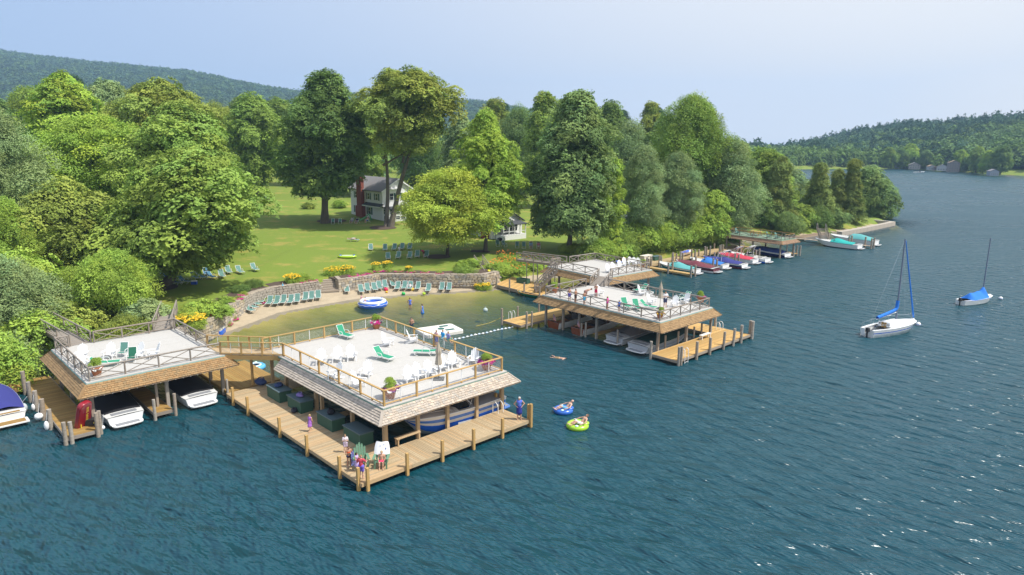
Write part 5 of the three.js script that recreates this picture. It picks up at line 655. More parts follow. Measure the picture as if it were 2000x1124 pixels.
const shady = setOut((l) => chaise(l, M.slingBlue, 0.75), [lawnAt(-45.27, -87.82, 1.0), lawnAt(-43.39, -85.31, 0.9), lawnAt(-41.74, -83.48, 1.1), lawnAt(-40.94, -84.22, 1.2), lawnAt(-40.72, -86.70, 0.8), lawnAt(-40.12, -87.12, 0.9), lawnAt(-38.95, -87.33, 0.9), lawnAt(-40.48, -89.33, 0.5)], 'lounges in the maple shade', 'blue-green lounge chair in the shade of the dense maple');
for (const [x, z, t] of [[-22.87, -110.01, 0.2], [-20.59, -110.19, 0.15], [-19.19, -110.72, 0], [-18.02, -111.23, 0], [-16.77, -111.29, 0], [-18.77, -102.72, 0.2], [-17.36, -103.56, 0], [-15.65, -103.64, 0], [-14.59, -104.48, 0.05], [-13.19, -104.55, 0]]) copyOf(bch, lawnAt(x, z).slice(0, 3), t, 'green lounge chair in the cluster beside the honey locust', 'lounges by the honey locust');
for (const [x, z, t, l] of [[-63.44, -175.08, 1.2, 0], [-62.61, -176.43, 1.2, 0]]) copyOf(bch, lawnAt(x, z).slice(0, 3), t, 'white-framed lounge far up the lawn under the maple', 'far lounges on the lawn');
setOut((l) => slingChair(l, M.slingGrey), [lawnAt(-35.99, -137.51, 0.1), lawnAt(-34.60, -137.70, 0.1), lawnAt(-32.62, -139.35, -0.3), lawnAt(-31.46, -138.79, -0.3), lawnAt(-29.72, -140.40, -0.8)], 'chairs under the huge dark maple', 'green sling chair under the huge dark maple by the house');
setOut((l) => slingChair(l, M.slingFade), [lawnAt(0.81, -115.77, 0), lawnAt(1.93, -115.44, 0), lawnAt(3.15, -115.60, 0), lawnAt(4.44, -115.30, 0), lawnAt(-1.37, -116.45, 0.6), lawnAt(-2.51, -116.78, 0.2)], 'chairs outside the cottage porch', 'sling chair on the lawn outside the cottage porch');
// ---------- planters, umbrellas, bench, table ----------
function planter(label, p, t, sc, bloom, r2) { const P = thing('flower_pot', label, 'planter', p, t); part('pot', lathe([[0.02, 0.02], [0.2, 0], [0.32, 0.42], [0.36, 0.44], [0.36, 0.52], [0.31, 0.52], [0.29, 0.45], [0.02, 0.44]], 18), M.terra, P); const im = new THREE.InstancedMesh(LOBES.spray[0], LEAF.shrub, 9); im.name = 'foliage'; im.userData.kind = 'stuff'; const r = RNG(r2); for (let k = 0; k < 9; k++) im.setMatrixAt(k, _m.compose(V(r.r(-0.18, 0.18), 0.62 + r.r(0, 0.35), r.r(-0.18, 0.18)), _q.setFromEuler(_e.set(0, r() * 6, 0)), V(0.24, 0.3, 0.24))); P.add(im); for (const [c, n] of bloom) blooms(P, 0.42, 0.5, petal[c], n, r2 + n, 1.4); P.scale.setScalar(sc); return P; }
planter('terracotta pot of white and magenta petunias in the back corner of the new deck', onA(9.80, 16.13, 0).slice(0, 3), 0, 1.25, [['magenta', 60], ['white', 40], ['purple', 40]], 11); planter('ribbed terracotta pot with spiky white flowers at the front corner', onA(1.08, 0.93, 0).slice(0, 3), 0, 1.35, [['white', 18], ['purple', 30]], 12); planter('terracotta pot of magenta petunias at the cove end corner of the new deck', onA(9.60, 1.02, 0).slice(0, 3), 0, 1.35, [['magenta', 60], ['purple', 40]], 13);
planter('terracotta pot with small white flowers on the older deck corner', onB(0.72, 1.13, 0).slice(0, 3), 0, 1.25, [['white', 14]], 14); planter('terracotta pot with bushy fern in the corner near the children', onC(1.54, 15.24, 0).slice(0, 3), 0, 1.2, [], 15); planter('terracotta pot at the front corner of the crowded deck', onC(0.96, 0.66, 0).slice(0, 3), 0, 1.1, [['yellow', 14]], 16); planter('terracotta pot with tall green plant at the outer corner of the crowded deck', onC(9.89, 1.76, 0).slice(0, 3), 0, 1.25, [['magenta', 10]], 17); planter('terracotta pot with green plant beside the upper deck chairs', onU(9.83, 1.96, 0).slice(0, 3), 0, 1.0, [], 18);
M.canvas = mat(0.43, 0.37, 0.29, 0.9);
function umbrella(label, p) { const U = thing('umbrella', label, 'umbrella', p), g = grid(32, 14, (u, v) => { const a = u * 6.2832, ribs = 0.72 + 0.28 * abs(cos(a * 4)), prof = v < 0.45 ? mixn(0.03, 0.24, v / 0.45) : v < 0.55 ? mixn(0.24, 0.15, (v - 0.45) / 0.1) : mixn(0.17, 0.27, (v - 0.55) / 0.45); return [prof * ribs * cos(a), 2.75 - v * 1.65, prof * ribs * sin(a)]; }); part('folded_canopy', g, M.canvas, U); part('tie_strap', new THREE.TorusGeometry(0.17, 0.02, 5, 16).rotateX(PI / 2).translate(0, 1.93, 0), M.canvas, U); part('pole', rod([0, 0.04, 0], [0, 2.82, 0], 0.025, 0.025, 8), WOOD.grey[0], U); part('finial', ball(0.045, 0, 2.85, 0), WOOD.grey[0], U); part('base_plate', [box(0.75, 0.06, 0.75, 0, 0.03, 0), rod([0, 0.06, 0], [0, 0.3, 0], 0.04)], M.roofDark, U); return U; }
umbrella('closed beige umbrella standing among white adirondacks', onA(5.69, 1.70, 0).slice(0, 3)); umbrella('closed beige umbrella on the crowded deck beside a woman in white', onC(4.27, 3.00, 0).slice(0, 3));
function bench(label, x, y, z, t, m) { const B = thing('wooden_bench', label, 'bench', [x, y, z], t); for (let k = 0; k < 3; k++) part('seat_slat', box(1.7, 0.04, 0.12, 0, 0.45, -0.13 + k * 0.13), m[k % m.length], B); for (const s of [-1, 1]) { part('leg', box(0.08, 0.43, 0.08, s * 0.75, 0.215, 0.12), m[0], B); part('leg', box(0.08, 0.43, 0.08, s * 0.75, 0.215, -0.12), m[0], B); part('rail', box(0.06, 0.08, 0.3, s * 0.68, 0.39, 0), m[0], B); } return B; }
{ const [x, z] = inFrame('A', ...[1.58, -0.21]); bench('tan slatted bench under the new boathouse eave', x, 0.552, z, FR.A[2], WOOD.post).scale.setScalar(1.1); const [x2, z2] = inFrame('C', 7.1, -0.7); bench('white slatted bench beside the boat on the tan dock', x2, 0.502, z2, FR.C[2], [M.frameWhite]); }
{ const [x, z] = inFrame('D', 2.6, 6.6), T = thing('picnic_table', 'orange wooden picnic table on the distant green deck', 'table', [x, 3.2, z], 0.68 + PI / 2); for (let k = 0; k < 5; k++) part('table_board', box(2.2, 0.05, 0.15, 0, 0.75, -0.32 + k * 0.16), WOOD.rail[k % 3], T); for (const s of [-1, 1]) { part('bench_board', box(2.2, 0.05, 0.28, 0, 0.45, s * 0.75), WOOD.rail[1], T); part('leg', [beam([s * 0.8, 0, 0.7], [s * 0.8, 0.73, 0.2], 0.08, 0.1), beam([s * 0.8, 0, -0.7], [s * 0.8, 0.73, -0.2], 0.08, 0.1), box(0.08, 0.1, 1.7, s * 0.8, 0.4, 0)], WOOD.rail[2], T); } const ch = adirondack('pale green adirondack chair beside the distant picnic table', M.slingFade), q = inFrame('D', 1.3, 3.2); ch.position.set(q[0], 3.202, q[1]); ch.rotation.y = 0.8; ch.userData.group = 'chairs on the distant green deck'; for (const [a, b] of [[1.4, 1.6], [1.2, 9.6]]) { const w = inFrame('D', a, b); copyOf(ch, [w[0], 3.202, w[1]], 0.6); } }
// ---------- boats ----------
const paint = (r, g, b, rough = 0.22) => pmat(r, g, b, rough, { clearcoat: 0.6, clearcoatRoughness: 0.12 });
const GEL = { white: paint(0.80, 0.80, 0.79), cream: paint(0.66, 0.62, 0.55), blue: paint(0.02, 0.12, 0.58), royal: paint(0.04, 0.16, 0.50), teal: paint(0.01, 0.17, 0.20), navy: paint(0.012, 0.02, 0.10), maroon: paint(0.11, 0.015, 0.025), grey: paint(0.42, 0.43, 0.45), mahogany: paint(0.19, 0.048, 0.018), green: paint(0.01, 0.16, 0.15), black: paint(0.015, 0.015, 0.018), silver: mat(0.55, 0.56, 0.58, 0.35, { metalness: 0.7 }), bottom: paint(0.05, 0.05, 0.06, 0.5) };
const cloth = (r, g, b) => mat(r, g, b, 0.85, { bumpMap: again(sandTex, 1), bumpScale: 0.012 });
const CLOTH = { teal: cloth(0.10, 0.36, 0.36), maroon: cloth(0.16, 0.035, 0.05), blue: cloth(0.02, 0.16, 0.50), navy: cloth(0.03, 0.035, 0.20), red: cloth(0.48, 0.04, 0.07), black: cloth(0.012, 0.012, 0.016), green: cloth(0.01, 0.05, 0.045), aqua: cloth(0.01, 0.36, 0.33), dark: cloth(0.03, 0.06, 0.24), grey: cloth(0.22, 0.21, 0.21), tan: cloth(0.42, 0.36, 0.31), sail: cloth(0.015, 0.17, 0.62) };
M.glassDark = pmat(0.02, 0.03, 0.035, 0.05, { specularIntensity: 1 }); M.teak = WOOD.honey[2]; M.pad = mat(0.24, 0.25, 0.27, 0.9); M.rubber = mat(0.02, 0.02, 0.022, 0.6); M.seat = mat(0.62, 0.60, 0.56, 0.6);
// shape of a hull: stern at x = 0, bow at x = L, water at y = 0
function hullForm({ L, B, free = 0.75, rise = 0.35, draft = 0.35, full = 0.42, stern = 0.9, rake = 0.10 }) {
  const beam_ = (s) => B / 2 * (s < full ? mixn(stern, 1, sin(s / full * PI / 2)) : Math.sqrt(max(0, 1 - Math.pow((s - full) / (1 - full), 2.4)))), sheer = (s) => free + rise * Math.pow(s, 2), keel = (s) => -draft + (sheer(1) + draft) * Math.pow(max(0, (s - 0.62) / 0.38), 2.6) * 0.96;
  const at = (s, v, side) => { const ys = sheer(s), yk = keel(s), y = mixn(yk, ys, v), b = beam_(s), flare = v < 0.35 ? 0.84 * Math.pow(v / 0.35, 0.7) : mixn(0.84, 1, (v - 0.35) / 0.65), w = b * mixn(flare, flare * flare, s * s * 0.55); return [s * L + rake * L * s * s * (v - 1) * 0.5, y, side * w]; };
  return { L, beam: beam_, sheer, at };
}
const band = (F, v0, v1, n = 18) => { const g = []; for (const side of [-1, 1]) g.push(grid(n, 2, (u, v) => F.at(u, mixn(v0, v1, v), side))); return mergeGeometries(g); };
function hull(T, F, bands) { for (const [name, v0, v1, m] of bands) part(name, band(F, v0, v1), m, T); part('transom', grid(6, 4, (u, v) => F.at(0, v, u * 2 - 1 < 0 ? -1 : 1).map((c, i) => i === 2 ? abs(c) * (u * 2 - 1) : c)), bands[bands.length - 1][3], T); }
const gunwale = (F, s0, s1, w, lift = 0.03) => { const g = []; for (const k of [-1, 1]) g.push(grid(18, 1, (u, v) => { const s = mixn(s0, s1, u); return [s * F.L, F.sheer(s) + lift, k * max(0, F.beam(s) - v * w)]; })); return mergeGeometries(g); };
const deckOver = (F, s0, s1, crown = 0.08) => grid(12, 6, (u, v) => { const s = mixn(s0, s1, u), t = v * 2 - 1; return [s * F.L, F.sheer(s) + 0.025 + crown * (1 - t * t), t * F.beam(s)]; });
const coverOver = (F, s0, s1, ridge, seed) => { const r = RNG(seed), ph = r() * 6; return grid(26, 14, (u, v) => { const s = mixn(s0, s1, u), t = v * 2 - 1, e = abs(t), y = ridge(s) * (1 - Math.pow(e, 1.7)) + 0.045 * sin(t * 5 + u * 9 + ph) * (1 - e) - 0.06 * max(0, e - 0.9) * 10 * 0.6; return [s * F.L, F.sheer(s) + 0.05 + y, t * (F.beam(s) + 0.03)]; }); };
const ridgeOf = (hs, peak) => (s) => { for (let i = 0; i < hs.length - 1; i++) if (s <= hs[i + 1][0]) { const t = smooth(hs[i][0], hs[i + 1][0], s); return mixn(hs[i][1], hs[i + 1][1], t); } return hs[hs.length - 1][1]; };
function outline(T, F, m) { part('rub_rail', [-1, 1].map((k) => pipe([...Array(13)].map((_, i) => { const p = F.at(i / 12, 1, k); return [p[0], p[1], p[2] + k * 0.01]; }), 0.035, 5, 26)), m, T); }
function platform(T, F, m, len = 0.7) { part('swim_platform', new THREE.ExtrudeGeometry((() => { const s = new THREE.Shape(), w = F.beam(0) * 0.86, q = len * 0.55; s.moveTo(0.05, -w); s.lineTo(-len + q, -w); s.quadraticCurveTo(-len, -w, -len, -w + q); s.quadraticCurveTo(-len - 0.12, 0, -len, w - q); s.quadraticCurveTo(-len, w, -len + q, w); s.lineTo(0.05, w); s.closePath(); return s; })(), { depth: 0.07, bevelEnabled: false, curveSegments: 5 }).rotateX(-PI / 2).translate(0, 0.225, 0), m, T); part('platform_pad', box(len * 0.7, 0.02, F.beam(0) * 1.3, -len / 2 + 0.02, 0.306, 0), M.pad, T); part('stern_pad', box(F.L * 0.06, 0.02, F.beam(0) * 1.4, F.L * 0.06, F.sheer(0) + 0.075, 0), M.pad, T); }
function cockpit(T, F, s0, s1, m) { part('cockpit_floor', grid(8, 2, (u, v) => { const s = mixn(s0, s1, u); return [s * F.L, 0.24, (v * 2 - 1) * (F.beam(s) * 0.8)]; }), m, T); part('cockpit_side', [-1, 1].map((k) => grid(8, 1, (u, v) => { const s = mixn(s0, s1, u), w = F.beam(s) - 0.18; return [s * F.L, mixn(0.24, F.sheer(s) + 0.02, v), k * w]; })), m, T); }
function windshield(T, F, s, h = 0.42, wide = 0.85) { const w = F.beam(s) * wide, x = s * F.L, y = F.sheer(s) + 0.05; part('windshield', [grid(8, 1, (u, v) => { const t = u * 2 - 1; return [x + 0.55 * (1 - t * t) - v * 0.35, y + v * h + 0.06 * (1 - t * t), t * w]; })], M.glassDark, T); part('windshield_frame', [pipe([-1, -0.5, 0, 0.5, 1].map((t) => [x + 0.55 * (1 - t * t) - 0.35, y + h + 0.06 * (1 - t * t), t * w]), 0.022)], M.steel, T); }
function tower(T, F, s, m) { const w = F.beam(s) * 0.98, x = s * F.L, y = F.sheer(s); for (const dx of [0, 0.5]) part('tower_tube', pipe([[x + 0.9 - dx * 2.2, y, -w], [x + 0.3 - dx * 1.2, y + 1.2, -w * 0.95], [x - 0.5 - dx * 0.6, y + 1.75, -w * 0.7], [x - 0.6 - dx * 0.6, y + 1.82, 0], [x - 0.5 - dx * 0.6, y + 1.75, w * 0.7], [x + 0.3 - dx * 1.2, y + 1.2, w * 0.95], [x + 0.9 - dx * 2.2, y, w]], 0.04, 6, 30), m, T); for (const k of [-1, 1]) part('tower_strut', rod([x + 0.2, y + 1.25, k * w * 0.95], [x - 0.8, y + 1.78, k * w * 0.6], 0.025), m, T); }
const place = (T, [x, z], dir, y = 0) => { T.position.set(x, y, z); T.rotation.y = dir; return T; };
// moored runabout
function runabout(label, o) {
  const { L = 7, B = 2.45, lower = GEL.white, mid = GEL.white, upper = GEL.white, cover = null, from = 0.06, to = 0.62, ridge = [[0, 0.12], [0.25, 0.3], [0.5, 0.62], [0.62, 0.35], [1, 0.05]], bow = true, plat = true, arch = null, shield = true, seed = 1, stripe = null, free = 0.78, group } = o;
  const T = thing('motorboat', label, 'boat', [0, 0, 0], 0, group), F = hullForm({ L, B, free });
  hull(T, F, [['hull_bottom', 0, 0.36, GEL.bottom], ['hull_side', 0.36, 0.6, lower], ['hull_stripe', 0.6, 0.8, stripe || mid], ['topside', 0.8, 1, upper]]); outline(T, F, GEL.white);
  part('foredeck', deckOver(F, to - 0.04, 1, 0.1), GEL.white, T); part('gunwale', gunwale(F, 0.0, to, 0.2), GEL.white, T); part('aft_deck', deckOver(F, 0, from + 0.06, 0.04), GEL.white, T);
  if (cover) { part('boat_cover', coverOver(F, from, bow ? 0.97 : to, ridgeOf(ridge), seed), cover, T); part('cover_hem', [-1, 1].map((k) => grid(16, 1, (u, v) => { const s = mixn(from, bow ? 0.97 : to, u); return [s * F.L, F.sheer(s) + 0.05 - v * 0.1, k * (F.beam(s) + 0.035)]; })), cover, T); }
  else { cockpit(T, F, from, to, M.seat); for (const s of [0.14, 0.36]) part('seat', [box(0.5, 0.35, B * 0.62, s * L, 0.42, 0), box(0.14, 0.5, B * 0.62, s * L - 0.25, 0.72, 0)], M.seat, T); part('engine_hatch', box(0.9, 0.34, B * 0.5, 0.09 * L, 0.5, 0), M.seat, T); }
  if (shield && !bow) windshield(T, F, to - 0.06); if (plat) platform(T, F, GEL.white); if (arch) tower(T, F, 0.5, arch); return T;
}
const e2 = FR.P[2] + PI / 2;
place(runabout('teal-hulled bowrider under pale teal cover at the first finger pier', { cover: CLOTH.teal, lower: GEL.teal, mid: GEL.teal, upper: GEL.white, bow: false, to: 0.66, L: 6.9, seed: 2 }), [28.64, -104.74], e2); place(runabout('long maroon boat under maroon cover', { cover: CLOTH.maroon, lower: GEL.white, mid: GEL.maroon, upper: GEL.maroon, L: 7.4, seed: 3 }), [32.07, -106.18], e2); place(runabout('white boat with bright blue cover between maroon and navy boats', { cover: CLOTH.blue, lower: GEL.white, mid: GEL.white, bow: false, to: 0.6, L: 6.6, seed: 4 }), [34.49, -109.42], e2); place(runabout('navy wakeboat with navy cover and white tower', { cover: CLOTH.navy, lower: GEL.maroon, mid: GEL.navy, upper: GEL.white, arch: GEL.white, L: 7.6, seed: 5 }), [37.75, -110.04], e2); place(runabout('white wakeboat with red cover and tower', { cover: CLOTH.red, lower: GEL.white, mid: GEL.white, upper: GEL.white, arch: M.steel, L: 7, seed: 6 }), [41.04, -114.54], e2); place(runabout('open white wakeboat with cream seats, red bow cover and tall tower', { lower: GEL.blue, mid: GEL.white, upper: GEL.white, arch: GEL.white, bow: false, L: 6.9, to: 0.6 }), [43.52, -115.67], e2);
place(runabout('blue boat under dark blue cover below the green-decked boathouse', { cover: CLOTH.dark, lower: GEL.navy, mid: GEL.navy, upper: GEL.white, L: 7.6, seed: 8, ridge: [[0, 0.2], [0.3, 0.65], [0.6, 0.5], [1, 0.05]] }), inFrame('D', 1.6, -0.6), FR.D[2] + PI / 2);
place(runabout('white cruiser with bright aqua cockpit cover at the pier', { cover: CLOTH.aqua, L: 8.8, B: 2.7, free: 0.95, bow: false, from: 0.1, to: 0.6, seed: 9, stripe: GEL.white }), [67.20, -131.90], e2 - 0.05); { const b = place(runabout('white cruiser with raised teal canopy behind the pier piles', { cover: CLOTH.teal, L: 9.2, B: 3, free: 1.1, bow: false, from: 0.06, to: 0.55, seed: 10, ridge: [[0, 0.25], [0.35, 0.85], [0.5, 0.75], [0.58, 0.2], [1, 0.1]] }), [72.97, -136.94], e2 - 0.05); }
// the blue and white cruiser moored at the front dock
{
  const T = thing('cabin_cruiser', 'blue and white cuddy cruiser moored inside the new boathouse', 'boat'), F = hullForm({ L: 8.8, B: 2.6, free: 1.3, rise: 0.35, draft: 0.4 });
  hull(T, F, [['hull_bottom', 0, 0.30, GEL.white], ['hull_side', 0.30, 0.60, GEL.blue], ['hull_stripe', 0.60, 0.72, GEL.cream], ['hull_stripe', 0.72, 0.86, GEL.royal], ['topside', 0.86, 1, GEL.cream]]); outline(T, F, GEL.white); part('foredeck', deckOver(F, 0.52, 1, 0.22), GEL.cream, T); part('gunwale', gunwale(F, 0, 0.55, 0.25), GEL.cream, T); cockpit(T, F, 0.05, 0.52, M.seat); windshield(T, F, 0.5, 0.5); part('bow_cover', coverOver(F, 0.56, 0.97, ridgeOf([[0.5, 0.35], [0.8, 0.3], [1, 0.05]]), 4), CLOTH.tan, T); part('cockpit_cover', coverOver(F, 0.03, 0.4, ridgeOf([[0, 0.15], [0.3, 0.4], [1, 0.3]]), 5), CLOTH.grey, T);
  for (const k of [-1, 1]) part('canopy_frame', [rod([3.6, 1.25, k * 1.1], [3.0, 2.1, k * 0.9], 0.025), rod([3.0, 1.25, k * 1.1], [3.7, 2.0, k * 0.9], 0.025)], M.frameWhite, T); for (const k of [-1, 1]) part('bow_rail', pipe([[5.2, 1.4, k * 1.25], [5.4, 1.75, k * 1.2], [7.2, 1.85, k * 0.8], [8.4, 1.95, 0.05 * k]], 0.018), M.steel, T); platform(T, F, GEL.royal, 0.8); place(T, inFrame('A', 10.7, 1.2), FR.A[2] + PI);
  place(runabout('white boat with green hull stripe in the second slip of the new boathouse', { lower: GEL.green, mid: GEL.white, cover: CLOTH.green, L: 7, seed: 31 }), inFrame('A', 8.6, 4.9), FR.A[2] + PI); { const S = place(runabout('small pale blue boat at the inner slip under the new boathouse', { lower: GEL.white, mid: GEL.royal, L: 6, bow: false, cover: null }), inFrame('A', 7.6, 9.6), FR.A[2] + PI); }
}
// sterns under the older boathouse, and the covered boat beside it
place(runabout('white runabout with black cover, stern out, beside the big red tube', { cover: CLOTH.black, L: 7.2, B: 2.6, from: 0.11, seed: 21, shield: false, ridge: [[0, 0.05], [0.2, 0.25], [0.5, 0.55], [1, 0.1]] }), inFrame('B', 1.7, -1.1), FR.B[2] + PI / 2); place(runabout('white runabout with black cover and grey swim deck next to the tan dock', { cover: CLOTH.black, L: 7, B: 2.6, from: 0.11, seed: 22, shield: false, ridge: [[0, 0.05], [0.2, 0.3], [0.5, 0.6], [1, 0.1]] }), inFrame('B', 7.0, -1.0), FR.B[2] + PI / 2);
{ const T = runabout('white boat with navy cover and teak swim deck by the fender piles', { cover: CLOTH.navy, L: 7.6, B: 2.9, from: 0.1, seed: 23, mid: GEL.white, lower: GEL.navy, plat: false, ridge: [[0, 0.1], [0.2, 0.5], [0.55, 0.7], [1, 0.1]] }); part('swim_platform', box(0.95, 0.09, 2.7, -0.45, 0.3, 0), GEL.white, T); part('teak_deck', [0, 1, 2, 3, 4].map((k) => box(0.13, 0.02, 2.35, -0.15 - k * 0.15, 0.356, 0)), M.teak, T); part('teak_deck', [0, 1].map((k) => box(0.14, 0.02, 2.0, 0.18 + k * 0.16, 0.845, 0)), M.teak, T); place(T, [-35.70, -45.42], FR.B[2] + PI / 2); }
{ const J = thing('jet_ski', 'bright blue personal watercraft tucked behind the older boathouse', 'jet ski', [-41.41, 0.00, -57.63], 2.6), F = hullForm({ L: 3, B: 1.15, free: 0.4, rise: 0.3, draft: 0.2 }); hull(J, F, [['hull_side', 0, 1, GEL.white]]); part('deck_cowl', deckOver(F, 0, 0.98, 0.3), CLOTH.blue, J); part('saddle', box(1.3, 0.3, 0.4, 0.9, 0.75, 0), CLOTH.blue, J); part('handlebar', [rod([1.8, 0.6, 0], [1.65, 1.0, 0], 0.04), rod([1.65, 1.0, -0.35], [1.65, 1.0, 0.35], 0.025)], M.rubber, J); }
// wooden launches and the two covered boats across the cove
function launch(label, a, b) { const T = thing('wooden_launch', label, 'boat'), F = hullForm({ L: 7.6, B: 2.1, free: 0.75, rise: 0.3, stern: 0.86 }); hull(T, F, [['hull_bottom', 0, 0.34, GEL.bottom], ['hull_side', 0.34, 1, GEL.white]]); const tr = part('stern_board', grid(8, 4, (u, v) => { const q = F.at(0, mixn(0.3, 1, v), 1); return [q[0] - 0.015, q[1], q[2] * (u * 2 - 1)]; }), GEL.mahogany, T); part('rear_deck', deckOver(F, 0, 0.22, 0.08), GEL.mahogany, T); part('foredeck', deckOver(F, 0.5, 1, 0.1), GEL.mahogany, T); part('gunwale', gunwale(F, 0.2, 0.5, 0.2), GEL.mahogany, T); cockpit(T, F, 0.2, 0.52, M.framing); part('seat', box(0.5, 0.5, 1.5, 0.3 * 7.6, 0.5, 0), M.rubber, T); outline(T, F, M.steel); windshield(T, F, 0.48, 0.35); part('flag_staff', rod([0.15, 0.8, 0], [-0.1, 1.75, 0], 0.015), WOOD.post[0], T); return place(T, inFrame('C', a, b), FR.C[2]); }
launch('mahogany launch with small flag in the slip beside the swim dock', -0.5, 13.4); launch('mahogany launch with small flag in the middle slip of the crowded boathouse', -0.5, 9.9);
place(runabout('grey-white runabout with grey cover between the launches and the large cruiser', { cover: CLOTH.grey, L: 6.6, from: 0.16, seed: 25, upper: GEL.grey }), inFrame('C', -0.2, 5.2), FR.C[2]); place(runabout('long pale boat with dark green cover at the tan dock corner', { cover: CLOTH.green, L: 8.2, B: 2.7, from: 0.12, seed: 26, upper: GEL.grey, stripe: GEL.grey }), inFrame('C', -0.7, 1.9), FR.C[2]);
place(runabout('silver covered boat under the upper boathouse deck', { cover: CLOTH.grey, lower: GEL.silver, mid: GEL.silver, upper: GEL.silver, L: 6, seed: 27 }), inFrame('U', 0.2, 6.4), FR.U[2]); place(runabout('white boat with dark cover poking out from the upper boathouse', { cover: CLOTH.black, L: 6.6, seed: 28, from: 0.2 }), inFrame('U', 7.3, -1.2), FR.U[2] + PI / 2); place(runabout('white boat under the upper boathouse beside the dark-covered one', { cover: null, bow: false, L: 6.4, seed: 29 }), inFrame('U', 4.4, -0.6), FR.U[2] + PI / 2);
// flags on the launches
const flagTex = tex([128, 64], (u, v) => { if (u < 0.42 && v > 0.46) { const fx = (u / 0.42 * 6) % 1 - 0.5, fy = ((v - 0.46) / 0.54 * 5) % 1 - 0.5; return fx * fx + fy * fy < 0.05 ? [0.8, 0.8, 0.8] : [0.03, 0.06, 0.25]; } return Math.floor(v * 13) % 2 ? [0.8, 0.79, 0.78] : [0.55, 0.04, 0.07]; });
for (const [b, l] of [[13.4, 'striped flag on the stern of the launch by the swim dock'], [9.9, 'striped flag on the stern of the launch in the middle slip']]) { const [x, z] = inFrame('C', -0.62, b), f = thing('flag', l, 'flag', [x, 1.05, z], 0.2); part('cloth', grid(10, 6, (u, v) => [0.1 + 0.30 * u - 0.1 * v * u, 0.62 * v - 0.32 * u, 0.05 * sin(u * 9)]), mat(1, 1, 1, 0.9, { map: flagTex }), f); }
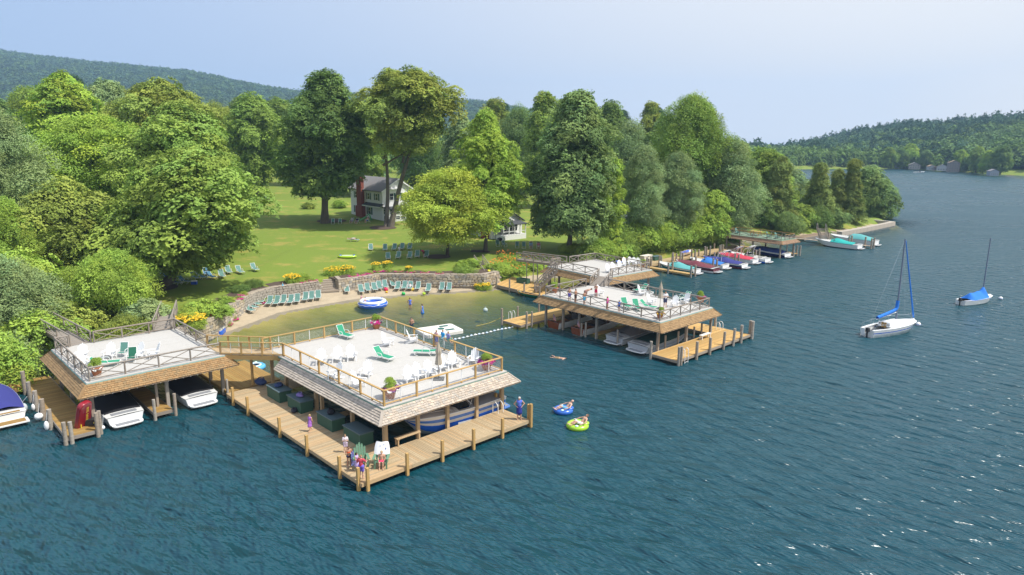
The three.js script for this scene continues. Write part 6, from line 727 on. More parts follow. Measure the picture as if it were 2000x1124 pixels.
// sailing boats at their moorings
{
  const T = thing('sailboat', 'white sloop with tall mast, blue furled sails and outboard motor', 'sailboat'), F = hullForm({ L: 7.8, B: 2.5, free: 0.8, rise: 0.25, draft: 0.5, full: 0.45, stern: 0.66, rake: 0.16 });
  hull(T, F, [['hull_side', 0, 0.72, GEL.white], ['hull_stripe', 0.72, 0.80, GEL.blue], ['topside', 0.80, 1, GEL.white]]); part('deck', deckOver(F, 0.34, 1, 0.08), GEL.white, T); part('gunwale', gunwale(F, 0, 0.36, 0.32), GEL.white, T); cockpit(T, F, 0.03, 0.34, GEL.white);
  part('cabin', grid(10, 8, (u, v) => { const s = mixn(0.34, 0.72, u), a = (v * 2 - 1), w = F.beam(s) * 0.66, e = smooth(0, 0.1, u) * smooth(1, 0.72, u); return [s * F.L, F.sheer(s) + 0.05 + 0.5 * e * Math.pow(1 - Math.pow(abs(a), 3.2), 0.8), a * w]; }), GEL.white, T); part('bulkhead', box(0.04, 0.5, 1.35, 0.345 * 7.8, 1.05, 0), GEL.white, T); part('companionway', [box(0.05, 0.55, 0.24, 0.338 * 7.8, 1.0, -0.16), box(0.05, 0.55, 0.24, 0.338 * 7.8, 1.0, 0.16)], M.teak, T); for (const k of [-1, 1]) for (const s of [0.78, 0.84]) part('port_light', box(0.22, 0.06, 0.02, s * 7.8, F.sheer(s) - 0.12, k * (F.beam(s) * 0.98)), M.rubber, T); for (const k of [-1, 1]) part('instrument', rod([0.338 * 7.8, 1.1, k * 0.48], [0.33 * 7.8, 1.1, k * 0.48], 0.07, 0.07, 8), M.rubber, T);
  part('mast', rod([4.6, 1.0, 0], [4.4, 10.2, 0], 0.10, 0.075, 8), mat(0.16, 0.19, 0.26, 0.4), T); part('boom', rod([4.5, 2.2, 0], [1.3, 1.75, 0], 0.05), M.frameWhite, T); part('sail_cover', pipe([[4.52, 3.5, 0], [4.45, 2.7, 0.02], [4.1, 2.45, 0], [3.0, 2.2, -0.02], [1.4, 1.92, 0]], 0.17, 8, 24), CLOTH.sail, T); part('furled_jib', rod([7.6, 1.3, 0], [4.55, 10.0, 0], 0.09, 0.05, 8), CLOTH.sail, T); part('forestay', rod([7.7, 1.1, 0], [4.42, 10.2, 0], 0.012, 0.012, 4), M.steel, T); for (const k of [-1, 1]) part('shroud', rod([4.4, 0.9, k * 1.2], [4.42, 9.8, 0], 0.01, 0.01, 4), M.steel, T); part('backstay', rod([0.1, 0.85, 0], [4.4, 10.2, 0], 0.01, 0.01, 4), M.steel, T); part('spreader', rod([4.45, 5.8, -0.7], [4.45, 5.8, 0.7], 0.02), M.steel, T);
  for (const k of [-1, 1]) part('lifeline', [pipe([[0.2, 1.35, k * 0.8], [2.5, 1.4, k * 1.15], [5, 1.5, k * 1.1], [7.6, 1.65, k * 0.1]], 0.012), ...[0.2, 2.5, 5].map((x) => rod([x, 0.85, k * (x < 1 ? 0.8 : 1.12)], [x, 1.4, k * (x < 1 ? 0.8 : 1.12)], 0.015))], M.steel, T); const om = part('outboard_motor', [box(0.35, 0.42, 0.3, -0.3, 0.85, 0.25), box(0.14, 1.1, 0.12, -0.32, 0.2, 0.25)], M.rubber, T); part('rudder', box(0.3, 0.9, 0.05, -0.12, 0.4, -0.1), GEL.white, T); place(T, [37.68, -70.46], 0.47);
  const S = thing('sailboat', 'small white dinghy-sized sailboat under a blue tent cover', 'sailboat'), G = hullForm({ L: 6.2, B: 2.1, free: 0.6, rise: 0.2, draft: 0.35, full: 0.45, stern: 0.62, rake: 0.16 }); hull(S, G, [['hull_bottom', 0, 0.4, GEL.bottom], ['hull_side', 0.4, 1, GEL.white]]); part('deck', deckOver(G, 0.7, 1, 0.06), GEL.white, S); part('gunwale', gunwale(G, 0, 0.75, 0.3), GEL.white, S); cockpit(S, G, 0.03, 0.72, M.teak);
  part('tent_cover', grid(20, 8, (u, v) => { const x = mixn(1.2, 4.9, u), t = v * 2 - 1, h = u < 0.12 ? mixn(0.1, 0.75, u / 0.12) : u < 0.72 ? mixn(0.75, 0.9, (u - 0.12) / 0.6) : u < 0.88 ? mixn(0.9, 1.6, (u - 0.72) / 0.16) : mixn(1.6, 0.35, (u - 0.88) / 0.12); return [x, 0.62 + h * (1 - abs(t)) * (1 + 0.06 * sin(u * 14)), t * G.beam(x / 6.2) * 0.98]; }), CLOTH.sail, S); part('mast', rod([4.45, 0.6, 0], [4.35, 8.4, 0], 0.085, 0.07, 8), mat(0.16, 0.19, 0.26, 0.4), S); part('outboard_motor', [box(0.32, 0.4, 0.26, -0.3, 0.75, 0.1), box(0.12, 0.9, 0.1, -0.3, 0.25, 0.1)], M.rubber, S); place(S, [57.26, -85.65], 0.45);
}
for (const [x, z, l, r] of [[45.95, -75.30, 'white mooring buoy off the bow of the sloop', 0.28], [64.84, -89.14, 'white mooring buoy beside the blue-covered sailboat', 0.26]]) { const b = thing('mooring_buoy', l, 'buoy', [x, 0.12, z]); part('float', ball(r, 0, 0, 0, 1, 0.95, 1, 14), GEL.white, b); part('band', new THREE.TorusGeometry(r * 0.98, 0.03, 5, 18).rotateX(PI / 2), GEL.royal, b); part('ring', new THREE.TorusGeometry(0.07, 0.015, 5, 12).translate(0, r + 0.04, 0), M.steel, b); }
// rowing boats, pedal boat, canoe
function rowboat(label, p, dir, side, inner, L = 4) { const T = thing('rowboat', label, 'boat', p, dir), F = hullForm({ L, B: 1.35, free: 0.42, rise: 0.15, draft: 0.15, stern: 0.6 }); hull(T, F, [['hull_side', 0, 1, side]]); part('inside', grid(12, 4, (u, v) => { const s = mixn(0.02, 0.95, u), t = v * 2 - 1; return [s * L, mixn(F.sheer(s), 0.12, 1 - t * t), t * F.beam(s) * 0.95]; }), inner, T); for (const s of [0.25, 0.55]) part('thwart', box(0.25, 0.04, F.beam(s) * 1.8, s * L, 0.36, 0), WOOD.tan[1], T); outline(T, F, WOOD.tan[0]); return T; }
rowboat('dark green rowing boat tied at the shore dock', [4.14, 0.00, -87.38], 2.6, GEL.green, WOOD.tan[2]); { const q = inFrame('P', 3.2, -0.1); const c = rowboat('blue-trimmed white canoe lying on the boardwalk', [q[0], 0.72, q[1]], FR.P[2] + 0.15, GEL.white, GEL.blue, 4.4); }
{ const T = thing('pedal_boat', 'white pedal boat with blue hull beached below the curved wall', 'pedal boat', [-31.41, 0.00, -69.46], 0.1), F = { L: 2.6 }; part('hull', new THREE.ExtrudeGeometry((() => { const s = new THREE.Shape(), r = 0.35, w = 1.25, h = 0.75; s.moveTo(-w + r, -h); s.lineTo(w - r, -h); s.quadraticCurveTo(w, -h, w, -h + r); s.lineTo(w, h - r); s.quadraticCurveTo(w, h, w - r, h); s.lineTo(-w + r, h); s.quadraticCurveTo(-w, h, -w, h - r); s.lineTo(-w, -h + r); s.quadraticCurveTo(-w, -h, -w + r, -h); return s; })(), { depth: 0.3, bevelEnabled: true, bevelSize: 0.06, bevelThickness: 0.06, bevelSegments: 2 }).rotateX(-PI / 2).translate(0, 0.05, 0), GEL.blue, T); part('top_shell', [box(2.3, 0.12, 1.36, 0, 0.46, 0), box(0.3, 0.4, 1.3, -0.9, 0.62, 0), box(0.4, 0.2, 1.3, 1.0, 0.56, 0)], GEL.white, T); for (const k of [-1, 1]) part('seat', [box(0.5, 0.16, 0.48, -0.45, 0.58, k * 0.34), box(0.12, 0.45, 0.48, -0.72, 0.78, k * 0.34)], GEL.white, T); part('pedals', [rod([0.55, 0.6, -0.5], [0.55, 0.6, 0.5], 0.03), box(0.12, 0.05, 0.12, 0.5, 0.68, 0.3)], M.rubber, T); part('marker', box(0.14, 0.2, 0.05, 0.9, 0.35, 0.84), mat(0.7, 0.1, 0.04, 0.6), T); }
for (const [x, z, l] of [[287.86, -500.87, 'white motorboat anchored off the far shore']]) place(runabout(l, { L: 8, bow: false }), [x, z], 0.1);
// ---------- people ----------
const sub3 = (a, b) => [a[0] - b[0], a[1] - b[1], a[2] - b[2]], dot3 = (a, b) => a[0] * b[0] + a[1] * b[1] + a[2] * b[2];
function capsule(a, b, ra, rb) { const d = sub3(b, a), l = max(1e-9, dot3(d, d)); return (p) => { const q = sub3(p, a), t = clamp(dot3(q, d) / l); return hyp(q[0] - d[0] * t, q[1] - d[1] * t, q[2] - d[2] * t) - mixn(ra, rb, t); }; }
const smin = (a, b, k) => { const h = max(k - abs(a - b), 0) / k; return min(a, b) - h * h * k * 0.25; };
function blend(fs, k) { return (p) => { let d = 9; for (const f of fs) d = smin(d, f(p), k); return d; }; }
function netMesh(f, lo, hi, c) { // surface nets of a distance field
  const n = [0, 1, 2].map((i) => Math.ceil((hi[i] - lo[i]) / c) + 1), [nx, ny, nz] = n, v = new Float32Array(nx * ny * nz), at = (i, j, k) => (k * ny + j) * nx + i, id = new Int32Array(nx * ny * nz).fill(-1), pos = [], ix = [];
  for (let k = 0; k < nz; k++) for (let j = 0; j < ny; j++) for (let i = 0; i < nx; i++) v[at(i, j, k)] = f([lo[0] + i * c, lo[1] + j * c, lo[2] + k * c]);
  for (let k = 0; k < nz - 1; k++) for (let j = 0; j < ny - 1; j++) for (let i = 0; i < nx - 1; i++) {
    let s = 0, x = 0, y = 0, z = 0, m = 0; const g = []; for (let q = 0; q < 8; q++) { const a = v[at(i + (q & 1), j + (q >> 1 & 1), k + (q >> 2))]; g.push(a); if (a < 0) m |= 1 << q; } if (m === 0 || m === 255) continue;
    for (let a = 0; a < 8; a++) for (const b of [1, 2, 4]) if (!(a & b)) { const e = a | b; if ((g[a] < 0) !== (g[e] < 0)) { const t = g[a] / (g[a] - g[e]); x += (a & 1) + (b === 1 ? t : 0); y += (a >> 1 & 1) + (b === 2 ? t : 0); z += (a >> 2) + (b === 4 ? t : 0); s++; } }
    id[at(i, j, k)] = pos.length / 3; pos.push(lo[0] + (i + x / s) * c, lo[1] + (j + y / s) * c, lo[2] + (k + z / s) * c);
  }
  const quad = (a, b, d, e, fl) => { if (a < 0 || b < 0 || d < 0 || e < 0) return; fl ? ix.push(a, b, d, a, d, e) : ix.push(a, d, b, a, e, d); };
  for (let k = 1; k < nz - 1; k++) for (let j = 1; j < ny - 1; j++) for (let i = 1; i < nx - 1; i++) { const a = v[at(i, j, k)] < 0; if (a !== v[at(i + 1, j, k)] < 0) quad(id[at(i, j - 1, k - 1)], id[at(i, j, k - 1)], id[at(i, j, k)], id[at(i, j - 1, k)], a); if (a !== v[at(i, j + 1, k)] < 0) quad(id[at(i - 1, j, k - 1)], id[at(i - 1, j, k)], id[at(i, j, k)], id[at(i, j, k - 1)], a); if (a !== v[at(i, j, k + 1)] < 0) quad(id[at(i - 1, j - 1, k)], id[at(i, j - 1, k)], id[at(i, j, k)], id[at(i - 1, j, k)], a); }
  const g = new THREE.BufferGeometry(); g.setAttribute('position', new THREE.Float32BufferAttribute(pos, 3)); g.setIndex(ix); g.computeVertexNormals(); return g;
}
// head about its centre, face towards +z; hand from the wrist along -y, palm towards +x
const HEAD = netMesh(blend([capsule([0, 0.03, -0.01], [0, 0.02, 0.01], 0.088, 0.085), capsule([0, -0.03, 0.02], [0, -0.085, 0.05], 0.062, 0.035), capsule([0, 0.005, 0.085], [0, -0.025, 0.11], 0.008, 0.013), capsule([0.083, 0.0, 0], [0.086, -0.025, 0.0], 0.014, 0.01), capsule([-0.083, 0.0, 0], [-0.086, -0.025, 0], 0.014, 0.01), capsule([-0.03, 0.028, 0.078], [0.03, 0.028, 0.078], 0.012, 0.012), capsule([-0.015, -0.058, 0.078], [0.015, -0.058, 0.078], 0.009, 0.009)], 0.03), [-0.13, -0.15, -0.13], [0.13, 0.15, 0.15], 0.0135);
const HAND = netMesh(blend([capsule([0, 0, 0], [0, -0.075, 0], 0.024, 0.03), ...[[-0.028, 0.068], [-0.0095, 0.078], [0.0095, 0.074], [0.028, 0.058]].map(([z, l]) => blend([capsule([0, -0.08, z], [0.008, -0.08 - l * 0.5, z * 1.15], 0.0095, 0.009), capsule([0.008, -0.08 - l * 0.5, z * 1.15], [0.026, -0.08 - l, z * 1.15], 0.009, 0.008)], 0.004)), blend([capsule([0, -0.025, 0.022], [0.012, -0.055, 0.05], 0.012, 0.0105), capsule([0.012, -0.055, 0.05], [0.022, -0.088, 0.056], 0.0105, 0.009)], 0.004)], 0.006), [-0.05, -0.19, -0.06], [0.06, 0.05, 0.08], 0.0085);
const HAIR = { short: netMesh((p) => max(hyp(p[0] * 1.02, p[1] - 0.032, (p[2] + 0.012) * 0.97) - 0.101, -(p[1] - 0.01 - max(0, p[2]) * 0.75 + (p[2] < 0 ? -0.05 : 0.02))), [-0.14, -0.12, -0.15], [0.14, 0.16, 0.13], 0.0135), long: netMesh((p) => min(max(hyp(p[0], p[1] - 0.03, (p[2] + 0.012) * 0.96) - 0.105, -(p[1] + 0.005 - max(0, p[2]) * 0.75 + (p[2] < 0 ? 0.1 : 0.02))), capsule([0, 0.0, -0.07], [0, -0.22, -0.09], 0.075, 0.05)(p)), [-0.15, -0.3, -0.2], [0.15, 0.17, 0.13], 0.016), bun: netMesh((p) => min(max(hyp(p[0] * 1.02, p[1] - 0.032, (p[2] + 0.012) * 0.97) - 0.102, -(p[1] - max(0, p[2]) * 0.75 + (p[2] < 0 ? 0.06 : 0.02))), hyp(p[0], p[1] - 0.1, p[2] + 0.09) - 0.045), [-0.14, -0.12, -0.17], [0.14, 0.17, 0.13], 0.0135) };
const EYES = mergeGeometries([ball(0.012, -0.032, 0.012, 0.084, 1, 0.7, 0.6, 6), ball(0.012, 0.032, 0.012, 0.084, 1, 0.7, 0.6, 6)]), MOUTH = box(0.04, 0.008, 0.012, 0, -0.055, 0.087);
const STAND = { hip: [0, 0.93, 0], chest: [0, 1.27, 0.0], neck: [0, 1.44, -0.015], head: [0, 1.585, 0.015], sL: [0.185, 1.39, -0.01], sR: [-0.185, 1.39, -0.01], eL: [0.25, 1.11, -0.03], eR: [-0.25, 1.11, -0.03], wL: [0.27, 0.86, 0.05], wR: [-0.27, 0.86, 0.05], hL: [0.09, 0.91, 0], hR: [-0.09, 0.91, 0], kL: [0.105, 0.49, 0.02], kR: [-0.105, 0.49, 0.02], aL: [0.11, 0.08, -0.02], aR: [-0.11, 0.08, -0.02], tL: [0.14, 0.035, 0.15], tR: [-0.14, 0.035, 0.15] };
const rot = (o, a, keys, c) => { for (const k of keys) { const p = o[k], y = p[1] - c[1], z = p[2] - c[2]; o[k] = [p[0], c[1] + y * cos(a) - z * sin(a), c[2] + y * sin(a) + z * cos(a)]; } return o; };
const UP = ['chest', 'neck', 'head', 'sL', 'sR', 'eL', 'eR', 'wL', 'wR'];
const seated = (y) => ({ ...Object.fromEntries(Object.entries(STAND).map(([k, p]) => [k, [p[0], p[1] - 0.93 + y, p[2]]])), kL: [0.13, y + 0.02, 0.42], kR: [-0.13, y + 0.02, 0.42], aL: [0.12, y - 0.38, 0.44], aR: [-0.12, y - 0.38, 0.44], tL: [0.14, y - 0.43, 0.6], tR: [-0.14, y - 0.43, 0.6], wL: [0.2, y + 0.1, 0.32], wR: [-0.2, y + 0.1, 0.32], eL: [0.26, y + 0.2, 0.05], eR: [-0.26, y + 0.2, 0.05] });
const POSES = {
  stand: STAND, hips: { ...STAND, eL: [0.36, 1.16, -0.08], eR: [-0.36, 1.16, -0.08], wL: [0.19, 1.0, 0.06], wR: [-0.19, 1.0, 0.06] },
  hold: { ...STAND, eL: [0.25, 1.12, 0.05], eR: [-0.25, 1.12, 0.05], wL: [0.08, 1.22, 0.24], wR: [-0.08, 1.2, 0.24] },
  walk: { ...STAND, kL: [0.1, 0.5, 0.17], aL: [0.1, 0.1, 0.22], tL: [0.12, 0.05, 0.39], kR: [-0.1, 0.49, -0.03], aR: [-0.1, 0.12, -0.28], tR: [-0.12, 0.04, -0.14], wL: [0.25, 0.9, -0.14], wR: [-0.25, 0.92, 0.2] },
  reach: { ...STAND, eR: [-0.28, 1.15, 0.18], wR: [-0.22, 1.12, 0.42], eL: [0.3, 1.12, 0.0], wL: [0.24, 1.15, 0.22] },
  bend: rot({ ...STAND, wL: [0.15, 0.95, 0.3], wR: [-0.15, 0.95, 0.3], kL: [0.11, 0.49, 0.06], kR: [-0.11, 0.49, 0.06] }, 1.15, UP, [0, 0.93, 0]),
  sit: seated(0.46), sitBack: rot(seated(0.42), -0.35, UP, [0, 0.42, 0]),
  perch: { ...seated(0.1), aL: [0.12, -0.3, 0.36], aR: [-0.12, -0.3, 0.36], tL: [0.13, -0.36, 0.5], tR: [-0.13, -0.36, 0.5], wL: [0.26, 0.12, 0.06], wR: [-0.26, 0.12, 0.06] },
  lounge: rot({ ...seated(0.22), kL: [0.14, 0.42, 0.42], kR: [-0.14, 0.36, 0.44], aL: [0.12, 0.2, 0.82], aR: [-0.12, 0.18, 0.84], tL: [0.14, 0.3, 0.98], tR: [-0.14, 0.28, 1.0], wL: [0.5, 0.36, 0.22], wR: [-0.5, 0.34, 0.2], eL: [0.46, 0.42, -0.1], eR: [-0.46, 0.42, -0.1] }, -0.75, ['chest', 'neck', 'head', 'sL', 'sR'], [0, 0.22, 0]),
  lie: (() => { const o = { ...STAND }; return rot(o, -1.5708, Object.keys(o), [0, 0, 0]); })(),
  swim: (() => { const o = { ...STAND, eL: [0.3, 1.62, 0.05], wL: [0.16, 1.88, 0.08], eR: [-0.42, 1.3, 0.05], wR: [-0.5, 1.05, 0.1], head: [0, 1.6, -0.06], kL: [0.16, 0.5, 0.0], aL: [0.3, 0.14, -0.08], tL: [0.36, 0.0, -0.02] }; return rot(o, 1.5708, Object.keys(o), [0, 0, 0]); })(),
};
const bones = (j, inf = 0) => { const m = (a, b, t) => [0, 1, 2].map((i) => mixn(j[a][i], j[b][i], t)), B = (a, b, r0, r1) => capsule(a, b, r0 + inf, r1 + inf); return { pelvis: [B(m('hL', 'hR', 0.08), m('hL', 'hR', 0.92), 0.118, 0.118)], torso: [B(j.hip, m('hip', 'chest', 0.6), 0.122, 0.112), B(m('hip', 'chest', 0.55), j.chest, 0.112, 0.118), B(m('sL', 'chest', 0.55), m('sR', 'chest', 0.55), 0.098, 0.098), B(m('sL', 'sR', 0.1), m('sL', 'sR', 0.9), 0.062, 0.062)], neck: [B(m('chest', 'neck', 0.6), m('neck', 'head', 0.7), 0.056, 0.05)], upperArm: [B(j.sL, j.eL, 0.056, 0.042), B(j.sR, j.eR, 0.056, 0.042)], sleeve: [B(j.sL, m('sL', 'eL', 0.6), 0.064, 0.062), B(j.sR, m('sR', 'eR', 0.6), 0.064, 0.062)], foreArm: [B(j.eL, j.wL, 0.041, 0.027), B(j.eR, j.wR, 0.041, 0.027)], thigh: [B(j.hL, j.kL, 0.09, 0.058), B(j.hR, j.kR, 0.09, 0.058)], trunk: [B(j.hL, m('hL', 'kL', 0.72), 0.092, 0.084), B(j.hR, m('hR', 'kR', 0.72), 0.092, 0.084)], calf: [B(j.kL, m('kL', 'aL', 0.45), 0.056, 0.056), B(m('kL', 'aL', 0.45), j.aL, 0.056, 0.036), B(j.kR, m('kR', 'aR', 0.45), 0.056, 0.056), B(m('kR', 'aR', 0.45), j.aR, 0.056, 0.036)], foot: [B(j.aL, j.tL, 0.038, 0.03), B(j.aR, j.tR, 0.038, 0.03)], skirt: [B(m('hip', 'chest', 0.1), m('kL', 'kR', 0.5).map((v, i) => mixn(j.hip[i], v, 0.8)), 0.15, 0.2)] }; };
const bodyCache = {}, C_BODY = 0.026;
const reachOf = (j) => { const ps = Object.values(j), lo = [0, 1, 2].map((i) => min(...ps.map((p) => p[i])) - 0.25), hi = [0, 1, 2].map((i) => max(...ps.map((p) => p[i])) + 0.25); return [lo, hi]; };
const orient = (g, from, to, at) => { const q = new THREE.Quaternion().setFromUnitVectors(V(...from).normalize(), V(...to).normalize()); return g.applyMatrix4(new THREE.Matrix4().compose(V(...at), q, V(1, 1, 1))); };
const headTurn = (j) => { const u = sub3(j.head, j.neck); return V(u[0], u[1], u[2] - 0.03).normalize(); };
function bodyOf(pose) {
  return bodyCache[pose] ||= (() => { const j = POSES[pose], b = bones(j), f = blend([...b.pelvis, ...b.torso, ...b.neck, ...b.upperArm, ...b.foreArm, ...b.thigh, ...b.calf, ...b.foot], 0.045), [lo, hi] = reachOf(j), g = [netMesh(f, lo, hi, C_BODY), orient(HEAD.clone(), [0, 1, 0], headTurn(j).toArray(), j.head)]; for (const [w, e, s] of [['wL', 'eL', 1], ['wR', 'eR', -1]]) { const h = HAND.clone(); if (s > 0) h.rotateY(PI); g.push(orient(h, [0, -1, 0], sub3(j[w], j[e]), j[w])); } return mergeGeometries(g); })();
}
const WEAR = { shirt: [['torso', 'sleeve'], 0.016], trunks: [['pelvis', 'trunk'], 0.016], shorts: [['pelvis', 'trunk'], 0.02], swimsuit: [['pelvis', 'torso'], 0.012], dress: [['torso', 'pelvis', 'skirt'], 0.014], bikiniTop: [['torso'], 0.012], briefs: [['pelvis'], 0.014], tank: [['torso'], 0.018], skirt: [['pelvis', 'skirt'], 0.02] };
function clothOf(pose, kind) { return bodyCache[pose + kind] ||= (() => { const j = POSES[pose], [sets, inf] = WEAR[kind], b = bones(j, inf), [lo, hi] = reachOf(j); let f = blend(sets.flatMap((s) => b[s]), 0.05); if (kind === 'bikiniTop') { const mid = [0, 1, 2].map((i) => mixn(j.hip[i], j.chest[i], 0.8)), n = sub3(j.chest, j.hip), l = hyp(...n), f0 = f; f = (p) => { const d = dot3(sub3(p, mid), n) / l; return max(f0(p), abs(d) - 0.075); }; } return netMesh(f, lo, hi, C_BODY); })(); }
const skin = (r, g, b) => mat(r, g, b, 0.6); const SKIN = [skin(0.55, 0.32, 0.22), skin(0.48, 0.27, 0.18), skin(0.60, 0.37, 0.28), skin(0.40, 0.21, 0.13)], HAIRC = { brown: mat(0.08, 0.045, 0.025, 0.7), blond: mat(0.42, 0.29, 0.14, 0.7), dark: mat(0.025, 0.018, 0.014, 0.6), grey: mat(0.5, 0.48, 0.46, 0.7), sand: mat(0.25, 0.15, 0.07, 0.7) };
const dye = {}; const fab = (r, g, b) => dye[[r, g, b].join()] ||= mat(r, g, b, 0.9);
M.eye = mat(0.02, 0.015, 0.012, 0.3); M.lip = mat(0.38, 0.13, 0.11, 0.6);
function person(label, pose, h, p, turn, sk, hair, hairKind, wear, group) {
  const T = thing('person', label, 'person', p, turn, group), j = POSES[pose], s = h / 1.7, put3 = (o) => { const u = headTurn(j); o.position.set(...j.head); o.quaternion.setFromUnitVectors(V(0, 1, 0), u); return o; };
  part('body', bodyOf(pose), SKIN[sk], T); put3(part('eyes', EYES, M.eye, T)); put3(part('mouth', MOUTH, M.lip, T)); if (hair) put3(part('hair', HAIR[hairKind], HAIRC[hair], T));
  for (const [kind, m] of wear) part({ bikiniTop: 'bikini_top', tank: 'tank_top' }[kind] || kind, clothOf(pose, kind), m, T); T.scale.setScalar(s); if (h < 1.35) T.scale.x *= 0.94; return T;
}
const aDock = (a, b) => { const [x, z] = inFrame('A', a, b); return [x, 0.555, z]; }, cDeck = (a, b) => { const [x, z] = inFrame('C', a, b); return [x, HC + 0.005, z]; };
person('girl in a purple dress walking along the sunny dock edge', 'walk', 1.22, aDock(-2.29, 5.66), -0.4, 0, 'blond', 'long', [['dress', fab(0.36, 0.14, 0.52)]]); person('girl in white top and pale shorts behind the green chair', 'hold', 1.2, aDock(-2.20, 1.19), 0.3, 2, 'sand', 'bun', [['shirt', fab(0.7, 0.62, 0.66)], ['shorts', fab(0.55, 0.45, 0.6)]]); person('girl in orange bikini wrapped in a blue star towel', 'hold', 1.36, aDock(-3.09, -0.75), 0.5, 3, 'brown', 'bun', [['bikiniTop', fab(0.75, 0.12, 0.03)], ['briefs', fab(0.03, 0.03, 0.08)]]);
person('boy in a red shirt and purple shorts standing at the dock corner', 'reach', 1.5, aDock(-3.34, -2.55), 2.9, 2, 'sand', 'short', [['shirt', fab(0.58, 0.07, 0.10)], ['shorts', fab(0.16, 0.12, 0.55)]]); person('small dark-haired girl in lavender beside the boy in red', 'hold', 1.2, aDock(-3.03, -1.53), 1.2, 1, 'dark', 'long', [['dress', fab(0.48, 0.36, 0.66)]]); person('shirtless boy in pink-red trunks seated in the green chair', 'sit', 1.42, aDock(-1.60, -2.04), 0.05, 0, 'blond', 'short', [['trunks', fab(0.72, 0.03, 0.13)]]);
person('woman in blue floral swimsuit top with hands on hips at the dock end', 'hips', 1.7, aDock(9.61, -2.49), 0.1, 0, 'grey', 'short', [['tank', fab(0.10, 0.16, 0.60)], ['skirt', fab(0.02, 0.03, 0.22)]]);
{ const tw = thing('towel', 'dark blue towel with white stars held round the girl', 'towel', aDock(-3.01, -0.74), 0.5); const st = tex(128, (u, v) => { const a = (u * 7) % 1 - 0.5, b = (v * 12) % 1 - 0.5, s = hash(Math.floor(u * 7), Math.floor(v * 12), 3); return a * a + b * b < 0.05 + 0.04 * s ? (s > 0.75 ? [0.55, 0.08, 0.15] : [0.75, 0.78, 0.82]) : [0.02, 0.06, 0.34]; }); part('cloth', grid(12, 10, (u, v) => { const a = -0.2 + u * 1.9, r = 0.17 + 0.03 * sin(u * 20); return [r * cos(a) + 0.03, 0.12 + v * 0.92, r * sin(a) * 0.9 + 0.06]; }), mat(1, 1, 1, 0.95, { map: st }), tw); }
// boys at the back railing
{ const [x1, z1] = inFrame('A', 10.36, ...[[8.05]][0]), e = FR.A[2]; person('boy in striped top standing outside the back railing', 'stand', 1.4, [x1, HA + 0.005, z1], e + PI / 2, 1, 'sand', 'short', [['shirt', fab(0.5, 0.3, 0.32)], ['shorts', fab(0.12, 0.16, 0.45)]]); const [x2, z2] = inFrame('A', 10.2, 7.0), [x3, z3] = inFrame('A', 10.2, 6.3); person('boy in bright blue shirt sitting on the back railing', 'perch', 1.35, [x2, HA + 0.98, z2], e + PI / 2, 0, 'sand', 'short', [['shirt', fab(0.02, 0.30, 0.62)], ['shorts', fab(0.35, 0.6, 0.7)]]); person('boy in slate purple shirt sitting on the back railing', 'perch', 1.4, [x3, HA + 0.98, z3], e + PI / 2, 0, 'sand', 'short', [['shirt', fab(0.20, 0.22, 0.45)], ['shorts', fab(0.05, 0.25, 0.2)]]); }
// on the crowded deck
person('boy in blue and red trunks at the log railing near the fern pot', 'stand', 1.42, cDeck(-0.19, 11.41), 0.4, 1, 'brown', 'short', [['trunks', fab(0.10, 0.10, 0.42)]]); person('tanned boy in black trunks beside the boy in blue trunks', 'hold', 1.45, cDeck(-0.23, 10.50), 0.9, 3, 'brown', 'short', [['trunks', fab(0.06, 0.035, 0.03)]]); person('man bending down among the children', 'bend', 1.75, cDeck(1.46, 10.62), 1.2, 0, 'dark', 'short', [['trunks', fab(0.25, 0.12, 0.14)]]); person('boy in bright aqua trunks by the log railing', 'stand', 1.4, cDeck(-0.24, 9.28), 0.7, 3, 'brown', 'short', [['trunks', fab(0.02, 0.35, 0.62)]]); person('boy in red trunks standing behind the bending man', 'hold', 1.42, cDeck(3.48, 10.84), -0.4, 3, 'dark', 'short', [['trunks', fab(0.5, 0.02, 0.08)]]); person('girl in bright pink swimsuit facing the lake', 'hold', 1.35, cDeck(-0.16, 6.26), 1.0, 1, 'blond', 'long', [['swimsuit', fab(0.65, 0.03, 0.35)]]); person('girl in blue swimsuit at the log railing', 'hold', 1.2, cDeck(-0.10, 4.80), 0.2, 1, 'sand', 'long', [['swimsuit', fab(0.05, 0.15, 0.5)]]); person('woman in white shirt and navy shorts beside the closed umbrella', 'hold', 1.68, cDeck(5.04, 2.92), 0.1, 0, 'brown', 'bun', [['shirt', fab(0.75, 0.75, 0.77)], ['shorts', fab(0.05, 0.06, 0.13)]]);
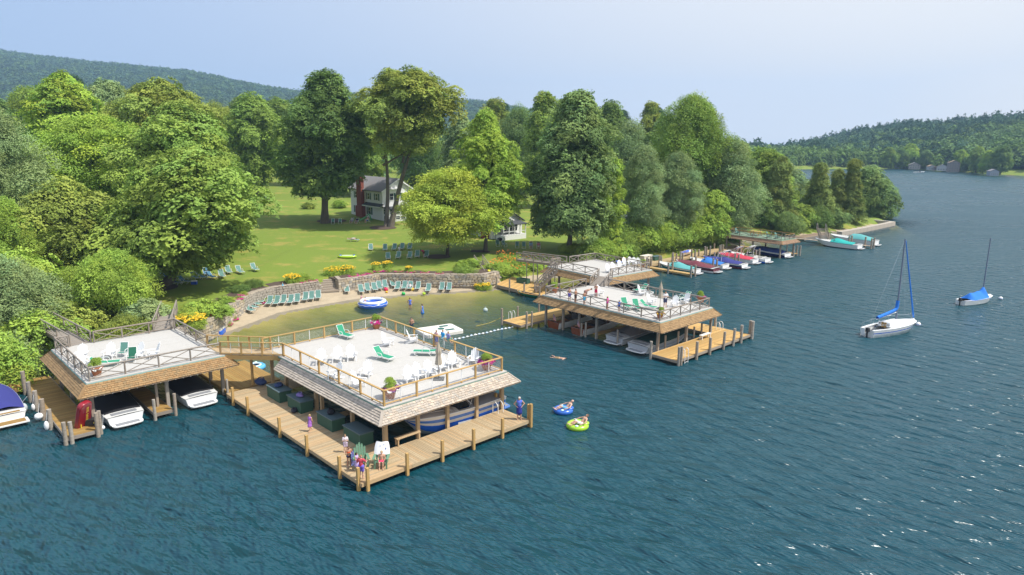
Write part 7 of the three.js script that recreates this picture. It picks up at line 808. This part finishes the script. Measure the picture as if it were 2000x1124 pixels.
// in and by the water
person('woman in white and blue swimsuit wading knee deep with hand on hip', 'hips', 1.66, [-12.42, -0.45, -81.70], 0.2, 1, 'brown', 'bun', [['swimsuit', fab(0.10, 0.17, 0.6)]]); person('woman in blue swim dress wading past the raft', 'stand', 1.66, [-10.59, -0.60, -79.11], 1.4, 0, 'brown', 'bun', [['dress', fab(0.05, 0.20, 0.62)]]); person('shirtless man standing waist deep beyond the new deck', 'hold', 1.8, [-11.08, -0.95, -73.66], 0, 1, 'dark', 'short', [['trunks', fab(0.05, 0.05, 0.1)]]);
person('swimmer doing a front crawl off the crowded boathouse', 'swim', 1.7, [3.65, -0.03, -62.52], 1.15, 0, 'dark', 'short', [['trunks', fab(0.3, 0.2, 0.1)]]);
{ const p = [3.94, 0.00, -48.86], q = [4.73, 0.00, -46.03]; person('bald man floating in the blue ring', 'lounge', 1.75, [p[0] + 0.25, 0.12, p[2]], -1.35, 2, null, 'short', [['trunks', fab(0.12, 0.35, 0.55)]]); person('bearded man in sunglasses floating on the lime ring', 'lounge', 1.78, [q[0] + 0.3, 0.12, q[2]], -1.25, 0, 'brown', 'short', [['trunks', fab(0.6, 0.6, 0.62)]]); }
person('child in pink swimsuit standing behind the round float', 'stand', 1.1, [-18.81, -0.05, -83.84], 1.3, 2, 'brown', 'short', [['swimsuit', fab(0.6, 0.3, 0.4)]]); person('child pushing on the rim of the round float', 'reach', 1.05, [-18.13, -0.10, -82.71], 1.3, 0, 'blond', 'short', [['trunks', fab(0.5, 0.2, 0.2)]]); { const p = [-17.42, 0.00, -83.96]; person('small child sitting inside the round float', 'sit', 0.95, [p[0] - 0.9, 0.1, p[2] + 0.1], 1.2, 2, 'brown', 'short', [['trunks', fab(0.5, 0.3, 0.3)]]); person('child in green shirt sitting inside the round float', 'sit', 1.05, [p[0] + 0.25, 0.1, p[2] - 0.2], 0.2, 0, 'dark', 'short', [['shirt', fab(0.03, 0.25, 0.25)]]); person('child with head above the far rim of the round float', 'sit', 0.95, [p[0] + 1.1, 0.05, p[2] - 0.3], -1.2, 2, 'brown', 'short', [['trunks', fab(0.1, 0.2, 0.5)]]); }
const lawnP = (x, z, y = 0) => [x, groundY(x, z) + y, z];
{ const q = [-27.52, -118.16], L = chaise('blue lounge lying flat under the sunbather on the lawn', M.slingBlue, 0.1); L.position.set(q[0], groundY(...q) + 0.005, q[1]); L.rotation.y = 1.5; person('sunbather in white bikini lying on the flat lounge', 'lie', 1.65, [q[0] - 1.05, groundY(...q) + 0.48, q[1]], PI / 2, 0, 'brown', 'short', [['bikiniTop', fab(0.7, 0.7, 0.7)], ['briefs', fab(0.7, 0.7, 0.7)]]).rotation.y = 1.5 + PI; }
person('woman in bright pink shirt and black shorts bending over a lounge', 'bend', 1.65, lawnP(-13.58, -104.53), -0.8, 1, 'dark', 'bun', [['shirt', fab(0.62, 0.02, 0.16)], ['shorts', fab(0.015, 0.015, 0.02)]]); person('child in white shirt standing among the lawn lounges', 'stand', 1.2, lawnP(-17.79, -107.22), 0.2, 1, 'brown', 'short', [['shirt', fab(0.7, 0.7, 0.7)], ['shorts', fab(0.4, 0.4, 0.42)]]);
person('seated person in blue shorts at the first chair near the chimney', 'sitBack', 1.7, lawnP(-32.62, -139.35), -0.3, 1, 'dark', 'short', [['shirt', fab(0.5, 0.5, 0.55)], ['shorts', fab(0.06, 0.12, 0.4)]]); person('seated person in dark shirt under the huge maple', 'sitBack', 1.7, lawnP(-31.46, -138.79), -0.3, 0, 'brown', 'short', [['shirt', fab(0.04, 0.05, 0.08)], ['shorts', fab(0.2, 0.2, 0.25)]]); person('shirtless man in blue trunks seated near the ash trunk', 'sitBack', 1.75, lawnP(-29.72, -140.40), -0.8, 2, 'brown', 'short', [['trunks', fab(0.04, 0.08, 0.4)]]); person('person in pale blue shirt sitting outside the cottage', 'sitBack', 1.65, lawnP(3.15, -115.60), 0, 0, 'brown', 'long', [['shirt', fab(0.3, 0.45, 0.6)], ['shorts', fab(0.4, 0.4, 0.45)]]); person('person in striped red and white shirt sitting outside the cottage', 'sitBack', 1.7, lawnP(4.44, -115.30), 0, 1, 'dark', 'short', [['shirt', fab(0.6, 0.25, 0.3)], ['shorts', fab(0.7, 0.7, 0.7)]]); person('child in white on a lounge at the long wall', 'sitBack', 1.15, (() => { const q = [-13.76, -92.49]; return [q[0], groundY(q[0], q[1] + 1.5) + 0.02, q[1] + 1.5]; })(), 0, 2, 'sand', 'short', [['shirt', fab(0.7, 0.68, 0.7)], ['shorts', fab(0.6, 0.3, 0.35)]]);
// ---------- floats, toys and gear ----------
const vinyl = (r, g, b) => pmat(r, g, b, 0.28, { clearcoat: 0.4, clearcoatRoughness: 0.2 });
function torus(R, r, y = 0, sy = 0.9, n = 36) { const g = new THREE.TorusGeometry(R, r, 10, n); g.rotateX(PI / 2); g.scale(1, sy, 1); g.translate(0, y, 0); return g; }
{ const T = thing('round_float', 'large round blue and white inflatable float near the beach', 'float', [-17.15, 0.00, -82.60]); part('lower_tube', torus(1.45, 0.36, 0.2, 1.0, 44), vinyl(0.02, 0.12, 0.62), T); part('upper_tube', torus(1.4, 0.26, 0.55, 0.8, 44), vinyl(0.8, 0.82, 0.84), T); part('floor', new THREE.CylinderGeometry(1.25, 1.25, 0.05, 30).translate(0, 0.12, 0), vinyl(0.10, 0.30, 0.70), T); for (let k = 0; k < 4; k++) part('cup_holder', new THREE.CylinderGeometry(0.1, 0.1, 0.06, 10).translate(1.4 * cos(k * 1.57 + 0.7), 0.74, 1.4 * sin(k * 1.57 + 0.7)), vinyl(0.02, 0.12, 0.62), T); part('grab_rope', pipe([...Array(24)].map((_, k) => [1.83 * cos(k * 0.2618), 0.32 + 0.05 * cos(k * 3.14), 1.83 * sin(k * 0.2618)]), 0.02, 4, 72, true), M.white, T); }
for (const [p, R, m, l, h] of [[[3.95, 0.00, -48.96], 0.52, vinyl(0.03, 0.14, 0.55), 'blue swim ring with a man lying in it', 1], [[4.77, 0.00, -46.12], 0.58, vinyl(0.36, 0.62, 0.03), 'lime green swim ring with a man lying in it', 1], [[-22.85, 0.00, -58.41], 0.72, vinyl(0.10, 0.42, 0.72), 'pale blue swim ring floating behind the footbridge', 0]]) { const T = thing('swim_ring', l, 'swim ring', p); part('ring', torus(R, 0.24, 0.14), m, T); part('headrest', h ? torus(0.3, 0.12, 0.32, 0.8, 16).scale(1, 1, 0.8).translate(R * 0.75, 0, 0) : torus(R * 0.72, 0.1, 0.3), h ? m : vinyl(0.6, 0.72, 0.8), T); for (const k of [-1, 1]) part('grip', ball(0.14, -R * 0.2, 0.34, k * R, 1, 0.5, 1), vinyl(0.55, 0.75, 0.7), T); }
{ const T = thing('swim_raft', 'white floating swim raft with dark mats and boarding ladder', 'raft', [-7.69, 0.00, -70.61], 0.55), s = new THREE.Shape(); const w = 2.1, h = 1.5, r = 0.35; s.moveTo(-w + r, -h); s.lineTo(w - r, -h); s.quadraticCurveTo(w, -h, w, -h + r); s.lineTo(w, h - r); s.quadraticCurveTo(w, h, w - r, h); s.lineTo(-w + r, h); s.quadraticCurveTo(-w, h, -w, h - r); s.lineTo(-w, -h + r); s.quadraticCurveTo(-w, -h, -w + r, -h); part('float_body', new THREE.ExtrudeGeometry(s, { depth: 0.28, bevelEnabled: true, bevelSize: 0.08, bevelThickness: 0.08, bevelSegments: 3 }).rotateX(-PI / 2).translate(0, 0.02, 0), mat(0.72, 0.69, 0.62, 0.6), T); const d = mat(0.02, 0.11, 0.10, 0.8); for (const [x, z, a] of [[0.9, -0.8, 0], [0.9, 0.75, 0]]) part('mat_panel', box(1.0, 0.03, 0.42, x, 0.4, z), d, T); part('mat_panel', new THREE.CylinderGeometry(0.36, 0.36, 0.03, 18).translate(0.2, 0.4, 0), d, T); for (const k of [0, 0.5]) part('ladder', pipe([[-1.7 + k, -0.6, 1.75], [-1.7 + k, 0.8, 1.7], [-1.7 + k, 1.0, 1.45], [-1.7 + k, 0.8, 1.2], [-1.7 + k, 0.38, 1.15]], 0.025), M.steel, T); }
{ // swim line with white floats from the swim dock to the new boathouse
  const a = [-5.98, -67.79], b = [0.71, -73.40], T = thing('float_line', 'swim line of white floats strung between the two boathouses', 'rope'); part('rope', rod([a[0], 0.05, a[1]], [b[0], 0.05, b[1]], 0.015, 0.015, 4), M.white, T); const g = ball(0.11, 0, 0, 0, 1.5, 0.9, 0.9, 8); for (let k = 0; k < 17; k++) { const f = part('float', g, k % 2 ? GEL.white : mat(0.55, 0.66, 0.8, 0.5), T), t = (k + 0.5) / 17; f.position.set(mixn(a[0], b[0], t), 0.06, mixn(a[1], b[1], t) + 0.1 * sin(k)); f.rotation.y = 0.6; }
  const c = [-3.91, -73.24], d = [-0.88, -74.18]; tag(part('mooring_line', pipe([[c[0], 0.03, c[1]], [mixn(c[0], d[0], 0.5), 0.3, mixn(c[1], d[1], 0.5)], [d[0], 0.9, d[1]]], 0.025), mat(0.6, 0.45, 0.08, 0.8)), 'yellow mooring line running from the swim dock pile into the water', 'rope');
}
for (const [x, z, l] of [[-3.18, -80.48, 'small grey mooring ball in the middle of the cove']]) { const b = thing('mooring_buoy', l, 'buoy', [x, 0.05, z]); part('float', ball(0.3), mat(0.4, 0.48, 0.46, 0.6), b); part('ring', new THREE.TorusGeometry(0.08, 0.02, 5, 12).translate(0, 0.32, 0), M.steel, b); }
{ // towable tube with its lettering, leaning on the post
  const c = document.createElement('canvas'); c.width = 512; c.height = 160; const x = c.getContext('2d'); x.fillStyle = '#8e1526'; x.fillRect(0, 0, 512, 160); x.fillStyle = '#d9c62a'; x.font = 'bold 92px sans-serif'; x.textAlign = 'center'; x.textBaseline = 'middle'; x.fillText('BIG MABLE', 262, 84); const t = new THREE.CanvasTexture(c); t.colorSpace = THREE.SRGBColorSpace;
  const q = inFrame('B', -0.95, -0.35), T = thing('towable_tube', 'dark red towable tube lettered BIG MABLE propped on the plank dock', 'towable tube', [q[0], 0.52, q[1]], FR.B[2] + 0.5); const red = vinyl(0.27, 0.012, 0.022);
  const tilt = new THREE.Group(); tilt.name = 'tube_body'; tilt.rotation.set(0.35, 0, 0.12); T.add(tilt); part('cushion', new THREE.ExtrudeGeometry((() => { const s = new THREE.Shape(); s.moveTo(-0.42, 0); s.lineTo(0.5, 0); s.lineTo(0.5, 1.7); s.quadraticCurveTo(0.5, 1.95, 0.25, 1.95); s.lineTo(0.0, 1.95); s.quadraticCurveTo(-0.3, 1.95, -0.32, 1.6); s.closePath(); return s; })(), { depth: 0.25, bevelEnabled: true, bevelSize: 0.06, bevelThickness: 0.06, bevelSegments: 2 }), red, tilt); part('lettering', new THREE.PlaneGeometry(1.55, 0.42).rotateZ(-PI / 2).translate(0.2, 0.95, 0.325), mat(1, 1, 1, 0.5, { map: t }), tilt); const stripe = vinyl(0.62, 0.5, 0.03); part('backrest', box(0.85, 0.4, 0.6, 0.5, 0.22, 0.55, 0.4), M.rubber, T); for (let k = 0; k < 4; k++) part('stripe', box(0.10, 0.3, 0.03, 0.28 + k * 0.2, 0.3, 0.86 + 0.0, 0.4, 0, -0.6).translate(0, 0, -(k - 1) * 0.09), stripe, T); part('strap', [box(0.06, 0.35, 0.05, 0.0, 1.95, 0.15), box(0.06, 0.3, 0.05, -0.3, 0.1, 0.4)], stripe, T);
}
// fenders on the dock piles
for (const [a, b, l, s] of [[-2.62, 1.45, 'white fender hanging on the first pile of the plank dock', [0.16, 0.34]], [-2.66, 3.75, 'fat white fender on the second pile of the plank dock', [0.28, 0.24]], [-2.6, 6.0, 'small white fender on the third pile of the plank dock', [0.13, 0.26]], [0.1, -1.55, 'round white fender at the slip corner pile', [0.15, 0.15]]]) { const [x, z] = inFrame('B', a, b), T = thing('fender', l, 'fender', [x, 0.42, z]); part('float', ball(1, 0, 0, 0, s[0], s[1], s[0], 12), M.plasticWhite, T); part('rope', rod([0, s[1] * 0.9, 0], [0.15, 0.95, 0], 0.02), M.white, T); }
{ const [x, z] = inFrame('B', -3.2, 6.6), T = thing('fender', 'big pale round fender beside the navy-covered boat', 'fender', [x, 0.35, z]); part('float', ball(0.36, 0, 0, 0, 1, 1.1, 1, 14), mat(0.5, 0.55, 0.57, 0.5), T); part('rope', rod([0, 0.38, 0], [0.5, 0.9, 0], 0.02), M.white, T); }
// bits on the new dock
{ const q = inFrame('A', ...[-1.17, 13.33]), T = thing('bucket', 'orange plastic bucket beside the storage boxes', 'bucket', [q[0], 0.555, q[1]]); part('pail', lathe([[0.02, 0.01], [0.14, 0], [0.18, 0.32], [0.19, 0.32], [0.19, 0.34], [0.165, 0.33], [0.13, 0.03], [0.02, 0.03]], 16), mat(0.72, 0.20, 0.02, 0.5), T); part('handle', pipe([[-0.18, 0.32, 0], [-0.1, 0.2, 0.2], [0.1, 0.2, 0.2], [0.18, 0.32, 0]], 0.01), M.white, T); }
function bag(label, p, m, sc, seed) { const T = thing('bag', label, 'bag', p, seed), r = RNG(seed); part('pouch', grid(14, 10, (u, v) => { const a = u * 6.283, t = v * PI - PI / 2, k = 1 + 0.25 * (vnoise(u * 6, v * 5, 6, seed) - 0.5); return [0.34 * k * cos(a) * cos(t), 0.16 + 0.17 * sin(t) * k, 0.24 * k * sin(a) * cos(t)]; }), m, T); part('strap', pipe([[-0.2, 0.28, 0.05], [-0.1, 0.4, 0.1], [0.12, 0.38, 0.08], [0.22, 0.26, 0.02]], 0.022), m, T); part('flap', box(0.36, 0.03, 0.2, 0.02, 0.31, 0.02, 0.3), m, T); T.scale.setScalar(sc); return T; }
const navyCloth = cloth(0.035, 0.06, 0.16), blk = cloth(0.02, 0.02, 0.028); { const on = (px, y) => [px[0], y, px[1]]; const b1 = inFrame('A', ...[-0.84, 16.72]), b2 = inFrame('A', ...[-1.53, 9.50]), b3 = inFrame('A', -1.05, 12.9), b4 = inFrame('A', -0.85, 9.9), b5 = inFrame('A', -0.8, 5.5); bag('slate blue heap of towels on the dock under the footbridge', on(b1, 0.553), navyCloth, 1.5, 3); bag('black gear bag lying on the shaded dock', on(b2, 0.553), blk, 1.0, 5); bag('navy backpack on the storage box near the footbridge', on(b3, 1.45), navyCloth, 1.0, 7); bag('bundle of violet towels on the second storage box', on(b4, 1.45), cloth(0.22, 0.16, 0.4), 0.9, 9); bag('black dive gear with red straps on the third storage box', on(b5, 1.45), blk, 1.1, 11); }
// lawn and beach things
{ const q = [-25.09, -103.30], T = thing('pool_float', 'lime green and white inflatable lounger lying on the lawn', 'float', lawnP(...q, 0.02), 0.1); part('tube', torus(0.55, 0.2, 0.2).scale(1.9, 1, 1), vinyl(0.40, 0.62, 0.02), T); part('cushion', box(1.5, 0.14, 0.7, 0, 0.3, 0), vinyl(0.75, 0.8, 0.76), T); for (const k of [-1, 1]) part('cap', ball(0.22, k * 1.0, 0.28, 0, 1, 1, 1.4), vinyl(0.02, 0.08, 0.5), T); }
{ const q = [-39.57, -83.86], T = thing('cooler', 'blue cooler with white lid under the dense maple', 'cooler', lawnP(...q), 0.1); part('tub', box(0.65, 0.38, 0.4, 0, 0.19, 0), mat(0.02, 0.08, 0.5, 0.5), T); part('lid', box(0.68, 0.1, 0.43, 0, 0.43, 0), M.plasticWhite, T); part('handle', pipe([[-0.33, 0.3, 0.1], [-0.4, 0.42, 0.0], [-0.33, 0.3, -0.1]], 0.015), M.plasticWhite, T); }
for (const [x, z, m, l, s] of [[-16.81, -89.85, [0.7, 0.03, 0.12], 'red toy truck on the sand', 0.3], [-16.60, -89.04, [0.75, 0.45, 0.02], 'orange toy shovel at the water edge', 0.2], [-14.30, -88.64, [0.03, 0.5, 0.12], 'green toy turtle at the water edge', 0.28], [-11.62, -88.75, [0.45, 0.65, 0.05], 'lime toy post standing in the shallows', 0.26], [-8.76, -91.42, [0.02, 0.12, 0.6], 'blue toy bucket at the water edge', 0.26], [-13.42, -90.50, [0.7, 0.5, 0.05], 'yellow toy digger on the sand', 0.3], [-13.06, -91.90, [0.6, 0.03, 0.06], 'red ball on the sand below the wall', 0.2], [-3.24, -94.64, [0.75, 0.62, 0.03], 'yellow pail by the beach stairs', 0.26]]) { const T = thing('beach_toy', l, 'toy', [x, max(0.02, groundY(x, z)), z], s * 9), c = mat(...m, 0.5); part('body', lathe([[0.01, 0], [0.7 * s, 0], [0.9 * s, 0.8 * s], [0.6 * s, 1.1 * s], [0.02, 1.0 * s]], 10), c, T); part('knob', ball(0.35 * s, 0.6 * s, 1.0 * s, 0), c, T); part('handle', pipe([[-0.8 * s, 0.7 * s, 0], [0, 1.5 * s, 0], [0.8 * s, 0.7 * s, 0]], 0.06 * s), c, T); }
for (const [p, l] of [[[-30.92, -68.58, 0], 'small orange flag on the curved wall cap'], [[-28.57, -83.90, 0], 'small blue cup on the curved wall cap']]) { const T = thing('marker', l, 'marker', [p[0], 2.1, p[1]]); part('base', new THREE.ConeGeometry(0.14, 0.34, 8).translate(0, 0.17, 0), l.includes('orange') ? mat(0.75, 0.12, 0.04, 0.6) : mat(0.1, 0.4, 0.6, 0.6), T); part('cap', ball(0.05, 0, 0.34, 0), M.white, T); }
{ const q = [-23.69, -89.52], T = thing('path_light', 'small white lamp post beside the yellow mound at the steps', 'lamp post', lawnP(...q)); part('post', rod([0, 0, 0], [0, 0.8, 0], 0.06, 0.06, 8), M.plasticWhite, T); part('hood', new THREE.ConeGeometry(0.16, 0.16, 10).translate(0, 0.88, 0), M.plasticWhite, T); }
{ const q = [-30.42, -143.25], T = thing('toy_slide', 'bright green plastic slide in front of the white house', 'slide', lawnP(...q), 0.4), m = mat(0.03, 0.48, 0.10, 0.5); part('chute', grid(6, 4, (u, v) => [mixn(-1.4, 0.6, u), 1.25 * Math.pow(u, 1.2) + 0.12 * abs(v - 0.5) * 2, (v - 0.5) * 0.9]), m, T); part('ladder', [beam([0.6, 1.3, -0.4], [1.0, 0, -0.4], 0.08), beam([0.6, 1.3, 0.4], [1.0, 0, 0.4], 0.08), ...[0.3, 0.6, 0.9].map((y) => box(0.1, 0.05, 0.8, 0.93 - y * 0.3, y, 0))], m, T); }
{ const q = [-2.19, -118.34], T = thing('grill', 'black barbecue grill by the cottage chimney', 'grill', lawnP(...q), 0.3); part('bowl', ball(0.4, 0, 0.95, 0, 1.2, 0.7, 0.8), M.rubber, T); part('lid', ball(0.4, 0, 1.02, 0, 1.2, 0.7, 0.8), M.rubber, T); for (const [x, z] of [[-0.3, 0.2], [0.3, 0.2], [-0.3, -0.2], [0.3, -0.2]]) part('leg', rod([x * 1.3, 0, z], [x, 0.8, z], 0.025), M.rubber, T); }
for (const [k, l] of [[0, 'red and yellow beach ball among the upper deck chairs'], [1, 'blue inflatable on the upper deck by the railing']]) { const q = onU(...(k ? [9.31, 5.86] : [10.51, 5.98]), 0), T = thing('beach_toy', l, 'toy', q.slice(0, 3)); part('body', k ? torus(0.4, 0.14, 0.16) : ball(0.32, 0, 0.32, 0), k ? vinyl(0.02, 0.12, 0.5) : vinyl(0.6, 0.08, 0.04), T); part('panel', ball(k ? 0.2 : 0.25, 0.1, k ? 0.3 : 0.45, 0.1), vinyl(0.75, 0.5, 0.03), T); }
{ const q = [22.43, -113.87], T = thing('storage_box', 'white deck box beside the green one on the boardwalk', 'box', [q[0], 0.53, q[1]], 0.75); part('tub', box(2.2, 0.85, 0.9, 0, 0.43, 0), mat(0.68, 0.62, 0.52, 0.6), T); part('lid', box(2.3, 0.12, 1.0, 0, 0.91, 0), mat(0.74, 0.69, 0.6, 0.6), T); part('handle', box(0.3, 0.06, 0.06, 0, 0.75, 0.48), M.rubber, T); }

renderer.render(scene, camera);
